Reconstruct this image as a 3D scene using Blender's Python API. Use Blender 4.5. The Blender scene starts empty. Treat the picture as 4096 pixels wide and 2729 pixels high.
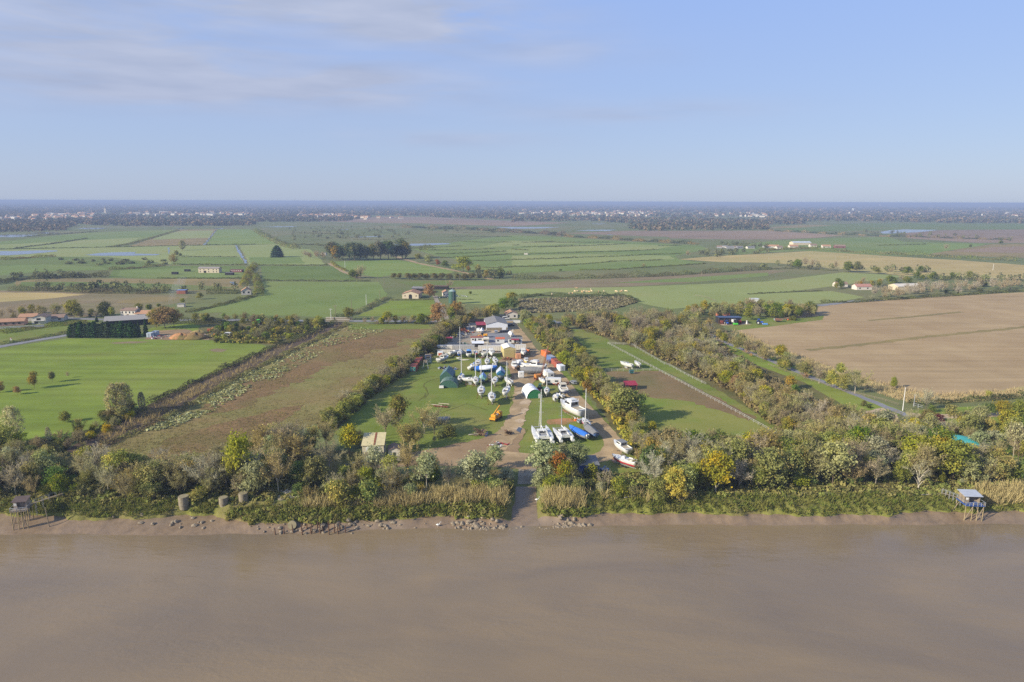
import bpy, bmesh, math, random
import numpy as np
from mathutils import Vector, Matrix

C = bpy.context.scene.collection
S = bpy.context.scene
rad = math.radians

# ------------------------------------------------------------------ camera, light, exposure
CAM_H, PITCH, ROLL, FPX = 75.0, rad(11.56), rad(0.17), 2730.67
_f = Vector((0, math.cos(PITCH), -math.sin(PITCH)))
_u0 = Vector((0, math.sin(PITCH), math.cos(PITCH)))
_r0 = Vector((1, 0, 0))
_r = _r0 * math.cos(ROLL) + _u0 * math.sin(ROLL)
_u = _u0 * math.cos(ROLL) - _r0 * math.sin(ROLL)
cam = bpy.data.cameras.new('camera')
cam.sensor_width = 36; cam.lens = 24; cam.clip_start = 1; cam.clip_end = 120000
camo = bpy.data.objects.new('camera', cam); C.objects.link(camo)
camo.matrix_world = Matrix(((_r.x, _u.x, -_f.x, 0), (_r.y, _u.y, -_f.y, 0), (_r.z, _u.z, -_f.z, CAM_H), (0, 0, 0, 1)))
S.camera = camo

SUN_EL, SUN_AZ = rad(25), rad(243)          # azimuth clockwise from +Y
sun_dir = Vector((math.sin(SUN_AZ) * math.cos(SUN_EL), math.cos(SUN_AZ) * math.cos(SUN_EL), math.sin(SUN_EL)))
sun = bpy.data.lights.new('sun', 'SUN'); sun.energy = 5.0; sun.angle = rad(0.5); sun.color = (1.0, 0.90, 0.74)
suno = bpy.data.objects.new('sun', sun); C.objects.link(suno)
suno.rotation_euler = (-sun_dir).to_track_quat('-Z', 'Y').to_euler()
suno.location = (0, 0, 300)

S.view_settings.view_transform = 'Standard'; S.view_settings.look = 'None'
S.view_settings.exposure = 0.86; S.view_settings.gamma = 1
S.cycles.max_bounces = 5; S.cycles.diffuse_bounces = 3; S.cycles.glossy_bounces = 2
S.cycles.transmission_bounces = 2; S.cycles.transparent_max_bounces = 4; S.cycles.volume_bounces = 0
S.cycles.use_denoising = False
try: S.cycles.denoiser = 'OPENIMAGEDENOISE'
except Exception: pass
S.cycles.sample_clamp_indirect = 4

# ------------------------------------------------------------------ world: Nishita sky with thin clouds by direction
W = bpy.data.worlds.new('World'); S.world = W; W.use_nodes = True
nt = W.node_tree; nt.nodes.clear()
def N(tree, t, **kw):
    n = tree.nodes.new(t)
    for k, v in kw.items(): setattr(n, k, v)
    return n
def M(tree, op, a, b=None, c=None, clamp=False):
    n = tree.nodes.new('ShaderNodeMath'); n.operation = op; n.use_clamp = clamp
    for i, v in enumerate((a, b, c)):
        if v is None: continue
        if isinstance(v, (int, float)): n.inputs[i].default_value = v
        else: tree.links.new(v, n.inputs[i])
    return n.outputs[0]
def MIX(tree, fac, a, b, blend='MIX'):
    n = tree.nodes.new('ShaderNodeMix'); n.data_type = 'RGBA'; n.blend_type = blend
    for s, v in ((n.inputs[0], fac), (n.inputs[6], a), (n.inputs[7], b)):
        if isinstance(v, (int, float)): s.default_value = v
        elif isinstance(v, tuple): s.default_value = (v[0], v[1], v[2], 1)
        else: tree.links.new(v, s)
    return n.outputs[2]
def lin(r, g, b):
    f = lambda c: (c / 255 / 12.92) if c / 255 <= 0.04045 else ((c / 255 + 0.055) / 1.055) ** 2.4
    return (f(r), f(g), f(b))
sky = N(nt, 'ShaderNodeTexSky', sky_type='NISHITA')
sky.sun_disc = False; sky.sun_elevation = SUN_EL; sky.sun_rotation = SUN_AZ
sky.altitude = 75; sky.air_density = 1.0; sky.dust_density = 0.6; sky.ozone_density = 2.5
tc = N(nt, 'ShaderNodeTexCoord'); sx = N(nt, 'ShaderNodeSeparateXYZ')
nt.links.new(tc.outputs['Generated'], sx.inputs[0])
az = M(nt, 'MULTIPLY', M(nt, 'ARCTAN2', sx.outputs[0], sx.outputs[1]), 57.3)
el = M(nt, 'MULTIPLY', M(nt, 'ARCSINE', sx.outputs[2]), 57.3)
cv = N(nt, 'ShaderNodeCombineXYZ')
nt.links.new(M(nt, 'MULTIPLY', az, 0.07), cv.inputs[0]); nt.links.new(M(nt, 'MULTIPLY', el, 0.42), cv.inputs[1])
n1 = N(nt, 'ShaderNodeTexNoise'); n1.inputs['Scale'].default_value = 1.0; n1.inputs['Detail'].default_value = 7
n1.inputs['Roughness'].default_value = 0.55; n1.inputs['Distortion'].default_value = 0.6
nt.links.new(cv.outputs[0], n1.inputs['Vector'])
def blob(a0, e0, sa, se, k):
    da = M(nt, 'DIVIDE', M(nt, 'SUBTRACT', az, a0), sa); de = M(nt, 'DIVIDE', M(nt, 'SUBTRACT', el, e0), se)
    q = M(nt, 'ADD', M(nt, 'MULTIPLY', da, da), M(nt, 'MULTIPLY', de, de))
    return M(nt, 'MULTIPLY', M(nt, 'EXPONENT', M(nt, 'MULTIPLY', q, -1.0)), k)
acc = None
for b in ((-24, 14.2, 17, 2.0, 1.05), (-5.5, 13.4, 8, 1.5, 1.9), (-25, 9.4, 15, 2.2, 1.1), (-13, 8.6, 11, 1.5, .95), (-35, 11.6, 12, 2.4, .8), (4, 11.3, 8, 1.2, .6),
          (9, 6.9, 10, .9, .7), (-5, 4.9, 9, .7, .6), (-34, 7.4, 13, 1.4, .95), (-60, 12, 16, 5, .8), (60, 22, 18, 4, .6), (-20, 24, 24, 5, .8)):
    o = blob(*b); acc = o if acc is None else M(nt, 'ADD', acc, o)
dens = M(nt, 'MULTIPLY', acc, M(nt, 'MULTIPLY', M(nt, 'SUBTRACT', n1.outputs['Fac'], 0.25), 3.0, clamp=True))
dens = M(nt, 'MULTIPLY', dens, 0.9, clamp=True)
# clear-sky colour: Nishita pulled toward the photographed blue
hz = M(nt, 'DIVIDE', el, 16.0, clamp=True)
clear = MIX(nt, hz, (2.05, 2.50, 3.50), (1.68, 2.42, 4.45))
skyc = MIX(nt, 0.85, sky.outputs[0], clear)
n2 = N(nt, 'ShaderNodeTexNoise'); n2.inputs['Scale'].default_value = 1.7; n2.inputs['Detail'].default_value = 4
nt.links.new(cv.outputs[0], n2.inputs['Vector'])
cloudc = MIX(nt, M(nt, 'MULTIPLY', M(nt, 'SUBTRACT', n2.outputs['Fac'], 0.3), 2.2, clamp=True), (2.04, 2.40, 3.35), (2.62, 2.92, 3.80))
final = MIX(nt, dens, skyc, cloudc)
bg = N(nt, 'ShaderNodeBackground'); bg.inputs[1].default_value = 0.108
nt.links.new(final, bg.inputs[0])
wo = N(nt, 'ShaderNodeOutputWorld'); nt.links.new(bg.outputs[0], wo.inputs[0])

# ------------------------------------------------------------------ coordinates: a ray through the photo meets the ground plane
def ray(vx, vy):
    X, Y = vx * 1.7408, vy * 1.7408
    return _f * FPX + _r * (X - 2048) + _u * (1364.5 - Y)
def P(v, z=0.0):
    d = ray(*v); t = (z - CAM_H) / d.z if d.z < -1e-6 else 1e3
    return Vector((d.x * t, d.y * t, z))
def A(k, x, y): return (x / 4.002 + 588.24 * k, y / 4.002 + 448.07)
def B(k, x, y): return (x / 4.002 + 588.24 * k, y / 4.002 + 827.2)
def Z(x, y): return ((1600 + x / 3.363) / 1.7408, (1220 + y / 3.363) / 1.7408)
def Y9(x, y): return ((1750 + x / 6.539) / 1.7408, (1230 + y / 6.539) / 1.7408)
def Z4(x, y): return ((2000 + x / 3.92) / 1.7408, (1540 + y / 3.92) / 1.7408)
def project(p):
    q = Vector(p) - Vector((0, 0, CAM_H)); dz = q.dot(_f)
    return ((q.dot(_r) / dz * FPX + 2048) / 1.7408, (1364.5 - q.dot(_u) / dz * FPX) / 1.7408)
def m_of(v, px):          # metres spanned by px photo-units at the ground point under v
    p = P(v); return px * 1.7408 / FPX * (p - Vector((0, 0, CAM_H))).dot(_f)
def h_of(base, top_y, z=0.0):   # real height of something standing at base whose top shows at top_y
    p = P(base, z); lo, hi = 0.0, 60.0
    for _ in range(30):
        m = (lo + hi) / 2
        if project((p.x, p.y, z + m))[1] > top_y: lo = m
        else: hi = m
    return lo

# ------------------------------------------------------------------ materials
MATS = {}
def noise_mat(name, c1, c2=None, scale=1.0, rough=0.8, metal=0.0, bump=0.0, detail=4, coord='Object', spec=0.3, c3=None, scale3=0.1):
    if name in MATS: return MATS[name]
    m = bpy.data.materials.new(name); m.use_nodes = True; t = m.node_tree
    b = t.nodes['Principled BSDF']; b.inputs['Roughness'].default_value = rough; b.inputs['Metallic'].default_value = metal
    b.inputs['Specular IOR Level'].default_value = spec
    if c2 is None: c2 = tuple(x * 0.78 for x in c1)
    tc = N(t, 'ShaderNodeTexCoord')
    n = N(t, 'ShaderNodeTexNoise'); n.inputs['Scale'].default_value = scale; n.inputs['Detail'].default_value = detail; n.inputs['Roughness'].default_value = .65
    t.links.new(tc.outputs[coord], n.inputs['Vector'])
    fac = M(t, 'MULTIPLY', M(t, 'SUBTRACT', n.outputs['Fac'], .3), 2.5, clamp=True)
    col = MIX(t, fac, c1, c2)
    if c3 is not None:
        n3 = N(t, 'ShaderNodeTexNoise'); n3.inputs['Scale'].default_value = scale3; n3.inputs['Detail'].default_value = 3
        t.links.new(tc.outputs[coord], n3.inputs['Vector'])
        col = MIX(t, M(t, 'MULTIPLY', M(t, 'SUBTRACT', n3.outputs['Fac'], .5), 5, clamp=True), col, c3)
    t.links.new(col, b.inputs['Base Color'])
    if bump:
        bp = N(t, 'ShaderNodeBump'); bp.inputs['Strength'].default_value = bump; bp.inputs['Distance'].default_value = .1
        t.links.new(n.outputs['Fac'], bp.inputs['Height']); t.links.new(bp.outputs[0], b.inputs['Normal'])
    MATS[name] = m; return m
def field_mat(name, a, b, c=None, stripe=None, sper=6.0, samt=.35, fine=.7, med=.05, big=.008, camt=.5, famt=.55, stretch=None, bump=.0):
    """ground cover: a/b mottled at two scales, patches of c, optional drill rows along angle stripe (deg)"""
    if name in MATS: return MATS[name]
    m = bpy.data.materials.new(name); m.use_nodes = True; t = m.node_tree
    bs = t.nodes['Principled BSDF']; bs.inputs['Roughness'].default_value = .95; bs.inputs['Specular IOR Level'].default_value = .1
    tc = N(t, 'ShaderNodeTexCoord'); vec = tc.outputs['Object']
    if stretch is not None:
        mp = N(t, 'ShaderNodeMapping'); mp.inputs['Rotation'].default_value = (0, 0, -rad(stretch[0])); mp.inputs['Scale'].default_value = (stretch[1], 1, 1)
        t.links.new(vec, mp.inputs[0]); vec = mp.outputs[0]
    def ns(s, d, r=.6):
        n = N(t, 'ShaderNodeTexNoise'); n.inputs['Scale'].default_value = s; n.inputs['Detail'].default_value = d; n.inputs['Roughness'].default_value = r
        t.links.new(vec, n.inputs['Vector']); return n.outputs['Fac']
    nf, nm, nb = ns(fine, 5, .75), ns(med, 5), ns(big, 4)
    f = M(t, 'ADD', M(t, 'MULTIPLY', M(t, 'SUBTRACT', nm, .5), 2.2), .5)
    f = M(t, 'ADD', f, M(t, 'MULTIPLY', M(t, 'SUBTRACT', nf, .5), famt * 3.2), clamp=True)
    col = MIX(t, f, a, b)
    if c is not None:
        col = MIX(t, M(t, 'MULTIPLY', M(t, 'MULTIPLY', M(t, 'SUBTRACT', M(t, 'ADD', M(t, 'MULTIPLY', nb, .7), M(t, 'MULTIPLY', nm, .3)), .47), 7, clamp=True), camt), col, c)
    if stripe is not None:
        mp = N(t, 'ShaderNodeMapping'); mp.inputs['Rotation'].default_value = (0, 0, -rad(stripe))
        t.links.new(tc.outputs['Object'], mp.inputs[0])
        w = N(t, 'ShaderNodeTexNoise'); w.noise_dimensions = '2D'; w.inputs['Scale'].default_value = 1.0; w.inputs['Detail'].default_value = 3
        mp.inputs['Scale'].default_value = (.012, 1.0 / sper, 1)
        t.links.new(mp.outputs[0], w.inputs['Vector'])
        k = M(t, 'MULTIPLY', M(t, 'SUBTRACT', w.outputs['Fac'], .5), samt * 2.6)
        hs = N(t, 'ShaderNodeHueSaturation'); t.links.new(col, hs.inputs['Color']); t.links.new(M(t, 'ADD', k, 1.0), hs.inputs['Value'])
        col = hs.outputs[0]
    t.links.new(col, bs.inputs['Base Color'])
    if bump:
        bp = N(t, 'ShaderNodeBump'); bp.inputs['Strength'].default_value = bump; bp.inputs['Distance'].default_value = .4
        t.links.new(nf, bp.inputs['Height']); t.links.new(bp.outputs[0], bs.inputs['Normal'])
    MATS[name] = m; return m
def leaf_mat(name, dark, light, third=None, trans=.3):
    if name in MATS: return MATS[name]
    m = bpy.data.materials.new(name); m.use_nodes = True; t = m.node_tree; t.nodes.clear()
    at = N(t, 'ShaderNodeAttribute'); at.attribute_name = 'tone'
    oi = N(t, 'ShaderNodeObjectInfo')
    col = MIX(t, at.outputs['Fac'], dark, light)
    if third is not None:
        at2 = N(t, 'ShaderNodeAttribute'); at2.attribute_name = 'patch'
        col = MIX(t, M(t, 'MULTIPLY', M(t, 'SUBTRACT', at2.outputs['Fac'], .55), 5, clamp=True), col, third)
    hs = N(t, 'ShaderNodeHueSaturation'); t.links.new(col, hs.inputs['Color'])
    t.links.new(M(t, 'ADD', M(t, 'MULTIPLY', oi.outputs['Random'], .05), .475), hs.inputs['Hue'])
    r2 = M(t, 'FRACT', M(t, 'MULTIPLY', oi.outputs['Random'], 7.31))
    t.links.new(M(t, 'ADD', M(t, 'MULTIPLY', r2, .46), .96), hs.inputs['Value'])
    r3 = M(t, 'FRACT', M(t, 'MULTIPLY', oi.outputs['Random'], 3.77))
    t.links.new(M(t, 'ADD', M(t, 'MULTIPLY', r3, .35), .76), hs.inputs['Saturation'])
    d = N(t, 'ShaderNodeBsdfDiffuse'); tr = N(t, 'ShaderNodeBsdfTranslucent'); mx = N(t, 'ShaderNodeMixShader')
    t.links.new(hs.outputs[0], d.inputs[0]); t.links.new(hs.outputs[0], tr.inputs[0]); mx.inputs[0].default_value = min(.5, trans + .04)
    t.links.new(d.outputs[0], mx.inputs[1]); t.links.new(tr.outputs[0], mx.inputs[2])
    o = N(t, 'ShaderNodeOutputMaterial'); t.links.new(mx.outputs[0], o.inputs[0])
    MATS[name] = m; return m

# ------------------------------------------------------------------ object helpers
def tag(o, label=None, cat=None, group=None, kind=None):
    if label: o['label'] = label
    if cat: o['category'] = cat
    if group: o['group'] = group
    if kind: o['kind'] = kind
    return o
def link(o, parent=None):
    C.objects.link(o)
    if parent is not None: o.parent = parent
    return o
def empty(name, loc, rz=0.0, label=None, cat=None, group=None, scale=1.0):
    o = bpy.data.objects.new(name, None); o.empty_display_size = .5
    o.location = loc; o.rotation_euler = (0, 0, rz); o.scale = (scale,) * 3
    link(o); return tag(o, label, cat, group)
def np_mesh(name, verts, faces, mat=None, attrs=None, smooth=False):
    """faces: (n,3) or (n,4) int array"""
    me = bpy.data.meshes.new(name)
    verts = np.asarray(verts, dtype=np.float32); faces = np.asarray(faces, dtype=np.int32)
    nf, k = faces.shape
    me.vertices.add(len(verts)); me.vertices.foreach_set('co', verts.ravel())
    me.loops.add(nf * k); me.loops.foreach_set('vertex_index', faces.ravel())
    me.polygons.add(nf); me.polygons.foreach_set('loop_start', np.arange(0, nf * k, k, dtype=np.int32))
    if attrs:
        for an, arr in attrs.items():
            a = me.attributes.new(an, 'FLOAT', 'FACE'); a.data.foreach_set('value', np.asarray(arr, dtype=np.float32))
    me.update(calc_edges=True)
    if smooth: me.polygons.foreach_set('use_smooth', np.ones(nf, dtype=bool))
    if mat is not None: me.materials.append(mat)
    return me
def add_obj(name, me, parent=None, loc=None, **t):
    o = bpy.data.objects.new(name, me); link(o, parent)
    if loc is not None: o.location = loc
    return tag(o, **t)

class MB:
    def __init__(s): s.v = []; s.f = []; s.m = []
    def add(s, vs, fs, mi=0):
        n = len(s.v); s.v += [tuple(v) for v in vs]; s.f += [tuple(i + n for i in f) for f in fs]; s.m += [mi] * len(fs); return s
    def box(s, c, d, rz=0, mi=0, taper=1.0, rx=0, ry=0):
        x, y, z = d[0] / 2, d[1] / 2, d[2] / 2
        R = Matrix.Rotation(rz, 3, 'Z') @ Matrix.Rotation(ry, 3, 'Y') @ Matrix.Rotation(rx, 3, 'X')
        vs = [R @ Vector((sx * x * (taper if sz > 0 else 1), sy * y * (taper if sz > 0 else 1), sz * z)) + Vector(c) for sz in (-1, 1) for sx, sy in ((-1, -1), (1, -1), (1, 1), (-1, 1))]
        return s.add(vs, [(3, 2, 1, 0), (4, 5, 6, 7), (0, 1, 5, 4), (1, 2, 6, 5), (2, 3, 7, 6), (3, 0, 4, 7)], mi)
    def bbox(s, x0, x1, y0, y1, z0, z1, mi=0): return s.box(((x0 + x1) / 2, (y0 + y1) / 2, (z0 + z1) / 2), (x1 - x0, y1 - y0, z1 - z0), 0, mi)
    def tube(s, pts, r, n=6, mi=0, cap=True):
        pts = [Vector(p) for p in pts]; rs = r if isinstance(r, (list, tuple)) else [r] * len(pts)
        rings = []
        for i, p in enumerate(pts):
            d = (pts[min(i + 1, len(pts) - 1)] - pts[max(i - 1, 0)]).normalized()
            a = d.cross(Vector((0, 0, 1)) if abs(d.z) < .9 else Vector((1, 0, 0))).normalized(); b = d.cross(a)
            rings.append([p + (a * math.cos(2 * math.pi * k / n) + b * math.sin(2 * math.pi * k / n)) * rs[i] for k in range(n)])
        vs = [v for rg in rings for v in rg]
        fs = [(i * n + k, (i + 1) * n + k, (i + 1) * n + (k + 1) % n, i * n + (k + 1) % n) for i in range(len(pts) - 1) for k in range(n)]
        if cap: fs += [tuple(range(n)), tuple(reversed(range((len(pts) - 1) * n, len(pts) * n)))]
        return s.add(vs, fs, mi)
    def loft(s, secs, mi=0, cap=True, closed=False):
        """secs: list of equally long point lists"""
        n = len(secs[0]); vs = [p for sc in secs for p in sc]; fs = []
        for i in range(len(secs) - 1):
            for k in range(n if closed else n - 1):
                k2 = (k + 1) % n; fs.append((i * n + k, i * n + k2, (i + 1) * n + k2, (i + 1) * n + k))
        if cap: fs += [tuple(reversed(range(n))), tuple(range((len(secs) - 1) * n, len(secs) * n))]
        return s.add(vs, fs, mi)
    def cyl(s, c, r, h, n=16, mi=0, r2=None):
        return s.tube([(c[0], c[1], c[2]), (c[0], c[1], c[2] + h)], [r, r if r2 is None else r2], n, mi)
    def wheel(s, c, r, w, n=14, mi=0, axis='y'):
        a = Vector((0, w / 2, 0)) if axis == 'y' else Vector((w / 2, 0, 0)); c = Vector(c)
        return s.tube([c - a, c + a], r, n, mi)
    def build(s, name, mats, parent=None, smooth=False, bevel=0.0, **t):
        me = bpy.data.meshes.new(name); me.from_pydata(s.v, [], s.f)
        bm = bmesh.new(); bm.from_mesh(me); bmesh.ops.recalc_face_normals(bm, faces=bm.faces); bm.to_mesh(me); bm.free()
        mats = mats if isinstance(mats, (list, tuple)) else [mats]
        for m in mats: me.materials.append(m)
        if len(mats) > 1: me.polygons.foreach_set('material_index', s.m)
        if smooth: me.polygons.foreach_set('use_smooth', [True] * len(me.polygons))
        o = add_obj(name, me, parent, **t)
        if bevel:
            b = o.modifiers.new('bevel', 'BEVEL'); b.width = bevel; b.segments = 1; b.limit_method = 'ANGLE'
        return o

def poly_world(vs, z=0.0): return [P(v, z) for v in vs]
def in_poly(x, y, pts):
    c = False; j = len(pts) - 1
    for i in range(len(pts)):
        xi, yi, xj, yj = pts[i][0], pts[i][1], pts[j][0], pts[j][1]
        if (yi > y) != (yj > y) and x < (xj - xi) * (y - yi) / (yj - yi) + xi: c = not c
        j = i
    return c
_SHEETS = [0]
def sheet(name, vs, mat, lev=1, rough=1.0, rng=None, kind='structure'):
    """a flat ground sheet whose outline is roughened like a real field edge"""
    _SHEETS[0] += 1; zz = 0.02 * lev + 0.0011 * (_SHEETS[0] % 120) * .15; rng = rng or random.Random(name + str(_SHEETS[0])); pts = poly_world(vs); out = []
    n = len(pts)
    for i in range(n):
        a, b = pts[i], pts[(i + 1) % n]; L = (b - a).length; d = (a.length + b.length) / 2
        k = max(1, min(40, int(L / max(2.0, d / 110)))); nn = Vector((-(b - a).y, (b - a).x, 0)).normalized()
        for q in range(k):
            j = (rng.random() - .5) * max(.5, d / 420) * rough if q else 0
            out.append(a.lerp(b, q / k) + nn * j)
    bm = bmesh.new(); bv = [bm.verts.new((p.x, p.y, zz)) for p in out]
    f = bm.faces.new(bv); f.normal_update()
    if f.normal.z < 0: f.normal_flip()
    bmesh.ops.triangulate(bm, faces=[f])
    me = bpy.data.meshes.new(name); bm.to_mesh(me); bm.free(); me.materials.append(mat)
    return add_obj(name, me, kind=kind)
def ribbon(vs, w):
    """outline (V points) of a strip of w metres along the V polyline"""
    pts = [P(v) for v in vs]; L, R = [], []
    for i, p in enumerate(pts):
        d = (pts[min(i + 1, len(pts) - 1)] - pts[max(i - 1, 0)]).normalized(); nn = Vector((-d.y, d.x, 0))
        L.append(p + nn * w / 2); R.append(p - nn * w / 2)
    return [project(p) for p in L] + [project(p) for p in reversed(R)]

# ------------------------------------------------------------------ terrain: land, grassy bank, tidal mud, river
from mathutils import noise as mnoise
def g(r, gg, b, k=.80): return tuple(x * k for x in lin(r, gg, b))
def line_y(vs, z):
    p = sorted([(q.x, q.y) for q in (P(v, z) for v in vs)]); return np.array([a for a, _ in p]), np.array([b for _, b in p])
WL = line_y([(-60, 1227), (0, 1227), (300, 1230), (600, 1228), (750, 1222), (900, 1217), (1050, 1213), (1200, 1209), (1400, 1207), (1800, 1206), (2353, 1205), (2420, 1205)], -4.0)
MT = line_y([(-60, 1176), (0, 1180), (50, 1186), (110, 1187), (200, 1195), (330, 1195), (400, 1182), (480, 1188), (560, 1197), (640, 1207), (750, 1207), (850, 1201),
             (930, 1190), (1000, 1186), (1090, 1193), (1170, 1200), (1240, 1194), (1310, 1202), (1350, 1183), (1500, 1179), (1650, 1182), (1750, 1183), (1900, 1190), (1990, 1191), (2080, 1178), (2200, 1176), (2353, 1177), (2420, 1177)], -2.6)
BT = line_y([(-60, 1152), (0, 1152), (400, 1153), (700, 1152), (1000, 1140), (1200, 1132), (1500, 1140), (1800, 1140), (2100, 1136), (2353, 1130), (2420, 1130)], 0.0)
def yl(L, x):
    y = np.interp(x, L[0], L[1])
    if L is MT: y = max(y, np.interp(x, *WL) + 2.2) + .6 * math.sin(x * .31) + .4 * math.sin(x * .83 + 1) + .25 * math.sin(x * 1.9)
    elif L is WL: y = y + .3 * math.sin(x * .17) + .2 * math.sin(x * .53)
    return y
SL_A, SL_B = P((1212, 1080)), P((1204, 1209), -4.0)
def slip_k(x, y):
    t = min(1, max(0, (SL_A.y - y) / (SL_A.y - SL_B.y))); cx = SL_A.x + (SL_B.x - SL_A.x) * t
    d = abs(x - cx) - (2.6 + 1.0 * t); return 1 - min(1, max(0, d / 2.0)), t
def height(x, y):
    yw, ym, yt = yl(WL, x), yl(MT, x), yl(BT, x)
    if y >= yt: h = 0.0
    elif y >= ym:
        t = (y - ym) / (yt - ym); h = -2.6 + 2.6 * (t ** .8)
        lump = mnoise.noise(Vector((x * .55, y * .25, 3.1))) * .55 + mnoise.noise(Vector((x * 1.3, y * .8, 9.1))) * .25
        h += lump * 4 * t * (1 - t) * .9 + (.25 * (1 - t) if t > 0.02 else 0)
        if x > 14: h += .55 * math.sin(x * 2.2 + y * .9 + 2.5 * mnoise.noise(Vector((x * .15, y * .2, 4)))) * (1 - t) * min(1, t * 4)
    elif y >= yw: h = -4 + 1.4 * (y - yw) / max(.5, ym - yw) + mnoise.noise(Vector((x * .12, y * .3, 0))) * .10
    else: h = -4 - min(5, (yw - y) * .25)
    if y < SL_A.y:
        k, t = slip_k(x, y)
        if k > 0: h = h + (min(h, -4.0 * t if y >= yw else h) - h) * k
    return float(h)
XS = np.concatenate([[-45000, -15000, -5000, -1500, -600, -300, -200], np.arange(-160, 160.1, 0.9), [200, 300, 600, 1500, 5000, 15000, 45000]])
def grid_obj(name, rowfn, nrow, mat, smooth=True, kind='structure'):
    vs, nx = [], len(XS)
    for i in range(nrow):
        for x in XS:
            y = rowfn(i, x); vs.append((x, y, height(x, y) if y < 400 else 0.0))
    q = np.arange((nrow - 1) * nx).reshape(nrow - 1, nx)[:, :-1].ravel()
    return add_obj(name, np_mesh(name, vs, np.stack([q, q + 1, q + nx + 1, q + nx], 1), mat, smooth=smooth), kind=kind)
OFF = list(np.arange(0, 34, 2.0)) + [60, 150, 400, 1000, 3000, 10000, 48000]
m_ground = field_mat('marsh_grass', g(116, 122, 74), g(90, 100, 56), g(134, 122, 88), med=.02, big=.004, camt=.6)
m_bank = field_mat('bank_turf', g(130, 130, 64), g(94, 98, 46), g(138, 118, 88), fine=1.2, med=.2, big=.04, camt=.6, bump=.6)
m_mud = noise_mat('wet_mud', g(146, 124, 96, .72), g(118, 100, 78, .72), scale=.6, rough=.42, bump=1.0, detail=9, coord='Object', spec=.5, c3=g(132, 116, 96, .8), scale3=.05)
grid_obj('ground', lambda i, x: yl(BT, x) + OFF[i], len(OFF), m_ground)
grid_obj('river_bank', lambda i, x: yl(MT, x) + (yl(BT, x) - yl(MT, x)) * i / 22, 23, m_bank)
grid_obj('mud_flat', lambda i, x: yl(WL, x) - 14 + (yl(MT, x) - yl(WL, x) + 14) * i / 26, 27, m_mud)

mw = bpy.data.materials.new('turbid_water'); mw.use_nodes = True; t = mw.node_tree; b = t.nodes['Principled BSDF']
tc = N(t, 'ShaderNodeTexCoord')
def wn(sx_, sy_, d, dist=0.0, ang=12):
    mp = N(t, 'ShaderNodeMapping'); mp.inputs['Scale'].default_value = (sx_, sy_, 1); mp.inputs['Rotation'].default_value = (0, 0, rad(ang))
    t.links.new(tc.outputs['Object'], mp.inputs[0])
    n = N(t, 'ShaderNodeTexNoise'); n.inputs['Scale'].default_value = 1; n.inputs['Detail'].default_value = d; n.inputs['Distortion'].default_value = dist
    t.links.new(mp.outputs[0], n.inputs['Vector']); return n.outputs['Fac']
silt = M(t, 'MULTIPLY', M(t, 'SUBTRACT', wn(.012, .022, 5, 1.5), .32), 2.6, clamp=True)
swirl = M(t, 'MULTIPLY', M(t, 'SUBTRACT', wn(.05, .16, 5, .8), .35), 2.2, clamp=True)
col = MIX(t, silt, g(141, 122, 92, .80), g(120, 106, 87, .78))
col = MIX(t, M(t, 'MULTIPLY', swirl, .35), col, g(120, 109, 92, .78))
t.links.new(col, b.inputs['Base Color']); b.inputs['IOR'].default_value = 1.33
rg = M(t, 'ADD', M(t, 'MULTIPLY', wn(.02, .06, 4, 1.0), .28), .02); t.links.new(rg, b.inputs['Roughness'])
rip = M(t, 'ADD', M(t, 'MULTIPLY', wn(.9, 1.7, 3), .55), M(t, 'MULTIPLY', wn(.14, .42, 4, .5), 1.7))
calm = M(t, 'MAXIMUM', M(t, 'ADD', M(t, 'MULTIPLY', wn(.014, .035, 4, 1.2, 20), 2.6), -.75), .06)
bp = N(t, 'ShaderNodeBump'); bp.inputs['Distance'].default_value = .12; t.links.new(M(t, 'MULTIPLY', rip, calm), bp.inputs['Height'])
bp.inputs['Strength'].default_value = .9; t.links.new(bp.outputs[0], b.inputs['Normal'])
wv = [(-45000, -6000, -4), (45000, -6000, -4), (45000, 176, -4), (-45000, 176, -4)]
wxs = [-45000, -160, 160, 45000]
add_obj('river_water', np_mesh('river_water', [(x, y, -4.0) for y in (-6000, 185) for x in wxs], [(0, 1, 5, 4), (1, 2, 6, 5), (2, 3, 7, 6)], mw), kind='structure')

# ------------------------------------------------------------------ fields (each a ground sheet 2 cm over the one below)
def ang(v1, v2):
    d = P(v2) - P(v1); return math.degrees(math.atan2(d.y, d.x))
DITCH = ang((215, 1035), (760, 748))
m_lush = field_mat('lush_pasture', g(124, 140, 54), g(100, 118, 42), g(140, 138, 72), stripe=DITCH, sper=6, samt=.24, fine=.9, med=.06, big=.012, camt=.4, famt=.4)
m_yard = field_mat('boatyard_grass', g(118, 131, 56), g(96, 110, 44), g(142, 132, 78), fine=.8, med=.07, big=.03, camt=.55, stripe=DITCH, sper=3, samt=.12)
m_pad = field_mat('paddock_grass', g(136, 136, 70), g(120, 124, 58), g(106, 130, 48), fine=.8, med=.05, big=.022, camt=.75, famt=.4)
m_padm = field_mat('bare_paddock_soil', g(138, 116, 82), g(112, 94, 66), g(104, 108, 62), fine=.8, med=.06, big=.02, camt=.5)
m_rough = field_mat('rough_pasture', g(140, 128, 80), g(104, 110, 54), g(136, 110, 76), fine=.9, med=.09, big=.016, camt=.85, famt=.8, stretch=(DITCH, .45), bump=.5)
m_brown = field_mat('dead_weeds', g(138, 112, 76), g(102, 84, 56), g(122, 118, 64), fine=.8, med=.07, big=.02, camt=.5, famt=.8, bump=.5)
m_plou = field_mat('pale_ploughed_soil', g(176, 153, 114), g(152, 130, 96), g(160, 135, 98), stripe=11, sper=4, samt=.16, fine=1.1, med=.03, big=.006, camt=.6, famt=.45)
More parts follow.
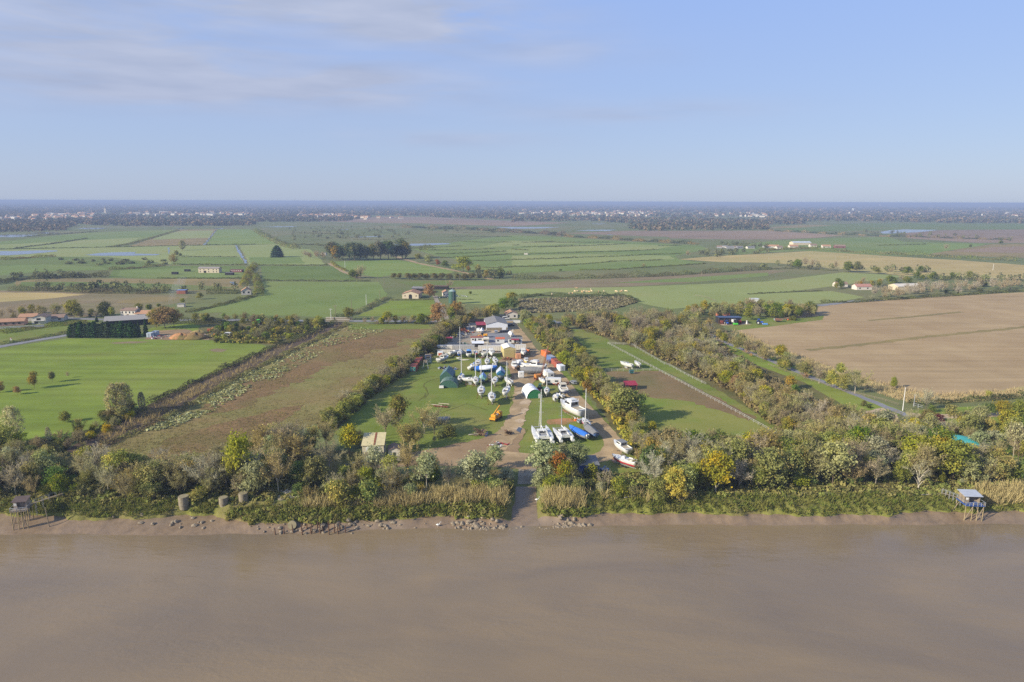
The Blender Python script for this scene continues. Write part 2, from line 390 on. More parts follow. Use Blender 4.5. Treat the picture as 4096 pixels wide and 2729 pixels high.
m_dirt = field_mat('trodden_dirt', g(184, 160, 122), g(152, 130, 98), g(136, 118, 90), fine=1.3, med=.18, big=.05, camt=.7, famt=.55)
m_dirt2 = field_mat('damp_earth', g(154, 130, 98), g(124, 103, 78), g(170, 146, 112), fine=1.2, med=.14, big=.05, camt=.7)
m_grav = field_mat('grey_gravel', g(160, 152, 136), g(136, 128, 114), g(146, 130, 106), fine=1.5, med=.15, big=.05, camt=.6)
m_sand = field_mat('pale_rubble', g(196, 176, 146), g(164, 142, 114), fine=1.2, med=.3)
m_redd = field_mat('reddish_earth', g(178, 130, 92), g(150, 112, 76), g(110, 112, 58), fine=1.0, med=.25, big=.12, camt=.7)
m_road = field_mat('worn_asphalt', g(140, 140, 142), g(122, 122, 124), fine=1.2, med=.2)
m_g1 = field_mat('pasture_light', g(144, 152, 92), g(124, 136, 74), g(154, 152, 96), fine=.25, med=.02, big=.005, camt=.5, famt=.4)
m_g2 = field_mat('pasture_mid', g(120, 136, 72), g(100, 118, 56), g(134, 138, 78), fine=.25, med=.025, big=.006, camt=.5, famt=.4)
m_g3 = field_mat('pasture_dark', g(108, 124, 60), g(90, 108, 48), g(118, 118, 70), fine=.25, med=.025, big=.006, camt=.6, famt=.4)
m_gs = field_mat('winter_cereal', g(122, 140, 70), g(104, 124, 56), g(140, 146, 78), stripe=4, sper=14, samt=.15, fine=.3, med=.02, big=.005, camt=.45, famt=.35)
m_tan = field_mat('stubble', g(184, 164, 108), g(160, 142, 92), g(166, 160, 100), stripe=-8, sper=16, samt=.12, fine=.3, med=.02, big=.004, camt=.6, famt=.4)
m_bro = field_mat('dark_tilled_soil', g(140, 124, 94), g(116, 104, 78), g(126, 122, 80), stripe=8, sper=12, samt=.16, fine=.3, med=.02, big=.005, camt=.6)
m_straw = field_mat('pale_straw', g(150, 132, 86), g(126, 114, 72), g(118, 110, 78), fine=.3, med=.03, big=.01, camt=.5)
m_heath = field_mat('brown_scrub_ground', g(100, 84, 70), g(76, 66, 54), g(110, 98, 76), fine=.5, med=.06, big=.02, camt=.5)
m_far = field_mat('far_brown_heath', g(146, 124, 100), g(120, 106, 88), g(162, 138, 110), fine=.06, med=.012, big=.002, camt=.6)
m_pond = bpy.data.materials.new('still_water'); m_pond.use_nodes = True
_b = m_pond.node_tree.nodes['Principled BSDF']; _b.inputs['Base Color'].default_value = (.05, .06, .07, 1); _b.inputs['Roughness'].default_value = .08; _b.inputs['IOR'].default_value = 1.33

F = []   # (name, material, level, V outline)
def fa(k, name, m, lev, pts): sheet(name, [A(k, *p) for p in pts], m, lev)
def fb(k, name, m, lev, pts): sheet(name, [B(k, *p) for p in pts], m, lev)
def fv(name, m, lev, pts, **k): sheet(name, pts, m, lev, **k)
# left: far marsh pastures
fa(0, 'pasture_field', m_g2, 1, [(-700, 440), (0, 430), (800, 345), (1540, 322), (1650, 325), (1440, 385), (1180, 440), (1000, 480), (0, 500), (-700, 505)])
fa(0, 'pasture_field', m_g1, 2, [(0, 460), (500, 430), (1300, 392), (1180, 440), (1000, 475), (300, 488), (0, 490)])
fa(0, 'stubble_field', m_straw, 2, [(1440, 385), (1655, 322), (1990, 318), (1920, 400), (1860, 462), (1180, 475)])
fa(0, 'stubble_field', m_g1, 3, [(1500, 352), (1700, 330), (1960, 328), (1925, 395), (1400, 412)])
fa(0, 'pasture_field', m_gs, 1, [(2000, 318), (2290, 315), (2354, 340), (2500, 410), (2560, 455), (1900, 460)])
fa(0, 'pasture_field', m_g1, 1, [(-700, 508), (0, 505), (600, 490), (1540, 470), (2160, 462), (2255, 640), (1580, 645), (1000, 570), (0, 570), (-700, 575)])
fa(0, 'pasture_field', m_g2, 2, [(1590, 572), (2200, 572), (2250, 640), (1570, 642)])
fa(0, 'pasture_field', m_g1, 1, [(2200, 465), (2600, 452), (2850, 500), (2960, 600), (2990, 640), (2290, 640)])
fa(0, 'pasture_field', m_g2, 2, [(2290, 572), (2760, 572), (2800, 630), (2300, 640)])
fa(0, 'marsh_pasture', m_g3, 1, [(-500, 600), (0, 600), (500, 572), (1000, 575), (1560, 640), (1040, 690), (500, 690), (0, 700), (-500, 720)])
fa(0, 'marsh_pasture', m_g2, 2, [(0, 655), (400, 640), (900, 660), (1000, 690), (500, 700), (0, 740)])
fa(0, 'pasture_field', m_g3, 1, [(1040, 692), (1500, 652), (2250, 652), (2290, 760), (1450, 772), (1000, 762)])
fa(0, 'pasture_field', m_g2, 2, [(1100, 700), (1700, 668), (2200, 690), (2240, 755), (1500, 765), (1080, 748)])
fa(0, 'rough_meadow', m_straw, 1, [(140, 790), (500, 768), (1200, 772), (2200, 772), (2230, 860), (1900, 880), (1500, 880), (700, 842), (150, 850)])
fa(0, 'rough_meadow', m_g3, 2, [(200, 800), (700, 800), (1500, 818), (2200, 850), (1900, 878), (1500, 878), (700, 840), (160, 846)])
fa(0, 'tilled_field', m_bro, 1, [(-500, 880), (0, 880), (700, 895), (1500, 920), (1750, 930), (1640, 990), (1400, 1040), (900, 1120), (300, 1125), (0, 1140), (-500, 1170)])
fa(0, 'stubble_strip', m_tan, 2, [(-400, 900), (0, 898), (450, 900), (790, 915), (500, 950), (0, 985), (-400, 1000)])
fa(0, 'stubble_strip', m_straw, 2, [(1060, 990), (1250, 945), (1500, 935), (1680, 950), (1500, 985), (1250, 1000)])
fa(0, 'pasture_field', m_g2, 2, [(1740, 1085), (2000, 1020), (2354, 930), (2700, 870), (2660, 1000), (2500, 1080)])
fa(0, 'roadside_meadow', m_yard, 1, [(-400, 1250), (0, 1230), (400, 1180), (600, 1130), (900, 1150), (700, 1240), (300, 1310), (0, 1370), (-400, 1440)])
fa(0, 'orchard_grass', m_lush, 1, [(1250, 1300), (1400, 1220), (1750, 1175), (2200, 1185), (2600, 1180), (2600, 1260), (2100, 1320), (1500, 1330)])
fa(0, 'bare_yard', m_dirt2, 2, [(1330, 1330), (1400, 1250), (1700, 1235), (1900, 1280), (2150, 1290), (2130, 1330), (1600, 1335)])
# near left pasture
fv('lush_meadow', m_lush, 1, [(-90, 815), (0, 800), (155, 778), (330, 780), (480, 782), (600, 792), (625, 800), (430, 885), (235, 985), (110, 1025), (-90, 1040)])
fa(0, 'rough_patch', m_bro, 2, [(1000, 1362), (1200, 1348), (1390, 1350), (1250, 1366), (1060, 1370)])
fa(0, 'rough_patch', m_bro, 2, [(1920, 1425), (2000, 1412), (2090, 1425), (2040, 1445), (1960, 1442)])
# ditch strip and rough field
fv('ditch_strip', m_heath, 1, [(770, 740), (620, 800), (430, 885), (235, 985), (140, 1040), (215, 1045), (330, 985), (470, 905), (640, 815), (800, 742)])
fv('rough_pasture', m_rough, 1, [(800, 742), (985, 747), (1005, 765), (860, 870), (760, 960), (640, 1010), (520, 1060), (420, 1100), (300, 1090), (205, 1050), (330, 985), (470, 905), (640, 815)])
fv('weed_patch', m_brown, 2, [(800, 768), (850, 764), (900, 757), (985, 757), (968, 775), (920, 782), (900, 800), (850, 808), (800, 832), (770, 830), (690, 880), (640, 890), (590, 925), (480, 955), (470, 935), (540, 905), (560, 880), (640, 845), (700, 800)], rough=9)
fv('weed_patch', m_brown, 2, [(380, 1010), (520, 970), (640, 940), (700, 930), (640, 975), (520, 1020), (400, 1060), (330, 1050)], rough=4)
fv('grass_verge', m_yard, 3, [(800, 744), (985, 747), (1000, 756), (900, 757), (800, 758)])
# mid-left pastures (second block)
fa(1, 'pasture_field', m_g3, 1, [(40, 655), (700, 655), (830, 720), (930, 785), (60, 785)])
fa(1, 'pasture_field', m_gs, 1, [(700, 612), (1290, 597), (1560, 640), (1830, 700), (1780, 730), (1250, 735), (1120, 760), (900, 720)])
fa(1, 'pasture_field', m_g2, 1, [(30, 796), (1130, 800), (1215, 930), (900, 1060), (690, 1130), (300, 1110), (-350, 1110), (-200, 1020), (0, 960)])
fa(1, 'clover_field', m_lush, 1, [(935, 1115), (1230, 975), (1640, 967), (1620, 1112)])
fa(1, 'tilled_field', m_bro, 1, [(1250, 792), (2354, 790), (3000, 780), (3450, 760), (4100, 725), (4708, 690), (4900, 700), (4500, 765), (3900, 815), (3454, 842), (2900, 858), (2354, 862), (1850, 868), (1500, 852)])
fa(1, 'pasture_field', m_g3, 2, [(1250, 794), (1700, 792), (2354, 792), (2900, 786), (2354, 825), (1800, 850), (1500, 850)])
fa(2, 'pasture_field', m_g2, 2, [(900, 812), (1700, 755), (2354, 715), (2354, 745), (1700, 800)])
fa(1, 'cattle_pasture', m_g1, 2, [(1840, 872), (2354, 866), (3454, 846), (4100, 820), (4708, 795), (5400, 712), (5990, 748), (5300, 840), (5000, 880), (4708, 905), (5000, 895), (5300, 885), (5600, 940), (5350, 985), (5100, 1000), (4300, 1010), (3800, 1050), (3500, 990), (3430, 930), (2700, 890), (2354, 960), (2230, 1010), (1850, 1000)])
fa(2, 'scrub_field', m_heath, 3, [(60, 962), (400, 955), (1080, 940), (1150, 990), (900, 1060), (420, 1080), (80, 1090)])
# strip marsh in the middle distance
fa(2, 'marsh_strip', m_g2, 1, [(-900, 500), (-500, 430), (0, 370), (500, 390), (1000, 425), (1750, 470), (1800, 500), (1500, 560), (1530, 592), (1780, 630), (1300, 660), (400, 705), (0, 720), (-500, 720), (-350, 620), (-700, 560)])
fa(2, 'marsh_strip', m_g1, 2, [(0, 560), (700, 545), (1450, 560), (1500, 590), (600, 630), (0, 650)])
fa(2, 'marsh_strip', m_g1, 2, [(300, 470), (900, 445), (1500, 470), (1300, 505), (500, 520), (0, 535), (-200, 520)])
fa(2, 'marsh_strip', m_g1, 2, [(-300, 480), (0, 420), (700, 440), (200, 470)])
fa(2, 'far_field', m_far, 1, [(480, 352), (1100, 330), (2354, 330), (3050, 372), (2800, 395), (2400, 412), (1800, 395), (1200, 380)])
fa(1, 'far_field', m_far, 1, [(600, 235), (1140, 200), (1600, 205), (2354, 240), (2900, 255), (2354, 290), (1500, 262), (800, 250)])
fa(2, 'crop_field', m_tan, 3, [(1530, 592), (1900, 562), (2354, 540), (2754, 517), (3400, 560), (4100, 600), (4708, 645), (5000, 660), (5000, 790), (4708, 775), (3630, 745), (3060, 690), (2400, 625), (1900, 618)])
fa(3, 'pasture_field', m_g2, 1, [(-250, 455), (100, 420), (400, 400), (1100, 385), (1250, 430), (2000, 450), (1600, 520), (1480, 545), (1200, 560), (700, 540), (300, 515), (0, 530), (-300, 545)])
fa(3, 'pasture_field', m_gs, 2, [(1230, 470), (1600, 440), (2050, 450), (1620, 520), (1480, 545), (1200, 500)])
fa(3, 'straw_field', m_straw, 2, [(1480, 545), (1650, 515), (2050, 455), (2700, 450), (2700, 600), (2300, 580)])
fa(3, 'straw_field', m_far, 3, [(1700, 520), (2100, 478), (2700, 470), (2700, 510), (2300, 535)])
fa(3, 'far_field', m_far, 1, [(-1000, 345), (100, 350), (700, 372), (400, 395), (-200, 412), (-900, 400)])
fa(3, 'far_field', m_far, 1, [(1200, 352), (1600, 325), (2700, 315), (2700, 445), (1900, 440), (1300, 400)])
fa(3, 'far_field', m_g3, 1, [(0, 290), (900, 262), (2700, 265), (2700, 315), (1600, 318), (900, 330), (300, 335)])
fa(3, 'far_field', m_straw, 2, [(-50, 300), (300, 275), (620, 280), (300, 300), (0, 310)])
# big ploughed field and the lane side on the right
fv('ploughed_field', m_plou, 1, [(1690, 758), (1790, 735), (1890, 702), (2060, 686), (2353, 672), (2480, 666), (2480, 880), (2353, 888), (2260, 905), (2140, 908), (2060, 893), (1960, 862), (1850, 822), (1760, 790)])
fv('grass_track', m_straw, 2, ribbon([(1855, 805), (1980, 792), (2150, 772), (2353, 752), (2480, 741)], 4.5), rough=2)
fv('grass_track', m_straw, 2, ribbon([(1995, 737), (2110, 727), (2210, 717)], 4))
fv('field_margin', m_tan, 1, [(1690, 758), (1760, 790), (1850, 822), (1960, 862), (2060, 893), (2140, 908), (2260, 905), (2353, 888), (2480, 880), (2480, 905), (2353, 912), (2230, 925), (2090, 925), (1960, 885), (1850, 845), (1740, 800)])
fv('lane_meadow', m_lush, 3, [(1600, 770), (1690, 790), (1760, 815), (1900, 875), (2010, 920), (2075, 945), (2060, 958), (1960, 945), (1850, 880), (1740, 840), (1660, 800)])
fv('garden_lawn', m_lush, 3, [(2090, 945), (2353, 925), (2480, 920), (2480, 1100), (2353, 1090), (2300, 1050), (2200, 1000), (2120, 975)])
fv('machinery_yard_grass', m_yard, 1, [(1640, 735), (1700, 722), (1800, 735), (1895, 725), (1890, 735), (1760, 752), (1690, 760)])
fv('concrete_pad', m_sand, 2, [(1648, 741), (1712, 741), (1726, 746), (1660, 748)])
# paddocks
fv('upper_paddock', m_yard, 1, [(1285, 755), (1380, 762), (1405, 790), (1470, 830), (1520, 852), (1420, 854), (1370, 842), (1320, 800)])
fv('paddock_soil', m_padm, 2, [(1395, 855), (1520, 852), (1580, 882), (1660, 920), (1740, 962), (1720, 968), (1640, 940), (1580, 922), (1490, 912), (1440, 905)], rough=4)
fv('lower_paddock', m_pad, 1, [(1395, 855), (1520, 852), (1840, 1018), (1800, 1030), (1650, 1045), (1500, 1050), (1470, 980), (1440, 900)])
fv('paddock_strip', m_yard, 1, [(1400, 792), (1450, 793), (1520, 825), (1620, 865), (1690, 920), (1850, 1018), (1840, 1022), (1700, 945), (1560, 868), (1470, 828)])
# boatyard
fv('boatyard_lawn', m_yard, 1, [(1030, 800), (1180, 812), (1300, 850), (1420, 1000), (1440, 1020), (1490, 1050), (1500, 1085), (1330, 1090), (1240, 1060), (1130, 1040), (1000, 1058), (870, 1025), (765, 998), (800, 955), (860, 895), (940, 850), (990, 815)])
fv('upper_yard', m_grav, 2, [(1060, 740), (1185, 738), (1215, 800), (1225, 812), (1040, 812), (1010, 800)])
fv('concrete_apron', m_sand, 3, [(1092, 757), (1185, 757), (1192, 763), (1098, 766)])
fv('tarmac_yard', m_road, 3, [(1102, 767), (1190, 764), (1210, 797), (1135, 797)])
DR = m_dirt
fv('dirt_track', DR, 4, ribbon([(1172, 738), (1182, 752), (1200, 775), (1215, 795), (1236, 818), (1262, 842), (1290, 875), (1318, 912), (1350, 945), (1385, 985), (1408, 1012)], 6.0))
fv('dirt_track', DR, 4, ribbon([(1408, 1010), (1412, 1026), (1402, 1042), (1380, 1052), (1330, 1062), (1270, 1060), (1220, 1052), (1150, 1046)], 6.5))
fv('dirt_yard', m_dirt2, 3, [(1150, 815), (1236, 818), (1262, 842), (1285, 868), (1230, 872), (1215, 895), (1190, 910), (1178, 880), (1170, 850), (1150, 835)], rough=3)
fv('dirt_track', m_dirt, 4, ribbon([(1196, 862), (1200, 890), (1198, 930), (1182, 970), (1162, 1005), (1140, 1032)], 6.5), rough=2)
fv('dirt_apron', m_dirt2, 3, [(1160, 985), (1205, 985), (1200, 1010), (1185, 1045), (1260, 1058), (1240, 1078), (1190, 1078), (1120, 1072), (1000, 1070), (880, 1075), (820, 1085), (800, 1078), (900, 1050), (1000, 1030), (1100, 1010)], rough=3)
for q in ([(1193, 930), (1205, 917), (1222, 922), (1214, 930)], [(1190, 950), (1206, 938), (1216, 942), (1204, 952)], [(1184, 902), (1196, 900), (1204, 905), (1190, 908)], [(1180, 968), (1196, 962), (1210, 967), (1196, 974)], [(1178, 985), (1195, 980), (1202, 986), (1186, 990)]):
    fv('rubble_patch', m_sand, 5, q, rough=2)
for q in ([(1258, 965), (1310, 962), (1322, 970), (1300, 978), (1260, 976)], [(1290, 942), (1318, 940), (1325, 948), (1300, 950)], [(1288, 925), (1312, 915), (1326, 925), (1300, 930)], [(1400, 1054), (1425, 1050), (1432, 1060), (1410, 1064)]):
    fv('bare_earth_patch', m_redd, 3, q, rough=3)
m_floor = field_mat('woodland_floor', g(116, 106, 66), g(86, 82, 48), g(98, 106, 54), fine=.6, med=.1, big=.03, camt=.6)
for q in ([(1195, 738), (1300, 738), (1380, 858), (1500, 1050), (1470, 1065), (1330, 875), (1255, 800)], [(1270, 732), (1640, 728), (1700, 790), (1960, 900), (2060, 1010), (2340, 1080), (2340, 1128), (1480, 1135), (1500, 1060), (1850, 1018), (1690, 920), (1480, 806), (1385, 775)],
          [(1080, 736), (1030, 742), (900, 840), (730, 985), (765, 998), (860, 895), (1000, 812)], [(-60, 1030), (110, 1025), (250, 1065), (560, 1078), (700, 1030), (830, 1040), (860, 1085), (1010, 1095), (1180, 1075), (1180, 1130), (700, 1148), (-60, 1148)], [(440, 728), (770, 742), (640, 795), (480, 782)]):
    fv('woodland_floor', m_floor, 2, q, rough=3)
m_track = field_mat('wheel_track', g(104, 104, 50), g(88, 92, 42), fine=1, med=.2)
for q in ([Z(20, 1150), Z(150, 1050), Z(300, 985), Z(470, 960)], [Z(320, 1110), Z(330, 1060), Z(420, 1010), Z(530, 985)], [Z(330, 1260), Z(380, 1200), Z(340, 1110)], [Z(250, 1290), Z(330, 1230), Z(345, 1190)], [Z(60, 990), Z(250, 880), Z(420, 810)], [Z4(120, 920), Z4(260, 800), Z4(400, 690)], [Z4(180, 960), Z4(330, 850), Z4(430, 700)], [Z(560, 1450), Z(900, 1330), Z(1180, 1420)]):
    fv('wheel_track', m_track, 2, ribbon(q, .55), rough=.5)
# roads
fv('country_road', m_road, 3, ribbon([(-60, 810), (0, 797), (60, 786), (160, 770), (230, 756), (330, 735)], 6))
fv('country_road', m_road, 3, ribbon([(143, 731), (220, 734), (330, 736), (560, 736), (760, 738), (860, 738), (1060, 739), (1180, 737), (1300, 742)], 6))
fv('farm_drive', m_grav, 4, ribbon([(1028, 735), (1018, 715), (1003, 690), (1000, 680)], 4))
fv('farm_track', m_dirt, 3, ribbon([(910, 590), (960, 605), (1010, 615), (1060, 625), (1130, 642)], 6))
fv('farm_track', m_dirt, 3, ribbon([(757, 605), (790, 625), (830, 640)], 5))
fv('country_lane', m_road, 4, ribbon([(1600, 752), (1660, 785), (1760, 825), (1850, 862), (1960, 905), (2060, 945), (2090, 958)], 3.4))
fv('gravel_drive', m_sand, 4, ribbon([(2085, 952), (2140, 958), (2240, 956), (2330, 950), (2480, 946)], 5))
fv('gravel_drive', m_sand, 4, ribbon([(2140, 958), (2170, 975), (2220, 990), (2270, 1005)], 4))
fv('gravel_bay', m_sand, 3, [(1985, 945), (2030, 938), (2060, 952), (2070, 975), (2040, 985), (2005, 965)], rough=2)
fv('country_road', m_road, 3, ribbon([(1880, 703), (1920, 698), (1965, 692), (2030, 690)], 6))
fv('puddle', m_pond, 6, [(1186, 990), (1192, 982), (1200, 985), (1196, 996)], rough=1)
fv('puddle', m_pond, 6, [(1112, 998), (1120, 992), (1122, 998), (1116, 1006)], rough=1)
for k, q in ((0, [(-300, 518), (150, 517), (330, 512), (530, 512), (520, 520), (260, 545), (80, 556), (-300, 552)]), (0, [(780, 552), (920, 535), (1100, 528), (1255, 526), (1230, 540), (1480, 545), (1440, 556), (1150, 560), (900, 560)]),
             (0, [(-300, 372), (150, 365), (360, 366), (230, 385), (120, 390), (-300, 388)]), (0, [(240, 352), (400, 344), (550, 348), (520, 355), (300, 356)]),
             (0, [(700, 310), (800, 302), (990, 304), (930, 315), (780, 314)]), (0, [(1620, 305), (1700, 306), (1690, 313), (1640, 313)]), (0, [(1960, 308), (2060, 306), (2050, 314), (1980, 315)]),
             (0, [(2160, 465), (2172, 465), (2275, 625), (2258, 632), (2200, 545)]), (0, [(1548, 485), (1560, 485), (1558, 540), (1546, 540)]), (0, [(1870, 462), (1882, 462), (1990, 325), (1985, 325)]),
             (0, [(2110, 800), (2150, 800), (2185, 832), (2160, 835)]),
             (1, [(50, 292), (400, 288), (330, 296), (200, 297)]), (1, [(1265, 452), (1400, 450), (1740, 444), (1800, 452), (1500, 468), (1300, 467)]), (1, [(865, 387), (1190, 377), (1150, 384), (960, 392)]), (1, [(740, 316), (870, 314), (840, 319)]), (1, [(2190, 296), (2800, 296), (2650, 308), (2354, 312)]),
             (2, [(580, 328), (700, 322), (960, 320), (880, 332), (740, 331)]), (2, [(720, 264), (860, 264), (800, 270)]), (2, [(390, 345), (470, 345), (430, 349)]), (2, [(860, 364), (940, 364), (900, 368)]),
             (3, [(1030, 345), (1100, 327), (1250, 318), (1570, 322), (1450, 338), (1200, 354), (1050, 357)])):
    fa(k, 'marsh_pond', m_pond, 7, q)
# slipway
sv, n = [], 26
for i in range(n):
    t_ = i / (n - 1) * .34; y = SL_A.y + 1.5 - (SL_A.y - SL_B.y) * t_; k_ = max(0, (SL_A.y - y) / (SL_A.y - SL_B.y)); cx = SL_A.x + (SL_B.x - SL_A.x) * k_
    for s_ in np.linspace(-1, 1, 5): sv.append((cx + s_ * 2.5, y, height(cx + s_ * 2.0, y) + .05))
q = np.array([i * 5 + j for i in range(n - 1) for j in range(4)])
add_obj('slipway', np_mesh('slipway', sv, np.stack([q, q + 1, q + 6, q + 5], 1), noise_mat('slip_concrete', g(170, 160, 142), g(120, 110, 94), scale=.5, rough=.9, detail=8)), kind='structure')
sv = []
for i in range(34):
    t_ = .33 + .69 * i / 33; y = SL_A.y - (SL_A.y - SL_B.y) * t_; cx = SL_A.x + (SL_B.x - SL_A.x) * t_; hw_ = 2.6 + 1.0 * t_ + .3
    for s_ in np.linspace(-1, 1, 9): sv.append((cx + s_ * hw_, y, height(cx + s_ * hw_ * .85, y) + .06))
q = np.array([i * 9 + j for i in range(33) for j in range(8)])
add_obj('mud_slip', np_mesh('mud_slip', sv, np.stack([q, q + 1, q + 10, q + 9], 1), m_mud, smooth=True), kind='structure')
# haze: one closed box of thin air round camera and scene, sky outside
hz_b = MB().bbox(-47000, 47000, -5000, 50000, -11, 76.4).build('haze', [bpy.data.materials.new('haze_air')], kind='stuff')
hm = hz_b.data.materials[0]; hm.use_nodes = True; t = hm.node_tree; t.nodes.clear()
pv = N(t, 'ShaderNodeVolumePrincipled'); pv.inputs['Color'].default_value = (.35, .44, .64, 1); pv.inputs['Density'].default_value = 1.9e-4; pv.inputs['Anisotropy'].default_value = 0.0
o_ = N(t, 'ShaderNodeOutputMaterial'); t.links.new(pv.outputs[0], o_.inputs['Volume'])

# ------------------------------------------------------------------ vegetation
def quads(cen, nrm, size, aspect, rs):
    """one leaf-sized quad per centre; size (n,), aspect (n,)"""
    n = len(cen); nrm = nrm / (np.linalg.norm(nrm, axis=1, keepdims=True) + 1e-9)
    ref = rs.normal(size=(n, 3)); a = np.cross(nrm, ref); a /= np.linalg.norm(a, axis=1, keepdims=True) + 1e-9
    b = np.cross(nrm, a); a = a * (size * .5)[:, None]; b = b * (size * aspect * .5)[:, None]
    v = np.stack([cen - a - b * .6, cen + a * .9 - b, cen + a + b * .7, cen - a * .8 + b], 1).reshape(-1, 3)
    return v, np.arange(4 * n).reshape(n, 4)
def blades(base, tip, width, rs):
    n = len(base); d = tip - base; s = np.cross(d, rs.normal(size=(n, 3))); s /= np.linalg.norm(s, axis=1, keepdims=True) + 1e-9
    s = s * (width * .5)[:, None]
    v = np.stack([base - s, base + s, tip + s * .4, tip - s * .4], 1).reshape(-1, 3)
    return v, np.arange(4 * n).reshape(n, 4)
def cat(parts):
    V, F, T, Q = [], [], [], []; o = 0
    for v, f, tn, pt in parts: V.append(v); F.append(f + o); T.append(tn); Q.append(pt); o += len(v)
    return np.concatenate(V), np.concatenate(F), {'tone': np.concatenate(T), 'patch': np.concatenate(Q)}
def leafy(seed, nclump=120, nleaf=18, zc=(.20, 1.0), rx=.40, lobes=7, leaf=.034, spread=.045, top=1.0, gap=.0, twig=0):
    rs = np.random.RandomState(seed); L = []
    zm = (zc[0] + zc[1]) / 2; hz_ = (zc[1] - zc[0]) / 2
    for i in range(lobes):
        th = rs.rand() * 6.28; r = rx * .62 * math.sqrt(rs.rand()); zz = zc[0] + hz_ * .45 + rs.rand() * hz_ * 1.25
        r *= 1.15 - .75 * (zz - zc[0]) / (zc[1] - zc[0])
        L.append((r * math.cos(th), r * math.sin(th), zz, (.42 + .25 * rs.rand()) * rx, (.30 + .2 * rs.rand()) * hz_ * 1.2))
    L.append((0, 0, zc[1] - hz_ * .42, rx * .42, hz_ * .42))
    L = np.array(L); w = L[:, 3] ** 2; idx = rs.choice(len(L), nclump, p=w / w.sum())
    d = rs.normal(size=(nclump, 3)); d[:, 2] += .25; d /= np.linalg.norm(d, axis=1, keepdims=True)
    rr = .62 + .42 * rs.rand(nclump)
    cen = L[idx, :3] + d * np.stack([L[idx, 3], L[idx, 3], L[idx, 4]], 1) * rr[:, None]
    cen[:, 2] = np.clip(cen[:, 2], zc[0] * .8, None)
    tone = rs.rand(nclump); lob = rs.rand(len(L))
    k = np.maximum(4, (nleaf * (.4 + 1.2 * rs.rand(nclump))).astype(int)); ci = np.repeat(np.arange(nclump), k); n = len(ci)
    off = rs.normal(size=(n, 3)) * spread * (.7 + .6 * rs.rand(nclump))[ci][:, None]
    pos = cen[ci] + off; nr = d[ci] + rs.normal(size=(n, 3)) * .75 + np.array([0, 0, .25])
    v, f = quads(pos, nr, leaf * (.6 + .8 * rs.rand(n)), .7 + .5 * rs.rand(n), rs)
    P_ = [(v, f, np.clip(tone[ci] * .7 + .3 * rs.rand(n) + lob[idx][ci] * .25 - .12, 0, 1), lob[idx][ci] * .75 + .25 * tone[ci])]
    if twig:
        j = rs.choice(nclump, twig); b0 = cen[j] * np.array([.75, .75, .92]); e = cen[j] + d[j] * .09 + rs.normal(size=(twig, 3)) * .035
        v2, f2 = blades(b0, e, np.full(twig, .006), rs); P_.append((v2, f2, rs.rand(twig) * .5, np.zeros(twig)))
    return cat(P_)
def bare(seed, n1=9, n2=16, n3=14, rx=.36, z0=.12, up=.9, leafn=260, leaf=.022, wid=.0075):
    """fan of boughs, branches and twigs; a little foliage left"""
    rs = np.random.RandomState(seed); seg = []; tips = []
    for i in range(n1):
        th = 6.28 * (i + rs.rand() * .8) / n1; zb = z0 + rs.rand() * .22; out = rx * (.45 + .6 * rs.rand()); zt = .62 + .36 * rs.rand() * up
        if i % 3 == 0: out *= .35; zt = .9 + .08 * rs.rand()
        b = np.array([0, 0, zb]); e = np.array([out * math.cos(th), out * math.sin(th), zt])
        for j in range(n2):
            t = .25 + .75 * rs.rand(); s = b + (e - b) * t + np.array([0, 0, -.05 * math.sin(3.14 * t)])
            dd = (e - b) / np.linalg.norm(e - b) * .8 + rs.normal(size=3) * .55 + np.array([0, 0, .3]); dd /= np.linalg.norm(dd)
            l = .10 + .12 * rs.rand(); m_ = s + dd * l; seg.append((s, m_, wid * 1.3))
            for k in range(n3):
                t2 = rs.rand(); s2 = s + (m_ - s) * t2; d2 = dd * .7 + rs.normal(size=3) * .55 + np.array([0, 0, .15]); d2 /= np.linalg.norm(d2)
                e2 = s2 + d2 * (.05 + .07 * rs.rand()); seg.append((s2, e2, wid * .75)); tips.append(e2)
    B_ = np.array([s[0] for s in seg]); E_ = np.array([s[1] for s in seg]); Wd = np.array([s[2] for s in seg])
    v, f = blades(B_, E_, Wd, rs); n = len(seg); P_ = [(v, f, .25 + .75 * rs.rand(n), rs.rand(n) * .5)]
    tips = np.array(tips); j = rs.choice(len(tips), leafn); c = tips[j] + rs.normal(size=(leafn, 3)) * .012
    v, f = quads(c, rs.normal(size=(leafn, 3)), leaf * (.5 + rs.rand(leafn)), np.ones(leafn), rs)
    P_.append((v, f, rs.rand(leafn), .5 + .5 * rs.rand(leafn)))
    return cat(P_)
def cone(seed, r=.2, n=2600, leaf=.03, z0=.04, p=1.0):
    rs = np.random.RandomState(seed); z = z0 + (1 - z0) * rs.rand(n) ** 1.3; rr = r * (1 - ((z - z0) / (1 - z0)) ** 1.6) ** p * (.72 + .35 * rs.rand(n)) * (1 + .18 * np.sin(z * 40 + rs.rand() * 6))
    th = rs.rand(n) * 6.28; c = np.stack([rr * np.cos(th), rr * np.sin(th), z], 1)
    nr = np.stack([np.cos(th), np.sin(th), np.full(n, .5)], 1) + rs.normal(size=(n, 3)) * .7
    v, f = quads(c, nr, leaf * (.6 + .8 * rs.rand(n)), np.full(n, 1.5), rs)
    q = .5 + .5 * np.sin(th * 3 + z * 14)
    return cat([(v, f, np.clip(.5 * rs.rand(n) + .5 * q, 0, 1), q)])
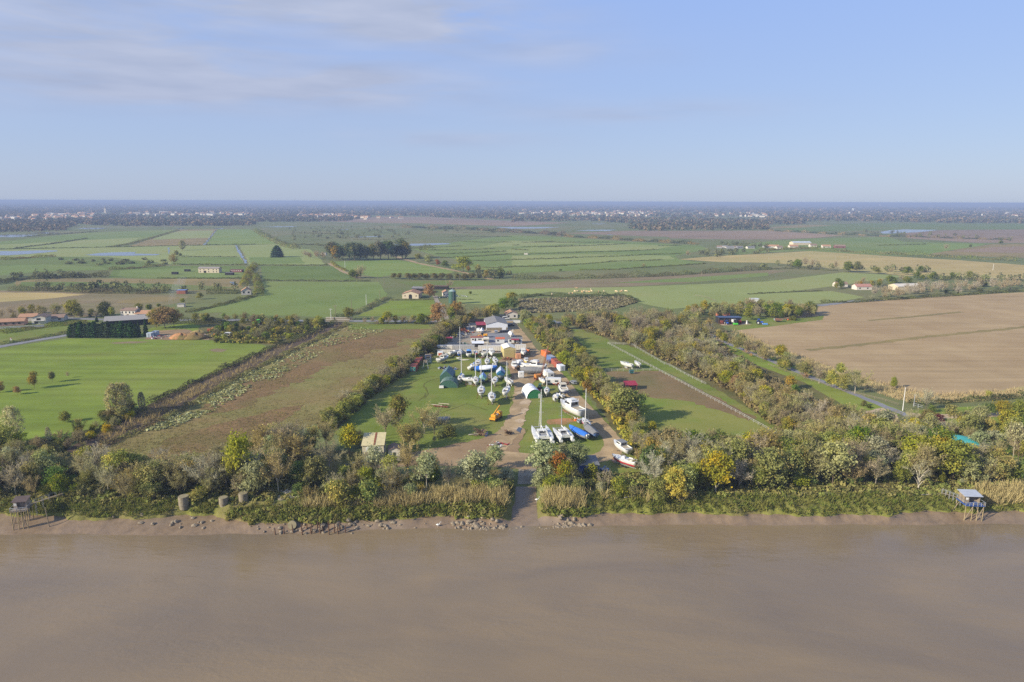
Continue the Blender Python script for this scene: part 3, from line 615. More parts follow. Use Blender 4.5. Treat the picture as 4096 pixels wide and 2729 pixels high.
def oval(seed, n=1300, r=.19, z0=.12, leaf=.026, up=True):
    rs = np.random.RandomState(seed); z = rs.rand(n); prof = np.sin(np.clip(z, 0, 1) ** .8 * 3.05) ** .6
    th = rs.rand(n) * 6.28; rr = r * prof * (.62 + .42 * rs.rand(n)) * (1 + .25 * np.sin(th * 4 + rs.rand() * 6))
    c = np.stack([rr * np.cos(th), rr * np.sin(th), z0 + (1 - z0) * z], 1)
    e = c + np.stack([np.cos(th) * .02, np.sin(th) * .02, .03 + .04 * rs.rand(n)], 1)
    v, f = blades(c, e, np.full(n, .009), rs); m = n
    v2, f2 = quads(c[:m], np.stack([np.cos(th[:m]), np.sin(th[:m]), np.full(m, .4)], 1) + rs.normal(size=(m, 3)) * .5, leaf * (.5 + rs.rand(m)), np.ones(m), rs)
    tn = .5 + .5 * np.sin(z * 17 + th * 2)
    return cat([(v, f, np.clip(tn * .6 + .4 * rs.rand(n), 0, 1), tn), (v2, f2, rs.rand(m), tn[:m])])
def strip_pts(pl, step, rs):
    out = []
    for a, b in zip(pl[:-1], pl[1:]):
        L = (b - a).length; k = max(1, int(L / step))
        for i in range(k): out.append(a.lerp(b, (i + rs.rand()) / k))
    return out

LM = {
 'pale':   leaf_mat('pale_poplar_leaves', g(150, 140, 84), g(204, 192, 130), g(176, 166, 84), .35),
 'bare':   leaf_mat('bare_twigs', g(122, 114, 78), g(186, 174, 126), g(160, 152, 84), .3),
 'brown':  leaf_mat('brown_twigs', g(112, 104, 66), g(176, 162, 106), g(150, 144, 76), .3),
 'grey':   leaf_mat('grey_twigs', g(128, 122, 98), g(192, 184, 150), g(164, 158, 108), .3),
 'olive':  leaf_mat('olive_leaves', g(101, 108, 44), g(171, 169, 77), g(180, 164, 68), .35),
 'green':  leaf_mat('dark_green_leaves', g(72, 92, 37), g(131, 149, 57), g(153, 153, 59), .35),
 'lime':   leaf_mat('lime_leaves', g(120, 128, 48), g(170, 168, 74), g(166, 162, 72), .4),
 'yellow': leaf_mat('yellow_leaves', g(170, 150, 44), g(226, 200, 66), g(138, 142, 50), .4),
 'willow': leaf_mat('silver_willow_leaves', g(130, 134, 88), g(186, 186, 136), g(156, 158, 98), .35),
 'rust':   leaf_mat('rust_leaves', g(146, 118, 48), g(190, 158, 72), g(136, 128, 58), .35),
 'red':    leaf_mat('red_leaves', g(116, 108, 50), g(168, 142, 70), g(170, 104, 62), .35),
 'dark':   leaf_mat('evergreen_needles', g(33, 49, 30), g(70, 92, 50), None, .12),
 'pine':   leaf_mat('pine_needles', g(49, 67, 37), g(94, 112, 59), g(122, 115, 57), .15),
 'scrub':  leaf_mat('dull_scrub_leaves', g(94, 92, 50), g(158, 146, 83), g(126, 131, 59), .3),
 'hedge':  leaf_mat('dark_hedge_leaves', g(63, 70, 37), g(119, 117, 61), g(108, 112, 46), .25),
 'plum':   leaf_mat('plum_leaves', g(65, 36, 39), g(108, 65, 63), None, .2),
 'reed': leaf_mat('dry_reed', g(146, 124, 80), g(200, 174, 120), None, .25),
 'silver': leaf_mat('silver_scrub', g(126, 124, 83), g(189, 183, 134), g(137, 133, 77), .2),
 'sward': leaf_mat('sward', g(100, 104, 50), g(150, 148, 74), g(150, 136, 84), .35),
 'deadscrub': leaf_mat('dead_scrub', g(108, 102, 82), g(156, 148, 118), g(128, 122, 88), .25),
 'farwood': leaf_mat('far_woodland', g(49, 58, 41), g(94, 99, 66), g(131, 108, 72), .15),
}
CR = {}
def crown(key, fn, *a, **k):
    V_, F_, T_ = fn(*a, **k); me = np_mesh(key, V_, F_, None, T_); me.materials.append(LM['olive']); CR[key] = me
for i in range(5): crown('leafy%d' % i, leafy, 11 + i, 190, 17, (.10, 1), .47 + .03 * (i % 3), 7 + i, .036, .046, twig=90)
for i in range(3): crown('loose%d' % i, leafy, 41 + i, 110, 12, (.24, 1), .36, 6, .034, .05, twig=200)
for i in range(5): crown('bare%d' % i, bare, 71 + i, 10 + i % 3, 15, 15, .46 + .04 * (i % 3))
for i in range(3): crown('snag%d' % i, bare, 61 + i, 8, 8, 7, .44, .2, .9, 60, .02, .010)
for i in range(3): crown('dense%d' % i, bare, 91 + i, 13, 17, 16, .50, .06, .75, 900, .03)
for i in range(4): crown('bush%d' % i, leafy, 121 + i, 130, 15, (.0, 1), .68, 8, .062, .085, twig=80)
for i in range(3): crown('thicket%d' % i, bare, 141 + i, 13, 14, 14, .72, .0, .5, 600, .045, .010)
for i in range(3): crown('cone%d' % i, cone, 161 + i, .33, 3400, .04, .02, .55)
for i in range(2): crown('spire%d' % i, cone, 171 + i, .11, 1500, .026)
for i in range(3): crown('oval%d' % i, oval, 181 + i)
for i in range(4): crown('far%d' % i, leafy, 201 + i, 34, 8, (.10, 1), .40, 5, .10, .06)
m_bark = noise_mat('bark', g(112, 98, 80), g(76, 64, 50), scale=3, rough=.95)
m_pale = noise_mat('pale_bark', g(206, 198, 178), g(156, 144, 122), scale=2.5, rough=.9)
TR = {}
def trunk_mesh(key, seed, r=.016, limbs=6, rx=.3, z0=.2):
    rs = random.Random(seed); b = MB(); lx, ly = (rs.random() - .5) * .06, (rs.random() - .5) * .06
    b.tube([(0, 0, -.03), (lx * .3, ly * .3, .2), (lx, ly, .5), (lx * 1.4, ly * 1.4, .82)], [r, r * .8, r * .5, r * .15], 6)
    for i in range(limbs):
        th = 6.28 * (i + rs.random() * .7) / limbs; zb = z0 + rs.random() * .25; o = rx * (.5 + .5 * rs.random()); zt = min(.93, zb + .3 + .25 * rs.random())
        b.tube([(lx * zb, ly * zb, zb), (o * .5 * math.cos(th), o * .5 * math.sin(th), zb + (zt - zb) * .62), (o * math.cos(th), o * math.sin(th), zt)], [r * .62, r * .42, r * .14], 5)
    me = bpy.data.meshes.new(key); me.from_pydata(b.v, [], b.f); me.materials.append(m_bark); TR[key] = me
for i in range(4): trunk_mesh('tk%d' % i, 300 + i, .014, 7, .26)
for i in range(2): trunk_mesh('slim%d' % i, 320 + i, .010, 4, .12, .25)
for i in range(2): trunk_mesh('stout%d' % i, 330 + i, .024, 7, .3, .12)
KIND = {  # kind: (crown keys, trunk keys, material, label words, width)
 'bare': (['bare%d' % i for i in range(5)], ['tk%d' % i for i in range(4)], 'bare', 'nearly bare grey-brown tree'),
 'grey': (['bare%d' % i for i in range(5)], ['tk%d' % i for i in range(4)], 'grey', 'bare ash-grey tree with pale twigs'),
 'snag': (['snag%d' % i for i in range(3)], ['stout%d' % i for i in range(2)], 'grey', 'bare pale-limbed tree with a visible white trunk'),
 'brown': (['dense%d' % i for i in range(3)], ['tk%d' % i for i in range(4)], 'brown', 'brown tree of dense fine twigs'),
 'olive': (['leafy%d' % i for i in range(5)], ['tk%d' % i for i in range(4)], 'olive', 'olive-green leafy tree'),
 'green': (['leafy%d' % i for i in range(5)], ['tk%d' % i for i in range(4)], 'green', 'dark green leafy tree'),
 'lime': (['leafy%d' % i for i in range(5)], ['tk%d' % i for i in range(4)], 'lime', 'yellow-green tree'),
 'thin': (['loose%d' % i for i in range(3)], ['slim%d' % i for i in range(2)], 'lime', 'thin yellow-green tree with sparse leaves'),
 'yellow': (['leafy%d' % i for i in range(5)], ['tk%d' % i for i in range(4)], 'yellow', 'bright yellow tree'),
 'willow': (['leafy%d' % i for i in range(5)], ['tk%d' % i for i in range(4)], 'willow', 'silver-leaved willow tree'),
 'wisp': (['loose%d' % i for i in range(3)], ['slim%d' % i for i in range(2)], 'willow', 'slender silver-leaved tree with pale trunk'),
 'rust': (['leafy%d' % i for i in range(5)], ['tk%d' % i for i in range(4)], 'rust', 'rust-coloured autumn tree'),
 'red': (['leafy%d' % i for i in range(5)], ['tk%d' % i for i in range(4)], 'red', 'reddish autumn tree'),
 'pine': (['leafy%d' % i for i in range(5)], ['stout%d' % i for i in range(2)], 'pine', 'tall dark green pine tree'),
 'conifer': (['cone%d' % i for i in range(3)], ['stout%d' % i for i in range(2)], 'dark', 'dark conical conifer'),
 'cypress': (['spire%d' % i for i in range(2)], ['slim%d' % i for i in range(2)], 'dark', 'narrow dark cypress'),
 'poplar': (['oval%d' % i for i in range(3)], ['slim%d' % i for i in range(2)], 'pale', 'tall pale oval poplar'),
 'scrubtree': (['far%d' % i for i in range(4)], ['tk%d' % i for i in range(4)], 'scrub', 'small dull brown-green tree'),
 'fargreen': (['far%d' % i for i in range(4)], ['tk%d' % i for i in range(4)], 'hedge', 'small dark green tree'),
 'farrust': (['far%d' % i for i in range(4)], ['tk%d' % i for i in range(4)], 'rust', 'small orange autumn tree'),
}
BUSH = {
 'olive': (['bush%d' % i for i in range(4)], 'olive', 'rounded olive-green bush'),
 'green': (['bush%d' % i for i in range(4)], 'green', 'dense green bush'),
 'lime': (['bush%d' % i for i in range(4)], 'lime', 'yellow-green bush'),
 'yellow': (['bush%d' % i for i in range(4)], 'yellow', 'yellow bush'),
 'willow': (['bush%d' % i for i in range(4)], 'willow', 'silvery willow bush'),
 'twig': (['thicket%d' % i for i in range(3)], 'brown', 'brown twiggy bush'),
 'grey': (['thicket%d' % i for i in range(3)], 'grey', 'bare grey thicket'),
 'hedge': (['bush%d' % i for i in range(4)], 'hedge', 'dark green bramble bush'),
 'plum': (['bush%d' % i for i in range(4)], 'plum', 'dark plum-coloured bush'),
 'straw': (['thicket%d' % i for i in range(3)], 'reed', 'pale straw-coloured bush'),
}
TNAME = {'bare': 'bare_tree', 'grey': 'bare_tree', 'snag': 'bare_tree', 'brown': 'twiggy_tree', 'lime': 'autumn_tree', 'thin': 'autumn_tree', 'yellow': 'autumn_tree', 'rust': 'autumn_tree', 'red': 'autumn_tree', 'willow': 'willow_tree', 'wisp': 'willow_tree', 'pine': 'pine_tree', 'conifer': 'conifer_tree', 'cypress': 'cypress_tree', 'poplar': 'poplar_tree'}
PLACED = []; NTREE = [0, 0]
def put_crown(name, key, mat, parent=None):
    o = bpy.data.objects.new(name, CR[key]); link(o, parent)
    o.material_slots[0].link = 'OBJECT'; o.material_slots[0].material = LM[mat]; return o
def tree(v, h, kind, where, rng, label=None, w=1.0, mat=None, bark=None, group=None):
    p = v if isinstance(v, Vector) else P(v)
    z = height(p.x, p.y) if p.y < 260 else 0.0
    cr, tk, mt, words = KIND[kind]
    lb = label or ('%s %s' % (words, where)); lb = lb if len(lb.split()) <= 16 else ' '.join([w_ for w_ in words.split() if w_ not in ('nearly', 'of', 'dense', 'with', 'pale', 'sparse', 'leaves')] + where.split())
    e = empty(TNAME.get(kind, 'leafy_tree'), (p.x, p.y, z), rng.random() * 6.28, lb, 'tree', group or ('trees ' + where))
    e.scale = (h * w, h * w, h)
    c = put_crown('crown', rng.choice(cr), mat or mt, e)
    tr = bpy.data.objects.new('trunk', TR[rng.choice(tk)]); link(tr, e)
    if bark or kind in ('wisp', 'snag') or (kind in ('grey', 'thin', 'bare') and rng.random() < .45):
        tr.material_slots[0].link = 'OBJECT'; tr.material_slots[0].material = bark or m_pale
    PLACED.append((p.x, p.y, h * .3)); NTREE[0] += 1; return e
def bush(v, h, kind, where, rng, label=None, w=1.0, mat=None, group=None):
    p = v if isinstance(v, Vector) else P(v)
    z = height(p.x, p.y) if p.y < 260 else 0.0
    cr, mt, words = BUSH[kind]
    o = put_crown('thicket' if kind in ('twig', 'grey', 'straw') else 'bush', rng.choice(cr), mat or mt); o.location = (p.x, p.y, z - .05 * h); o.rotation_euler = (0, 0, rng.random() * 6.28); o.scale = (h * w, h * w, h)
    tag(o, label or ('%s %s' % (words, where)), 'bush', group or ('bushes ' + where)); NTREE[1] += 1; PLACED.append((p.x, p.y, h * .4)); return o
CLEAR = []
def scatter(vs, n, gap, rng):
    pts = poly_world(vs); xs = [p.x for p in pts]; ys = [p.y for p in pts]; out = []; tries = 0
    while len(out) < n and tries < n * 60:
        tries += 1; x = rng.uniform(min(xs), max(xs)); y = rng.uniform(min(ys), max(ys))
        if in_poly(x, y, pts) and not any((x - a) ** 2 + (y - b) ** 2 < c * c for a, b, c in CLEAR) and all((x - q.x) ** 2 + (y - q.y) ** 2 > gap * gap for q in out): out.append(Vector((x, y, 0)))
    return out
def pick(mix, rng):
    r = rng.random() * sum(w for _, w in mix)
    for k, w in mix:
        r -= w
        if r <= 0: return k
    return mix[-1][0]
def wood(where, vs, n, gap, hs, mix, bn=0, bmix=None, bhs=(1.5, 3.5), seed=1):
    rng = random.Random(seed)
    for p in scatter(vs, n, gap, rng): tree(p, rng.uniform(*hs), pick(mix, rng), where, rng, w=rng.uniform(.85, 1.2))
    if bn:
        for p in scatter(vs, bn, gap * .6, rng): bush(p, rng.uniform(*bhs), pick(bmix, rng), where, rng, w=rng.uniform(.8, 1.3))
def hedge(vs, h, w, mat, label, leaf=.35, dens=1.0, seed=None, name='hedge', tw=.0, cat_='hedge', group=None):
    """a hedgerow: one long loose body of leaves along the V polyline"""
    pl = [P(v) for v in vs]; d0 = sum(p.length for p in pl) / len(pl); rs = np.random.RandomState(seed or (int(abs(vs[0][0]) * 7 + vs[0][1] * 13) % 9999))
    leaf = max(leaf, d0 / 1500); L = sum((b - a).length for a, b in zip(pl[:-1], pl[1:]))
    n = int(min(16000, dens * L * (w + 2 * h) / (leaf * leaf) * .55)); pts = []
    seg = [(a, b) for a, b in zip(pl[:-1], pl[1:])]; ln = np.array([(b - a).length for a, b in seg]); si = rs.choice(len(seg), n, p=ln / ln.sum()); tt = rs.rand(n)
    A_ = np.array([[s[0].x, s[0].y] for s in seg]); B_ = np.array([[s[1].x, s[1].y] for s in seg]); D = (B_ - A_) / (ln[:, None] + 1e-6)
    xy = A_[si] + (B_ - A_)[si] * tt[:, None]; s_ = tt * ln[si] + np.concatenate([[0], np.cumsum(ln)])[si]
    hh = h * (.75 + .45 * np.sin(s_ / (h * 2.3) + 1) * np.sin(s_ / (h * 5.1)) + .25 * np.sin(s_ / (h * .9)))
    th = rs.rand(n) * math.pi; rr = .6 + .45 * rs.rand(n); lat = np.cos(th) * rr * w / 2; zz = np.abs(np.sin(th)) * rr * np.maximum(hh, .2 * h)
    nn = np.stack([-D[si][:, 1], D[si][:, 0]], 1); c = np.concatenate([xy + nn * lat[:, None], zz[:, None]], 1)
    nr = np.concatenate([nn * np.cos(th)[:, None], np.sin(th)[:, None]], 1) + rs.normal(size=(n, 3)) * .6
    v, f = quads(c, nr, leaf * (.6 + .9 * rs.rand(n)), .7 + .6 * rs.rand(n), rs)
    q = .5 + .5 * np.sin(s_ / (h * 1.7))
    o = add_obj(name, np_mesh(name, v, f, LM[mat], {'tone': np.clip(.55 * rs.rand(n) + .45 * q, 0, 1), 'patch': q}))
    return tag(o, label, cat_, group)

# ------------------------------------------------------------------ builders for the made things
def pm(name, col, rough=.6, metal=0.0, dirt=.12, scale=1.2, spec=.4):
    c = tuple(x for x in col); return noise_mat(name, c, tuple(x * (1 - dirt) * .97 for x in c), scale=scale, rough=rough, metal=metal, spec=spec, detail=6)
WHT = pm('white_gelcoat', g(232, 232, 226, .78), .4, dirt=.25)
FWHT = pm('weathered_white_paint', g(206, 206, 196, .62), .7, dirt=.3); CRM = pm('cream_paint', g(226, 218, 196, .85), .5, dirt=.2); GRY = pm('grey_paint', g(150, 152, 154), .6)
SLV = pm('weathered_aluminium', g(178, 182, 186), .45, .3); NAVY = pm('navy_paint', g(40, 52, 90), .4); BLUE = pm('blue_tarp', g(52, 118, 208), .55, dirt=.25); LBLU = pm('pale_blue_cover', g(120, 150, 205), .6)
TEAL = pm('teal_canvas', g(28, 92, 122), .7); REDP = pm('red_paint', g(160, 40, 48), .5); PINK = pm('pink_paint', g(222, 84, 150), .45); BLK = pm('black_rubber', g(34, 34, 36), .8); GLS = pm('dark_glass', (.02, .024, .03), .12, dirt=.0, spec=.6)
TAN = pm('tan_canvas', g(206, 196, 172), .8); RUST = pm('rusty_steel', g(142, 84, 52), .9, dirt=.4, scale=3); YEL = pm('yellow_machine_paint', g(224, 160, 40), .5, dirt=.25); ORG = pm('orange_paint', g(216, 112, 52), .6, dirt=.2)
GRN = pm('green_tarp', g(52, 130, 80), .6, dirt=.25); DGRN = pm('dark_green_netting', g(56, 98, 80), .75, dirt=.3); GTARP = pm('grey_tarp', g(128, 128, 126), .75, dirt=.25); WTARP = pm('white_tarp', g(232, 234, 236, .76), .6, dirt=.1)
TERRA = pm('terracotta_tiles', g(186, 142, 108), .85, dirt=.3, scale=2); TERR2 = pm('weathered_tiles', g(150, 124, 104), .85, dirt=.3, scale=2); FIBC = pm('fibre_cement_roof', g(132, 130, 128), .9, dirt=.2, scale=.8); REND = pm('white_render', g(226, 218, 202, .74), .85, dirt=.12)
BEIG = pm('beige_cladding', g(196, 182, 124), .7, dirt=.12); STON = pm('pale_stone', g(214, 200, 170), .9, dirt=.2, scale=2); CONC = pm('old_concrete', g(146, 136, 114), .95, dirt=.35, scale=1.5); WOOD = pm('grey_timber', g(150, 136, 114), .9, dirt=.35, scale=2); BRWN = pm('brown_timber', g(112, 84, 62), .9, dirt=.3, scale=2)
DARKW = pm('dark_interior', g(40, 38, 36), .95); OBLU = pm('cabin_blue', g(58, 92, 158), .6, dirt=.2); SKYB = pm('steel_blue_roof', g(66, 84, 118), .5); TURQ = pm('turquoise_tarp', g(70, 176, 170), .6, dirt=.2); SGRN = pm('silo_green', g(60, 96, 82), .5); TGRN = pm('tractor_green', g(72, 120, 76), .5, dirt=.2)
BRED = pm('burgundy_sheet', g(156, 44, 60), .6, dirt=.15); OXID = pm('red_oxide_paint', g(160, 84, 66), .8, dirt=.25); CBLU = pm('container_blue', g(88, 118, 172), .7, dirt=.25); LIMEG = pm('lime_machine_paint', g(90, 210, 60), .5); WALLW = pm('stained_white_wall', g(216, 210, 196, .85), .9, dirt=.3, scale=.9); PURP = pm('car_plum', g(110, 92, 110), .35); SILC = pm('car_silver', g(170, 176, 184), .3, .3); DKBL = pm('car_dark_blue', g(40, 44, 60), .3); BRICK = pm('terracotta_brick', g(206, 120, 76), .85, dirt=.2)

def Z2(x, y): return ((1700 + x / 5.885) / 1.7408, (1420 + y / 5.885) / 1.7408)
def Z3(x, y): return ((2000 + x / 5.885) / 1.7408, (1420 + y / 5.885) / 1.7408)
def gz(p): return height(p.x, p.y) if p.y < 200 else 0.08
def root(name, v, rz, label, cat, group=None, dz=0.0):
    p = v if isinstance(v, Vector) else P(v); z = gz(p) + dz
    if not isinstance(v, Vector) and z < -.3: p = P(v, z); z = gz(p) + dz
    return empty(name, (p.x, p.y, z), rad(rz), label, cat, group)

def hull_part(b, L, Bm, F, D, sw=.7, bow=1.0, yoff=0.0, z0=0.0, n=11, flare=.8):
    """a real hull form: stern at x=-L/2, bow at +L/2; material 0 topsides, 1 bottom"""
    U = [-1, -.86, -.62, -.3, 0, .3, .62, .86, 1]; sec = []
    for i in range(n):
        t = i / (n - 1); x = -L / 2 + L * t
        w = Bm / 2 * ((sw + (1 - sw) * math.sin(min(1, t / .45) * math.pi / 2)) if t < .45 else max(.02, 1 - ((t - .45) / .55) ** 2.1 * bow))
        zs = F * (1 + .30 * t * t); zb = -D * max(0, 1 - abs((t - .42) / .6) ** 2.2) + (F * .9 * max(0, (t - .8) / .2) ** 2 if t > .8 else 0) * .55
        sec.append([(x + (.05 * L * (1 - abs(u)) * -(t > .93)), yoff + w * math.copysign(1 - (1 - abs(u)) ** 2.2, u) * (1 if abs(u) > .9 else flare + (1 - flare) * abs(u)), z0 + zb + (zs - zb) * abs(u) ** 1.5) for u in U])
    k = len(U); vs = [p for s in sec for p in s]
    top, bot = [], []
    for i in range(n - 1):
        for j in range(k - 1): (top if j in (0, 1, k - 3, k - 2) else bot).append((i * k + j, i * k + j + 1, (i + 1) * k + j + 1, (i + 1) * k + j))
    o = len(b.v); b.v += vs; b.f += [tuple(q + o for q in f) for f in top] + [tuple(q + o for q in f) for f in bot] + [tuple(o + q for q in reversed(range(k)))]; b.m += [0] * len(top) + [1] * len(bot) + [0]
    return sec
def deck_part(b, sec, inset=.02, camber=.06):
    rows = []
    for s in sec:
        a, c = Vector(s[0]), Vector(s[-1]); m = (a + c) / 2 + Vector((0, 0, camber - .02))
        rows.append([a.lerp(c, inset) - Vector((0, 0, .03)), a.lerp(m, .5) + Vector((0, 0, camber * .3)), m, c.lerp(m, .5) + Vector((0, 0, camber * .3)), c.lerp(a, inset) - Vector((0, 0, .03))])
    b.loft(rows, cap=False)
def cabin_part(b, x0, x1, w0, w1, z, h, slope=.35, back=.05):
    """trunk cabin tapering forward"""
    b.loft([[(x0 - back, -w0 / 2, z), (x0, -w0 * .42, z + h), (x0, w0 * .42, z + h), (x0 - back, w0 / 2, z)],
            [(x0 + (x1 - x0) * .6, -(w0 * .4 + w1 * .1), z), (x0 + (x1 - x0) * .55, -w0 * .38, z + h), (x0 + (x1 - x0) * .55, w0 * .38, z + h), (x0 + (x1 - x0) * .6, w0 * .4 + w1 * .1, z)],
            [(x1, -w1 / 2, z), (x1 - slope, -w1 * .35, z + h * .55), (x1 - slope, w1 * .35, z + h * .55), (x1, w1 / 2, z)]])
BOATN = [0]
def stand(e, L, Bm, zt, mat=None, label=None):
    r = empty('boat_stand', e.location, e.rotation_euler.z, label or 'prop stand with splayed legs under a laid-up boat', 'boat stand', 'stands under the laid-up boats')
    for x in (-.25 * L, .22 * L):
        for s in (-1, 1):
            MB().tube([(x, s * Bm * .30, zt), (x * 1.05, s * Bm * .52, 0)], .05, 5).tube([(x + .5, s * Bm * .5, .03), (x - .5, s * Bm * .5, .03)], .05, 4).build('leg', mat or RUST, r)
    b = MB().bbox(-.3 * L, .3 * L, -.12, .12, 0, .14); b.bbox(-.2 * L, -.2 * L + .3, -.5, .5, .14, .24).bbox(.18 * L, .18 * L + .3, -.5, .5, .14, .24); b.build('keel_block', WOOD, r)
def sailboat(v, head, L, label, hull=None, bottom=None, mast=0, near=True, cover=None, keel=1.0, props=True, stripe=None, sail=None, standm=None, cabinc=None, Bm=None):
    p = P(v); d = Vector((math.cos(rad(head)), math.sin(rad(head)), 0)); toward = -1 if d.y > 0 else 1
    if near: p = p - d * toward * L * .30
    Bm = Bm or L * .335; F = .105 * L + .1; D = .07 * L; zk = keel + D
    e = root('sailing_boat', p, head, label, 'sailing boat', 'sailing boats laid up in the boatyard')
    hull = hull or WHT; b = MB(); sec = hull_part(b, L, Bm, F, D, .62, z0=zk); b.build('hull', [hull, bottom or hull], e, smooth=True)
    b = MB(); deck_part(b, sec); b.build('deck', cabinc or WHT, e)
    zd = zk + F * 1.06
    b = MB(); cabin_part(b, -.12 * L, .26 * L, Bm * .62, Bm * .34, zd, .055 * L); c = b.build('cabin', cabinc or WHT, e)
    b = MB()
    for s in (-1, 1): b.box((.03 * L, s * Bm * .30, zd + .03 * L), (.17 * L, .05, .022 * L), 0)
    b.build('window', GLS, c)
    MB().box((.30 * L, 0, zd + .06), (.06 * L, .06 * L, .05)).box((-.02 * L, 0, zd + .062 * L), (.09 * L, .08 * L, .05)).build('hatch', GLS, e)
    b = MB()
    for s in (-1, 1): b.bbox(-.42 * L, -.13 * L, s * Bm * .24 - .06, s * Bm * .24 + .06, zd - .05, zd + .22)
    b.build('coaming', cabinc or WHT, e)
    MB().bbox(-.41 * L, -.14 * L, -Bm * .2, Bm * .2, zd - .02, zd + .035).build('cockpit_floor', pm('teak_grey', g(120, 108, 92)), e)
    b = MB(); b.loft([[(-.10 * L, -.1, zk - D * .9), (.14 * L, -.1, zk - D * .9), (.14 * L, .1, zk - D * .9), (-.10 * L, .1, zk - D * .9)], [(-.07 * L, -.06, .02), (.07 * L, -.06, .02), (.07 * L, .06, .02), (-.07 * L, .06, .02)]], closed=True)
    b.build('keel', bottom or GRY, e)
    MB().loft([[(-.47 * L, -.03, zk + F * .2), (-.40 * L, -.03, zk + F * .0), (-.40 * L, .03, zk + F * .0), (-.47 * L, .03, zk + F * .2)], [(-.48 * L, -.03, zk - D - .35), (-.43 * L, -.03, zk - D - .35), (-.43 * L, .03, zk - D - .35), (-.48 * L, .03, zk - D - .35)]], closed=True).build('rudder', WHT, e)
    b = MB()
    for s in (-1, 1):
        pts = [(sec[i][0 if s < 0 else -1][0], sec[i][0 if s < 0 else -1][1] * .97, sec[i][0][2]) for i in (0, 3, 6, 9)]
        b.tube([(q[0], q[1], q[2] + .55) for q in pts], .02, 3)
        for q in pts: b.tube([q, (q[0], q[1], q[2] + .55)], .02, 3)
    b.build('guard_rail', SLV, e)
    if stripe: 
        b = MB()
        for s in (0, -1):
            b.loft([[(q[s][0], q[s][1] * 1.012, q[s][2] - F * .18), (q[s][0], q[s][1] * 1.008, q[s][2] - F * .42)] for q in sec[:10]], cap=False)
        b.box((sec[0][0][0] - .02, 0, zk + F * .70), (.03, Bm * .60, F * .24)); b.build('stripe', stripe, e)
    if mast:
        m = MB().tube([(.08 * L, 0, zd), (.08 * L, 0, zd + mast)], [.16, .11], 8)
        for k in (.5, .76): m.tube([(.08 * L, -Bm * .3 * (1.1 - k * .5), zd + mast * k), (.08 * L, Bm * .3 * (1.1 - k * .5), zd + mast * k)], .03, 4)
        m.build('mast', WHT, e)
        MB().tube([(.07 * L, 0, zd + .115 * L), (-.32 * L, 0, zd + .10 * L)], .06, 6).build('boom', SLV, e)
        w = MB()
        for q in ((.49 * L, 0, zd + .1), (-.48 * L, 0, zd), (.06 * L, Bm * .46, zd), (.06 * L, -Bm * .46, zd)): w.tube([(.08 * L, 0, zd + mast * .97), q], .012, 3)
        w.build('rigging', GRY, e)
        if sail: MB().tube([(.07 * L, 0, zd + .14 * L), (-.10 * L, 0, zd + .13 * L), (-.31 * L, 0, zd + .12 * L)], [.26, .22, .10], 8).build('sail_cover', sail, e)
    if cover: cover_part(e, L, Bm, zk, F, cover)
    if props: stand(e, L, Bm, zk + .1, standm, 'prop stand under the ' + short(label))
    return e
def short(s):
    w = s.split(); return ' '.join(w[:11])
def cover_part(e, L, Bm, zk, F, mat, ridge=.9, name='cover', x0=-.5, x1=.5):
    rows = []
    for i in range(9):
        t = i / 8; x = L * (x0 + (x1 - x0) * t); tt = (x / L + .5)
        w = Bm / 2 * 1.05 * ((.66 + .34 * math.sin(min(1, tt / .45) * 1.57)) if tt < .45 else max(.05, 1 - ((tt - .45) / .55) ** 2.1))
        zs = zk + F * (1 + .3 * tt * tt); h = ridge * (1 - .45 * abs(2 * tt - 1) ** 2) + .04 * math.sin(i * 2.1)
        rows.append([(x, -w, zs - F * .35), (x, -w * .99, zs + .05), (x, -w * .5, zs + h * .62), (x, 0, zs + h), (x, w * .5, zs + h * .62), (x, w * .99, zs + .05), (x, w, zs - F * .35)])
    MB().loft(rows).build(name, mat, e)
def outboard(e, x, y, z, mat=None):
    o = MB().box((x - .25, y, z + .35), (.5, .42, .55), taper=.8).build('outboard_engine', mat or BLK, e)
    MB().box((x - .25, y, z - .3), (.22, .14, .8)).tube([(x - .45, y, z - .62), (x - .1, y, z - .62)], [.02, .09], 6).build('engine_leg', GRY, o)
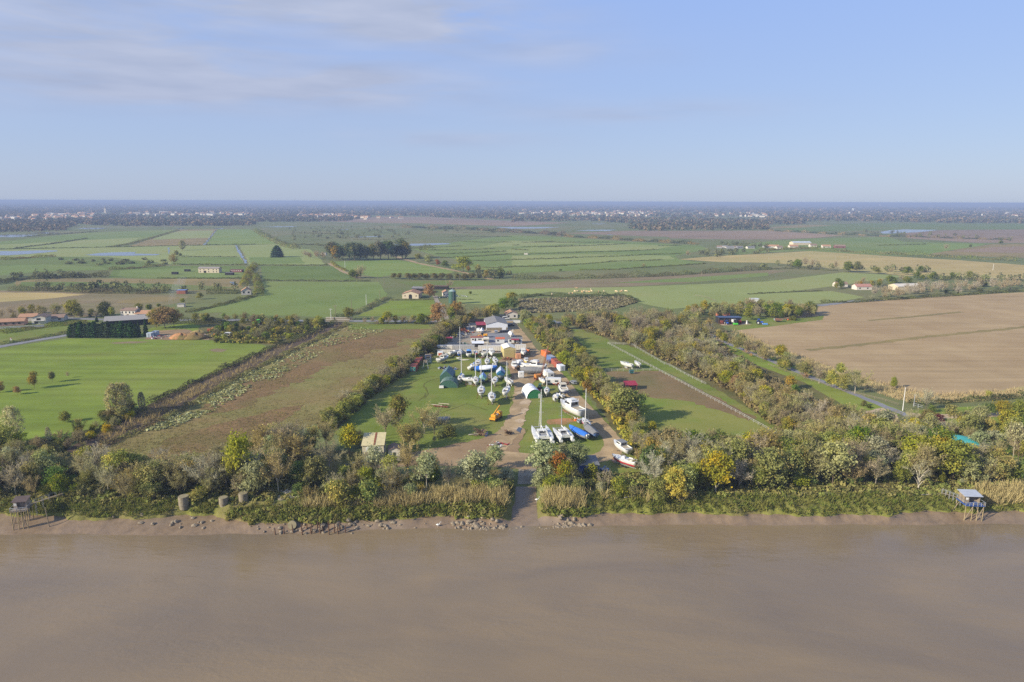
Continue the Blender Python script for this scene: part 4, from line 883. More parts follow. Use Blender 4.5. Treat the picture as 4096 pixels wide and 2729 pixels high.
def motorboat(v, head, L, label, hull=None, bottom=None, Bm=None, style='cabin', canopy=None, engines=0, near=True, keel=.55, props=True, trailer=False, cabinc=None, fly=False, name='motor_boat', stripe=None, group='motor boats laid up in the boatyard'):
    p = P(v); d = Vector((math.cos(rad(head)), math.sin(rad(head)), 0)); toward = -1 if d.y > 0 else 1
    if near: p = p - d * toward * L * .36
    Bm = Bm or L * .36; F = .12 * L + .15; D = .055 * L; zk = keel + D
    e = root(name, p, head, label, 'motor boat', group); hull = hull or WHT; cc = cabinc or WHT
    b = MB(); sec = hull_part(b, L, Bm, F, D, .86, z0=zk, flare=.7); b.build('hull', [hull, bottom or hull], e, smooth=True)
    b = MB(); deck_part(b, sec, .02, .03); b.build('deck', cc, e); zd = zk + F * 1.04
    MB().bbox(-.46 * L, -.14 * L, -Bm * .33, Bm * .33, zd - .01, zd + .05).build('cockpit_floor', pm('deck_tan', g(186, 174, 150)), e)
    b = MB()
    for s in (-1, 1): b.bbox(-.48 * L, -.1 * L, s * Bm * .38 - .08, s * Bm * .38 + .08, zd - .05, zd + .28)
    b.bbox(-.495 * L, -.455 * L, -Bm * .36, Bm * .36, zd - .05, zd + .30); b.build('coaming', cc, e)
    if style in ('cabin', 'house'):
        hc = (.14 if style == 'house' else .095) * L; x1 = .30 * L if style == 'cabin' else .18 * L
        b = MB(); cabin_part(b, -.16 * L, x1, Bm * .78, Bm * .5, zd, hc, slope=.10 * L, back=0); c = b.build('cabin', cc, e)
        b = MB()
        for s in (-1, 1): b.box((.0 * L, s * Bm * .372, zd + hc * .62), (.2 * L, .05, hc * .34))
        b.box((-.165 * L, 0, zd + hc * .55), (.04, Bm * .5, hc * .5)); b.box((x1 - .085 * L, 0, zd + hc * .66), (.05, Bm * .42, hc * .38), ry=-.5); b.build('window', GLS, c)
        MB().bbox(-.2 * L, .14 * L, -Bm * .36, Bm * .36, zd + hc + .005, zd + hc + .07).build('cabin_roof', canopy or cc, e)
        if fly:
            MB().bbox(-.14 * L, .04 * L, -Bm * .28, Bm * .28, zd + hc + .075, zd + hc + .55).build('flybridge', cc, e)
            MB().tube([(-.16 * L, -Bm * .3, zd + hc), (-.19 * L, -Bm * .3, zd + hc + 1.1), (-.19 * L, Bm * .3, zd + hc + 1.1), (-.16 * L, Bm * .3, zd + hc)], .07, 5).build('radar_arch', cc, e)
    if style == 'open':
        MB().box((.02 * L, 0, zd + .35), (.12 * L, Bm * .3, .7), taper=.8).build('console', cc, e)
        MB().box((.09 * L, 0, zd + .75), (.04, Bm * .3, .4), ry=-.4).build('windscreen', GLS, e)
        MB().bbox(-.36 * L, -.28 * L, -Bm * .3, Bm * .3, zd + .05, zd + .42).build('bench', CRM, e)
    if canopy and style != 'house':
        rows = [[(x, -Bm * .38, zd + .3), (x, -Bm * .36, zd + hcan), (x, 0, zd + hcan + .18), (x, Bm * .36, zd + hcan), (x, Bm * .38, zd + .3)] for x, hcan in ((-.44 * L, 1.5), (-.3 * L, 1.75), (-.1 * L, 1.6))]
        MB().loft(rows, cap=False).build('canopy', canopy, e)
    if stripe:
        b = MB()
        for s in (0, -1): b.loft([[(q[s][0], q[s][1] * 1.012, q[s][2] - F * .42), (q[s][0], q[s][1] * .998, q[s][2] - F * .80)] for q in sec[:10]], cap=False)
        b.box((sec[0][0][0] - .02, 0, zk + F * .45), (.03, Bm * .74, F * .34)); b.build('stripe', stripe, e)
    for k in range(engines): outboard(e, -.5 * L, (k - (engines - 1) / 2) * .7, zk + F * .6, WHT if engines == 2 else BLK)
    if trailer: boat_trailer(e, L, Bm, zk, label)
    elif props: stand(e, L, Bm, zk, WOOD, 'prop stand under the ' + short(label))
    return e
def boat_trailer(e, L, Bm, zt, label):
    r = empty('boat_trailer', e.location, e.rotation_euler.z, 'boat trailer under the ' + short(label), 'trailer', 'boat trailers')
    f = MB()
    for s in (-1, 1): f.bbox(-.5 * L, .35 * L, s * .55 - .05, s * .55 + .05, .42, .54)
    f.tube([(.35 * L, 0, .48), (.58 * L, 0, .48)], .06, 6)
    for x in (-.45 * L, -.1 * L, .3 * L): f.bbox(x - .05, x + .05, -.9, .9, .43, .53)
    f.build('frame', SLV, r)
    for x in (-.16 * L, -.03 * L):
        for s in (-1, 1): MB().wheel((x, s * Bm * .42, .33), .33, .22).build('wheel', BLK, r)
def tarp_boat(v, head, L, Bm, mat, label, hull=None, near=True, ridge=1.0, keel=.8, second=None, engines=0, name='covered_boat'):
    p = P(v); d = Vector((math.cos(rad(head)), math.sin(rad(head)), 0)); toward = -1 if d.y > 0 else 1
    if near: p = p - d * toward * L * .36
    F = .11 * L + .1; D = .06 * L; zk = keel + D
    e = root(name, p, head, label, 'covered boat', 'boats wrapped in covers')
    b = MB(); hull_part(b, L, Bm, F, D, .7, z0=zk); b.build('hull', [hull or GRY, hull or GRY], e, smooth=True)
    cover_part(e, L, Bm, zk, F, mat, ridge)
    if second: cover_part(e, L * 1.012, Bm * 1.03, zk, F, second[0], ridge * 1.08, 'stern_cover', second[1], second[2])
    for k in range(engines): outboard(e, -.5 * L, (k - (engines - 1) / 2) * .7, zk + F * .6, WHT)
    MB().loft([[(-.2 * L, -.1, zk - D * .8), (.2 * L, -.1, zk - D * .8), (.2 * L, .1, zk - D * .8), (-.2 * L, .1, zk - D * .8)], [(-.18 * L, -.08, .02), (.15 * L, -.08, .02), (.15 * L, .08, .02), (-.18 * L, .08, .02)]], closed=True).build('keel', hull or GRY, e)
    stand(e, L, Bm, zk, WOOD, 'prop stand under the ' + short(label)); return e
def catamaran(v, head, L, Bm, label, mast, forestay=True):
    p = P(v); d = Vector((math.cos(rad(head)), math.sin(rad(head)), 0)); p = p + d * L * .36
    e = root('sailing_catamaran', p, head, label, 'catamaran', 'catamarans on the grass by the slipway'); F = 1.35; z0 = .75
    for s in (-1, 1):
        b = MB(); sec = hull_part(b, L, Bm * .27, F, .45, .55, yoff=s * Bm * .365, z0=z0 + .2); h = b.build('hull', [WHT, WHT], e, smooth=True)
        b = MB(); deck_part(b, sec, .01, .04); b.build('deck', WHT, h)
        b = MB(); b.box((-.20 * L, s * Bm * .365, z0 + .2 + F + .02), (.16 * L, Bm * .15, .05)); b.box((-.02 * L, s * (Bm * .365 + Bm * .128), z0 + F * .85), (.3 * L, .04, .22)); b.build('window', GLS, h)
        MB().box((-.47 * L, s * Bm * .365, z0 + .55), (.1 * L, Bm * .2, .5)).box((-.51 * L, s * Bm * .365, z0 + .3), (.06 * L, Bm * .17, .3)).build('stern_step', WHT, h)
        MB().bbox(-.2 * L, .2 * L, s * Bm * .365 - .12, s * Bm * .365 + .12, .0, z0 + .1).build('keel', GRY, h)
    zd = z0 + .2 + F
    MB().bbox(-.38 * L, .17 * L, -Bm * .26, Bm * .26, zd - .55, zd + .02).build('bridge_deck', WHT, e)
    b = MB(); cabin_part(b, -.08 * L, .22 * L, Bm * .58, Bm * .34, zd, .95, slope=.09 * L, back=0); c = b.build('cabin', WHT, e)
    b = MB()
    for s in (-1, 1): b.box((.03 * L, s * Bm * .268, zd + .55), (.18 * L, .05, .32))
    b.box((-.085 * L, 0, zd + .5), (.04, Bm * .3, .6)); b.box((.155 * L, 0, zd + .55), (.05, Bm * .34, .4), ry=-.9); b.build('window', GLS, c)
    MB().bbox(-.36 * L, -.09 * L, -Bm * .24, Bm * .24, zd + .025, zd + .06).build('cockpit_floor', pm('deck_grey', g(150, 150, 150)), e)
    MB().bbox(-.38 * L, -.34 * L, -Bm * .26, Bm * .26, zd + .02, zd + .4).bbox(-.34 * L, -.1 * L, -Bm * .26, -Bm * .21, zd + .02, zd + .4).bbox(-.34 * L, -.1 * L, Bm * .21, Bm * .26, zd + .02, zd + .4).build('coaming', WHT, e)
    MB().tube([(.44 * L, -Bm * .36, zd + .1), (.44 * L, Bm * .36, zd + .1)], .11, 8).build('cross_beam', SLV, e)
    b = MB()
    for q in np.linspace(-.22, .22, 9): b.tube([(.2 * L, Bm * q, zd + .02), (.44 * L, Bm * q, zd + .08)], .015, 3)
    for q in np.linspace(.22, .43, 8): b.tube([(L * q, -Bm * .24, zd + .04), (L * q, Bm * .24, zd + .04)], .015, 3)
    b.build('trampoline', GRY, e)
    m = MB().tube([(.14 * L, 0, zd + .6), (.14 * L, 0, zd + mast)], [.14, .10], 8)
    for k in (.45, .72): m.tube([(.14 * L, -.9, zd + mast * k), (.14 * L, .9, zd + mast * k)], .04, 4)
    m.build('mast', SLV if not forestay else WHT, e)
    MB().tube([(.13 * L, 0, zd + 1.9), (-.34 * L, 0, zd + 1.75)], [.16, .12], 6).build('boom', WHT, e)
    if forestay: MB().tube([(.44 * L, 0, zd + .3), (.155 * L, 0, zd + mast * .97)], [.11, .05], 6).build('furled_sail', WHT, e)
    w = MB()
    for s in (-1, 1): w.tube([(.14 * L, 0, zd + mast * .95), (.02 * L, s * Bm * .45, zd)], .016, 3)
    w.tube([(.14 * L, 0, zd + mast * .97), (.44 * L, 0, zd + .2)], .016, 3); w.build('rigging', GRY, e)
    return e

# --- buildings
def gable(name, v, rz, w, d, h, rh, wall, roof, label, cat, wins=(), axis='x', over=.35, doors=(), chim=None, group=None, winm=None, base=None, dz=0.0, parent=None, skirt=None):
    """v: photo point of the centre of the front (-y local) wall foot. axis: ridge direction"""
    if parent is None: e = root(name, v, rz, label, cat, group, dz)
    else: e = parent
    y0, y1 = 0.0, d
    ridge = 'x' if axis == 'x' else 'y'
    if ridge == 'x': vs = [(-w / 2, y0, 0), (-w / 2, y1, 0), (-w / 2, y1, h), (-w / 2, (y0 + y1) / 2, h + rh), (-w / 2, y0, h)]; vs2 = [(w / 2,) + q[1:] for q in vs]
    else: vs = [(-w / 2, y0, 0), (w / 2, y0, 0), (w / 2, y0, h), (0, y0, h + rh), (-w / 2, y0, h)]; vs2 = [(q[0], y1, q[2]) for q in vs]
    MB().loft([vs, vs2], closed=True).build('wall', wall, e)
    t = .12; b = MB()
    if ridge == 'x':
        ym = (y0 + y1) / 2; k = rh / (ym - y0)
        for s in (-1, 1):
            ye = ym + s * (ym - y0 + over); ze = h + rh - k * (ym - y0 + over)
            b.loft([[(-w / 2 - over, ye, ze + .02), (-w / 2 - over, ym, h + rh + .02), (-w / 2 - over, ym, h + rh + t), (-w / 2 - over, ye, ze + t)], [(w / 2 + over, ye, ze + .02), (w / 2 + over, ym, h + rh + .02), (w / 2 + over, ym, h + rh + t), (w / 2 + over, ye, ze + t)]], closed=True)
    else:
        k = rh / (w / 2)
        for s in (-1, 1):
            xe = s * (w / 2 + over); ze = h + rh - k * (w / 2 + over)
            b.loft([[(xe, y0 - over, ze + .02), (0, y0 - over, h + rh + .02), (0, y0 - over, h + rh + t), (xe, y0 - over, ze + t)], [(xe, y1 + over, ze + .02), (0, y1 + over, h + rh + .02), (0, y1 + over, h + rh + t), (xe, y1 + over, ze + t)]], closed=True)
    rf = b.build('roof', roof, e)
    if chim: MB().box((chim[0], chim[1], h + rh + .3), (.7, .7, 1.6)).build('chimney', wall, rf)
    def opening(nm, side, u, z, ww, hh, m):
        if side == 'S': MB().box((u, y0 - .02, z), (ww, .10, hh)).build(nm, m, e)
        if side == 'N': MB().box((u, y1 + .02, z), (ww, .10, hh)).build(nm, m, e)
        if side == 'E': MB().box((w / 2 + .02, u, z), (.10, ww, hh)).build(nm, m, e)
        if side == 'W': MB().box((-w / 2 - .02, u, z), (.10, ww, hh)).build(nm, m, e)
    for q in wins: opening('window', *q[:5], winm or GLS)
    for q in doors: opening('door', *q[:5], q[5] if len(q) > 5 else BRWN)
    if skirt: MB().loft([[(-w / 2 - .02, -.05, 0), (w / 2 + .02, -.05, 0), (w / 2 + .02, -.05, skirt[0]), (-w / 2 - .02, -.05, skirt[0])], [(-w / 2 - .02, .02, 0), (w / 2 + .02, .02, 0), (w / 2 + .02, .02, skirt[0]), (-w / 2 - .02, .02, skirt[0])]], closed=True).build('plinth', skirt[1], e)
    return e
def flat(name, v, rz, w, d, h, wall, roof, label, cat, wins=(), doors=(), slope=0.0, group=None, over=.2, dz=0.0, winm=None):
    e = root(name, v, rz, label, cat, group, dz)
    MB().loft([[(-w / 2, 0, 0), (w / 2, 0, 0), (w / 2, 0, h), (-w / 2, 0, h)], [(-w / 2, d, 0), (w / 2, d, 0), (w / 2, d, h + slope), (-w / 2, d, h + slope)]], closed=True).build('wall', wall, e)
    k = slope / d
    MB().loft([[(-w / 2 - over, -over, h + .02 - k * over), (w / 2 + over, -over, h + .02 - k * over), (w / 2 + over, -over, h + .12 - k * over), (-w / 2 - over, -over, h + .12 - k * over)],
               [(-w / 2 - over, d + over, h + slope + .02 + k * over), (w / 2 + over, d + over, h + slope + .02 + k * over), (w / 2 + over, d + over, h + slope + .12 + k * over), (-w / 2 - over, d + over, h + slope + .12 + k * over)]], closed=True).build('roof', roof, e)
    for nm, L_, m0 in (('window', wins, winm or GLS), ('door', doors, BRWN)):
        for q in L_:
            m = q[5] if len(q) > 5 else m0
            if q[0] == 'S': MB().box((q[1], -.02, q[2]), (q[3], .1, q[4])).build(nm, m, e)
            else: MB().box(((w / 2 + .02) * (1 if q[0] == 'E' else -1), q[1], q[2]), (.1, q[3], q[4])).build(nm, m, e)
    return e
def hoop(name, v, rz, w, d, h, cover, front, label, doorm=None, sharp=1.0):
    e = root(name, v, rz, label, 'shelter'); n = 13
    arc = [(math.cos(math.pi * i / (n - 1)) * -w / 2, math.sin(math.pi * i / (n - 1)) ** sharp * h) for i in range(n)]
    rows = [[(x, y, z + .03 * math.sin(j * 2.5 + i)) for i, (x, z) in enumerate(arc)] for j, y in enumerate(np.linspace(0, d, 7))]
    MB().loft(rows, cap=False).build('cover', cover, e)
    MB().add([(x * .985, .12, z * .985) for x, z in arc], [tuple(range(n))]).build('front_sheet', front, e)
    MB().add([(x * .985, d - .1, z * .985) for x, z in arc], [tuple(range(n))]).build('rear_sheet', cover, e)
    if doorm: MB().box((w * .30, .05, .9), (w * .13, .06, 1.8)).build('door', doorm, e)
    b = MB()
    for y in np.linspace(.05, d - .05, 5): b.tube([(x * 1.0, y, z) for x, z in arc], .035, 4)
    b.build('hoop_frame', SLV, e); return e
def container(v, rz, w, d, h, mat, label, roofm=None, name='shipping_container', cat='container', endm=None, group='shipping containers'):
    e = root(name, v, rz, label, cat, group); b = MB(); n = 22
    for s in (-1, 1):
        pts = []
        for i in range(n * 2 + 1): pts.append((s * (w / 2 - (.04 if (i // 1) % 2 else 0)), d * i / (n * 2)))
        b.loft([[(x, y, .12) for x, y in pts], [(x, y, h - .08) for x, y in pts]], cap=False)
    b.bbox(-w / 2, w / 2, 0, .08, 0, h).bbox(-w / 2, w / 2, d - .08, d, 0, h)
    for s in (-1, 1): b.bbox(s * w / 2 - .06, s * w / 2 + .06, -.01, d + .01, 0, .14).bbox(s * w / 2 - .06, s * w / 2 + .06, -.01, d + .01, h - .12, h)
    b.build('body', mat, e)
    MB().bbox(-w / 2 + .06, w / 2 - .06, .08, d - .08, h - .06, h - .02).build('roof', roofm or mat, e)
    for s in (-1, 1):
        dr = MB().bbox(s * w * .25 - w * .21, s * w * .25 + w * .21, -.05, -.012, .16, h - .18).build('door', endm or mat, e)
        MB().tube([(s * w * .12, -.08, .2), (s * w * .12, -.08, h - .2)], .025, 5).build('lock_bar', SLV, dr)
    return e
def car(v, rz, mat, label, L=4.2, W=1.75, H=1.45, van=False, group='parked cars', name='parked_car', cat='car'):
    e = root(name, v, rz, label, cat, group)
    pr = [(-L / 2, .35), (-L / 2, .85), (-L * .46, H * (.98 if van else .92)), (-L * .1, H), (L * .12, H * .98), (L * .26, .95), (L / 2 - .1, .82), (L / 2, .6), (L / 2, .32)]
    def sec(y, k): return [(x, y, z if z < .9 else .9 + (z - .9) * k) for x, z in pr]
    MB().loft([sec(-W / 2, .96), sec(-W / 2 + .02, .97), sec(W / 2 - .02, .97), sec(W / 2, .96)]).build('body', mat, e, bevel=.05)
    b = MB()
    for s in (-1, 1): b.add([(-L * .40, s * (W / 2 + .006), .92), (L * .2, s * (W / 2 + .006), .92), (L * .10, s * (W / 2 + .006), H * .93), (-L * .40, s * (W / 2 + .006), H * .90)], [(0, 1, 2, 3)])
    b.add([(L * .265, -W * .44, .97), (L * .265, W * .44, .97), (L * .135, W * .40, H * .965), (L * .135, -W * .40, H * .965)], [(0, 1, 2, 3)])
    if not van: b.add([(-L * .498, -W * .42, .95), (-L * .498, W * .42, .95), (-L * .468, W * .40, H * .88), (-L * .468, -W * .40, H * .88)], [(0, 1, 2, 3)])
    b.build('window', GLS, e)
    for x in (-L * .31, L * .31):
        for s in (-1, 1): MB().wheel((x, s * (W / 2 - .08), .32), .32, .2).build('wheel', BLK, e)
    for s in (-1, 1): MB().box((L / 2, s * W * .36, .68), (.04, .3, .14)).build('headlight', WHT, e)
    return e
def tractor(v, rz, mat, label, rim=None, s=1.0):
    e = root('tractor', v, rz, label, 'tractor'); e.scale = (s,) * 3
    MB().box((.9, 0, 1.15), (1.7, .75, .75)).bbox(-1.0, .2, -.4, .4, .7, 1.2).build('bonnet', mat, e, bevel=.06)
    c = MB().loft([[(-.9, -.72, 1.2), (.15, -.72, 1.2), (.15, .72, 1.2), (-.9, .72, 1.2)], [(-.85, -.65, 2.45), (0, -.65, 2.45), (0, .65, 2.45), (-.85, .65, 2.45)]], closed=True).build('cab', GLS, e)
    MB().bbox(-1.0, .12, -.75, .75, 2.46, 2.6).build('cab_roof', mat, c)
    for y in (-1, 1):
        w = MB().wheel((-.75, y * .8, .8), .8, .42, 18).build('wheel', BLK, e); MB().wheel((-.75, y * .82, .8), .42, .44, 14).build('rim', rim or mat, w)
        w = MB().wheel((1.3, y * .72, .5), .5, .3, 16).build('wheel', BLK, e); MB().wheel((1.3, y * .74, .5), .27, .31, 12).build('rim', rim or mat, w)
        MB().box((-.75, y * .8, 1.66), (1.1, .46, .08)).build('mudguard', mat, e)
    MB().tube([(.9, .25, 1.5), (.9, .25, 2.3)], .05, 6).build('exhaust_pipe', BLK, e); return e
def pole(v, h, label, arms=1, mat=None, group='utility poles', rz=0, r=.16):
    e = root('utility_pole', v, rz, label, 'pole', group)
    MB().tube([(0, 0, -.3), (0, 0, h)], [r, r * .65], 8).build('post', mat or WOOD, e)
    if arms: MB().box((0, 0, h - .35), (2.0, .14, .16)).build('crossarm', mat or WOOD, e)
    if arms > 1: MB().box((0, 0, h - 1.1), (2.6, .14, .16)).build('crossarm', mat or WOOD, e)
    if arms:
        b = MB()
        for x in (-.85, 0, .85): b.cyl((x, 0, h - .27), .06, .25, 6)
        b.build('insulator', WHT, e)
    return e
def fence(vs, label, step=3.0, h=1.25, mat=None, rails=2, name='post_and_rail_fence'):
    pl = [P(q) for q in vs]; e = empty(name, pl[0], 0, label, 'fence'); o = pl[0]; seg = 0; cnt = 0
    tot = sum((b - a).length for a, b in zip(pl[:-1], pl[1:])); step = max(step, tot / 95); me = None
    rb = [MB() for _ in range(rails)]
    for a, b in zip(pl[:-1], pl[1:]):
        n = max(1, round((b - a).length / step)); rz = math.atan2((b - a).y, (b - a).x)
        for i in range(n):
            q = a.lerp(b, i / n) - o
            if me is None: po = MB().box((0, 0, h / 2), (.11, .11, h)).build('post', mat or FWHT, e); me = po.data
            else: po = bpy.data.objects.new('post', me); link(po, e)
            po.location = q; po.rotation_euler.z = rz + .1 * math.sin(cnt * 7.1); cnt += 1
        for k in range(rails):
            z = h * (.92 - .42 * k); m = (a + b) / 2 - o; rb[k].box((m.x, m.y, z), ((b - a).length, .04, .09), rz)
    for b in rb: b.build('rail', mat or FWHT, e)
    return e
def rocks(name, pts, mat, seed, smin=.2, smax=.7):
    rs = random.Random(seed); b = MB()
    for p in pts:
        s = rs.uniform(smin, smax); o = len(b.v); ph = (1 + 5 ** .5) / 2
        ico = [(-1, ph, 0), (1, ph, 0), (-1, -ph, 0), (1, -ph, 0), (0, -1, ph), (0, 1, ph), (0, -1, -ph), (0, 1, -ph), (ph, 0, -1), (ph, 0, 1), (-ph, 0, -1), (-ph, 0, 1)]
        fs = [(0, 11, 5), (0, 5, 1), (0, 1, 7), (0, 7, 10), (0, 10, 11), (1, 5, 9), (5, 11, 4), (11, 10, 2), (10, 7, 6), (7, 1, 8), (3, 9, 4), (3, 4, 2), (3, 2, 6), (3, 6, 8), (3, 8, 9), (4, 9, 5), (2, 4, 11), (6, 2, 10), (8, 6, 7), (9, 8, 1)]
        sx_, sy_, sz_ = rs.uniform(.6, 1.3), rs.uniform(.6, 1.3), rs.uniform(.4, .9)
        b.add([(p[0] + q[0] * s * .5 * sx_ * rs.uniform(.8, 1.2), p[1] + q[1] * s * .5 * sy_ * rs.uniform(.8, 1.2), p[2] + q[2] * s * .5 * sz_) for q in ico], fs)
    o = b.build(name, mat, kind='stuff'); return o
def log(v, rz, L, r, label, name='fallen_log', mat=None):
    p = P(v); z = gz(p); p = P(v, z) if z < -.3 else p; z = gz(p); rs = random.Random(label)
    b = MB().tube([(-L / 2, 0, r), (-L * .1, rs.uniform(-.2, .2), r * 1.2), (L * .3, rs.uniform(-.2, .2), r), (L / 2, 0, r * 1.4)], [r, r * .9, r * .7, r * .35], 7)
    for k in range(4): x = rs.uniform(-L * .1, L * .45); b.tube([(x, 0, r), (x + rs.uniform(.2, .8), rs.uniform(-.8, .8), r + rs.uniform(.1, .8))], [r * .3, r * .1], 4)
    o = b.build(name, mat or m_pale); o.location = (p.x, p.y, z); o.rotation_euler.z = rad(rz); return tag(o, label, 'log')

# ------------------------------------------------------------------ planting
R_ = random.Random(7)
_h, _t = P(B(1, 1075, 900)), P(B(3, 1745, 815))
CLEAR += [(_h.x - 8, _h.y, 8), (_h.x - 15, _h.y - 5, 7), (_h.x, _h.y - 5, 6), (_t.x, _t.y - 12, 8), (_t.x - 4, _t.y, 8)]
# --- river front, left of the slipway
fr1 = [('bare', 34), ('brown', 14), ('grey', 10), ('olive', 22), ('green', 6), ('willow', 8), ('lime', 5)]
wood('on the river bank behind the old fishing hut', [(-40, 1092), (130, 1085), (215, 1075), (260, 1095), (260, 1150), (150, 1148), (-40, 1145)], 30, 2.6, (4.5, 9), fr1, 16, [('olive', 4), ('twig', 4), ('green', 2), ('willow', 1)], (1.5, 3.5), 11)
wood('on the bank behind the row of concrete cylinders', [(260, 1095), (420, 1098), (560, 1085), (640, 1090), (640, 1135), (480, 1150), (260, 1150)], 40, 2.5, (5, 10), fr1, 24, [('olive', 4), ('twig', 5), ('hedge', 2), ('willow', 1)], (1.5, 3.5), 12)
wood('between the rough pasture and the concrete cylinders', [(190, 1068), (320, 1072), (460, 1082), (560, 1075), (560, 1095), (420, 1100), (200, 1092)], 16, 3, (4, 7), [('bare', 5), ('grey', 4), ('brown', 3)], 16, [('twig', 5), ('olive', 2), ('grey', 2)], (1.5, 3), 13)
wood('left of the two-storey cream house', [(600, 1062), (680, 1045), (770, 1035), (810, 1050), (760, 1085), (640, 1092)], 22, 3.0, (7, 11), [('brown', 45), ('bare', 30), ('olive', 15), ('lime', 5)], 8, [('twig', 4), ('olive', 2)], (2, 4), 14)
wood('on the bank below the two-storey cream house', [(640, 1100), (800, 1095), (900, 1100), (1010, 1095), (1010, 1130), (800, 1145), (650, 1140)], 10, 3.5, (4.5, 8), [('bare', 5), ('thin', 2), ('wisp', 2), ('olive', 2)], 18, [('olive', 5), ('green', 4), ('twig', 3), ('willow', 2)], (2, 4), 15)
def T(k, x, y, top, kind, label, w=1.0, mat=None, bark=None, fn=B):
    v = fn(k, x, y); p = P(v); return tree(v, max(2.0, h_of(v, fn(k, x, top)[1])), kind, '', R_, label, w, mat, bark, group='single trees that stand out')
def U(k, x, y, top, kind, label, w=1.0, fn=B, mat=None):
    v = fn(k, x, y); return bush(v, max(1.0, h_of(v, fn(k, x, top)[1])), kind, '', R_, label, w, mat, group='single bushes that stand out')
T(0, 2205, 1190, 640, 'thin', 'tall pale-trunked tree with a bright yellow-green top beside the rough pasture', .75, 'lime', m_pale)
T(0, 1080, 530, 220, 'poplar', 'first of the two pale poplars joined on the ditch hedge', 1.5)
T(0, 1150, 500, 218, 'poplar', 'second of the two pale poplars joined on the ditch hedge, whitest trunk', 1.4)
T(0, 1310, 470, 300, 'poplar', 'slim leafless poplar right of the poplar pair', 1.0, 'grey')
T(0, 130, 760, 435, 'poplar', 'tall pale poplar with yellow lower leaves at the end of the ditch hedge', 1.3)
T(0, 40, 840, 600, 'lime', 'broad yellow-green tree below the tall poplar at the edge of the pasture', 1.1)
T(0, 455, 780, 620, 'poplar', 'small slim bare poplar by the corner of the lush meadow', .8, 'grey')
T(0, 318, 262, 112, 'rust', 'orange-brown young tree in the lush meadow, tallest of the four', .8)
T(0, 482, 205, 105, 'rust', 'brown young tree in the lush meadow farthest from the river', .8, 'olive')
T(0, 158, 318, 245, 'rust', 'smallest orange young tree in the lush meadow', 1.0)
T(0, 605, 572, 470, 'olive', 'round yellow-green young tree alone near the ditch hedge', 1.2)
T(0, 2, 300, 190, 'rust', 'rust young tree cut by the edge of the lush meadow', .8)
T(0, 625, 165, 110, 'bare', 'tiny bare sapling in the lush meadow', .8)
T(1, 1190, 700, 462, 'bare', 'spreading bare tree behind the two-storey cream house', 1.35)
T(1, 1550, 680, 440, 'grey', 'wide grey-twigged bare tree beside the boatyard lawn', 1.45, 'bare')
T(1, 1640, 690, 470, 'grey', 'thin-crowned bare tree leaning over the grey hull', 1.2, 'bare')
T(1, 1310, 640, 335, 'olive', 'tall loose olive tree behind the bare trees by the cream house', .7, 'scrub')
T(1, 1410, 820, 590, 'brown', 'big brown twiggy tree beside the small cream outhouse', 1.3)
T(1, 1500, 790, 610, 'bare', 'bare tree between the small outhouse and the muddy track', 1.1)
T(1, 860, 870, 605, 'olive', 'bright yellow-olive tree left of the two-storey cream house', .95)
T(1, 945, 800, 640, 'olive', 'olive tree just behind the yellow-olive tree by the cream house', .9)
T(1, 1110, 1085, 790, 'wisp', 'multi-stemmed pale willow in front of the two-storey cream house', 1.0)
T(1, 1400, 1115, 770, 'bare', 'bare tree with ivy on its trunk in front of the small outhouse', .9)
T(1, 1570, 1235, 850, 'wisp', 'white-barked birch-like tree on the bank by the muddy track', .85)
T(1, 1635, 1095, 870, 'thin', 'slim yellow-green sapling beside the muddy track', .6)
T(1, 1270, 1215, 1000, 'yellow', 'golden yellow tree on the bank below the small outhouse', .9)
T(1, 950, 1135, 900, 'thin', 'thin bare-stemmed sapling below the cream house', .6, 'bare')
T(1, 560, 1175, 895, 'red', 'pinkish-brown round tree left of the cream house yard', .95, 'brown')
T(1, 400, 1185, 920, 'thin', 'small fresh green tree beside the pinkish-brown tree', .9, 'green')
T(1, 210, 1225, 850, 'bare', 'bare yellow-twigged tree above the concrete cylinders', 1.0)
T(1, 140, 1010, 685, 'wisp', 'tall white-topped poplar with pale trunk left of the cream house', .7)
T(1, 1770, 1205, 960, 'bare', 'small pale bare tree on the bank beside the silver willows', .8, 'grey', m_pale)
T(1, 1640, 780, 700, 'thin', 'tiny sapling at the edge of the boatyard lawn', .8, 'bare')
U(1, 1770, 700, 590, 'hedge', 'dark green bush at the edge of the boatyard lawn by the grey hull', 1.0)
U(1, 1690, 715, 640, 'lime', 'small yellow-green bush below the grey hull', 1.0)
T(1, 2000, 1190, 850, 'willow', 'large silver willow left of the slipway', 1.0)
T(1, 2060, 1120, 880, 'willow', 'silver-green willow behind the large one left of the slipway', 1.0)
T(1, 2190, 1010, 800, 'willow', 'pale willow nearest the dirt apron left of the slipway', .95)
U(1, 2150, 1180, 1040, 'green', 'dark green bush between the silver willows and the slipway', 1.2)
U(1, 2290, 1130, 1000, 'willow', 'grey-leaved bush at the left edge of the slipway', 1.0)
U(1, 2200, 1215, 1110, 'green', 'low green bush under the willows left of the slipway', 1.2)
U(1, 2330, 1190, 1090, 'hedge', 'dark bush against the slipway wall on its left', 1.0)
U(1, 2030, 1200, 1100, 'green', 'green bush at the foot of the large silver willow', 1.0)
U(1, 760, 1310, 1085, 'olive', 'big rounded olive bush on the bank by the reeds, first of two', .85)
U(1, 1050, 1300, 1090, 'green', 'big green bush on the bank by the reeds, below the yellow tree', .85)
U(1, 900, 1290, 1160, 'olive', 'olive bush between the two big bank bushes', .9)
U(1, 1430, 1265, 1130, 'willow', 'grey-green bush on the bank below the birch-like tree', .8)
U(1, 480, 1290, 1160, 'twig', 'dark brown thicket above the mossy concrete blocks', .9)
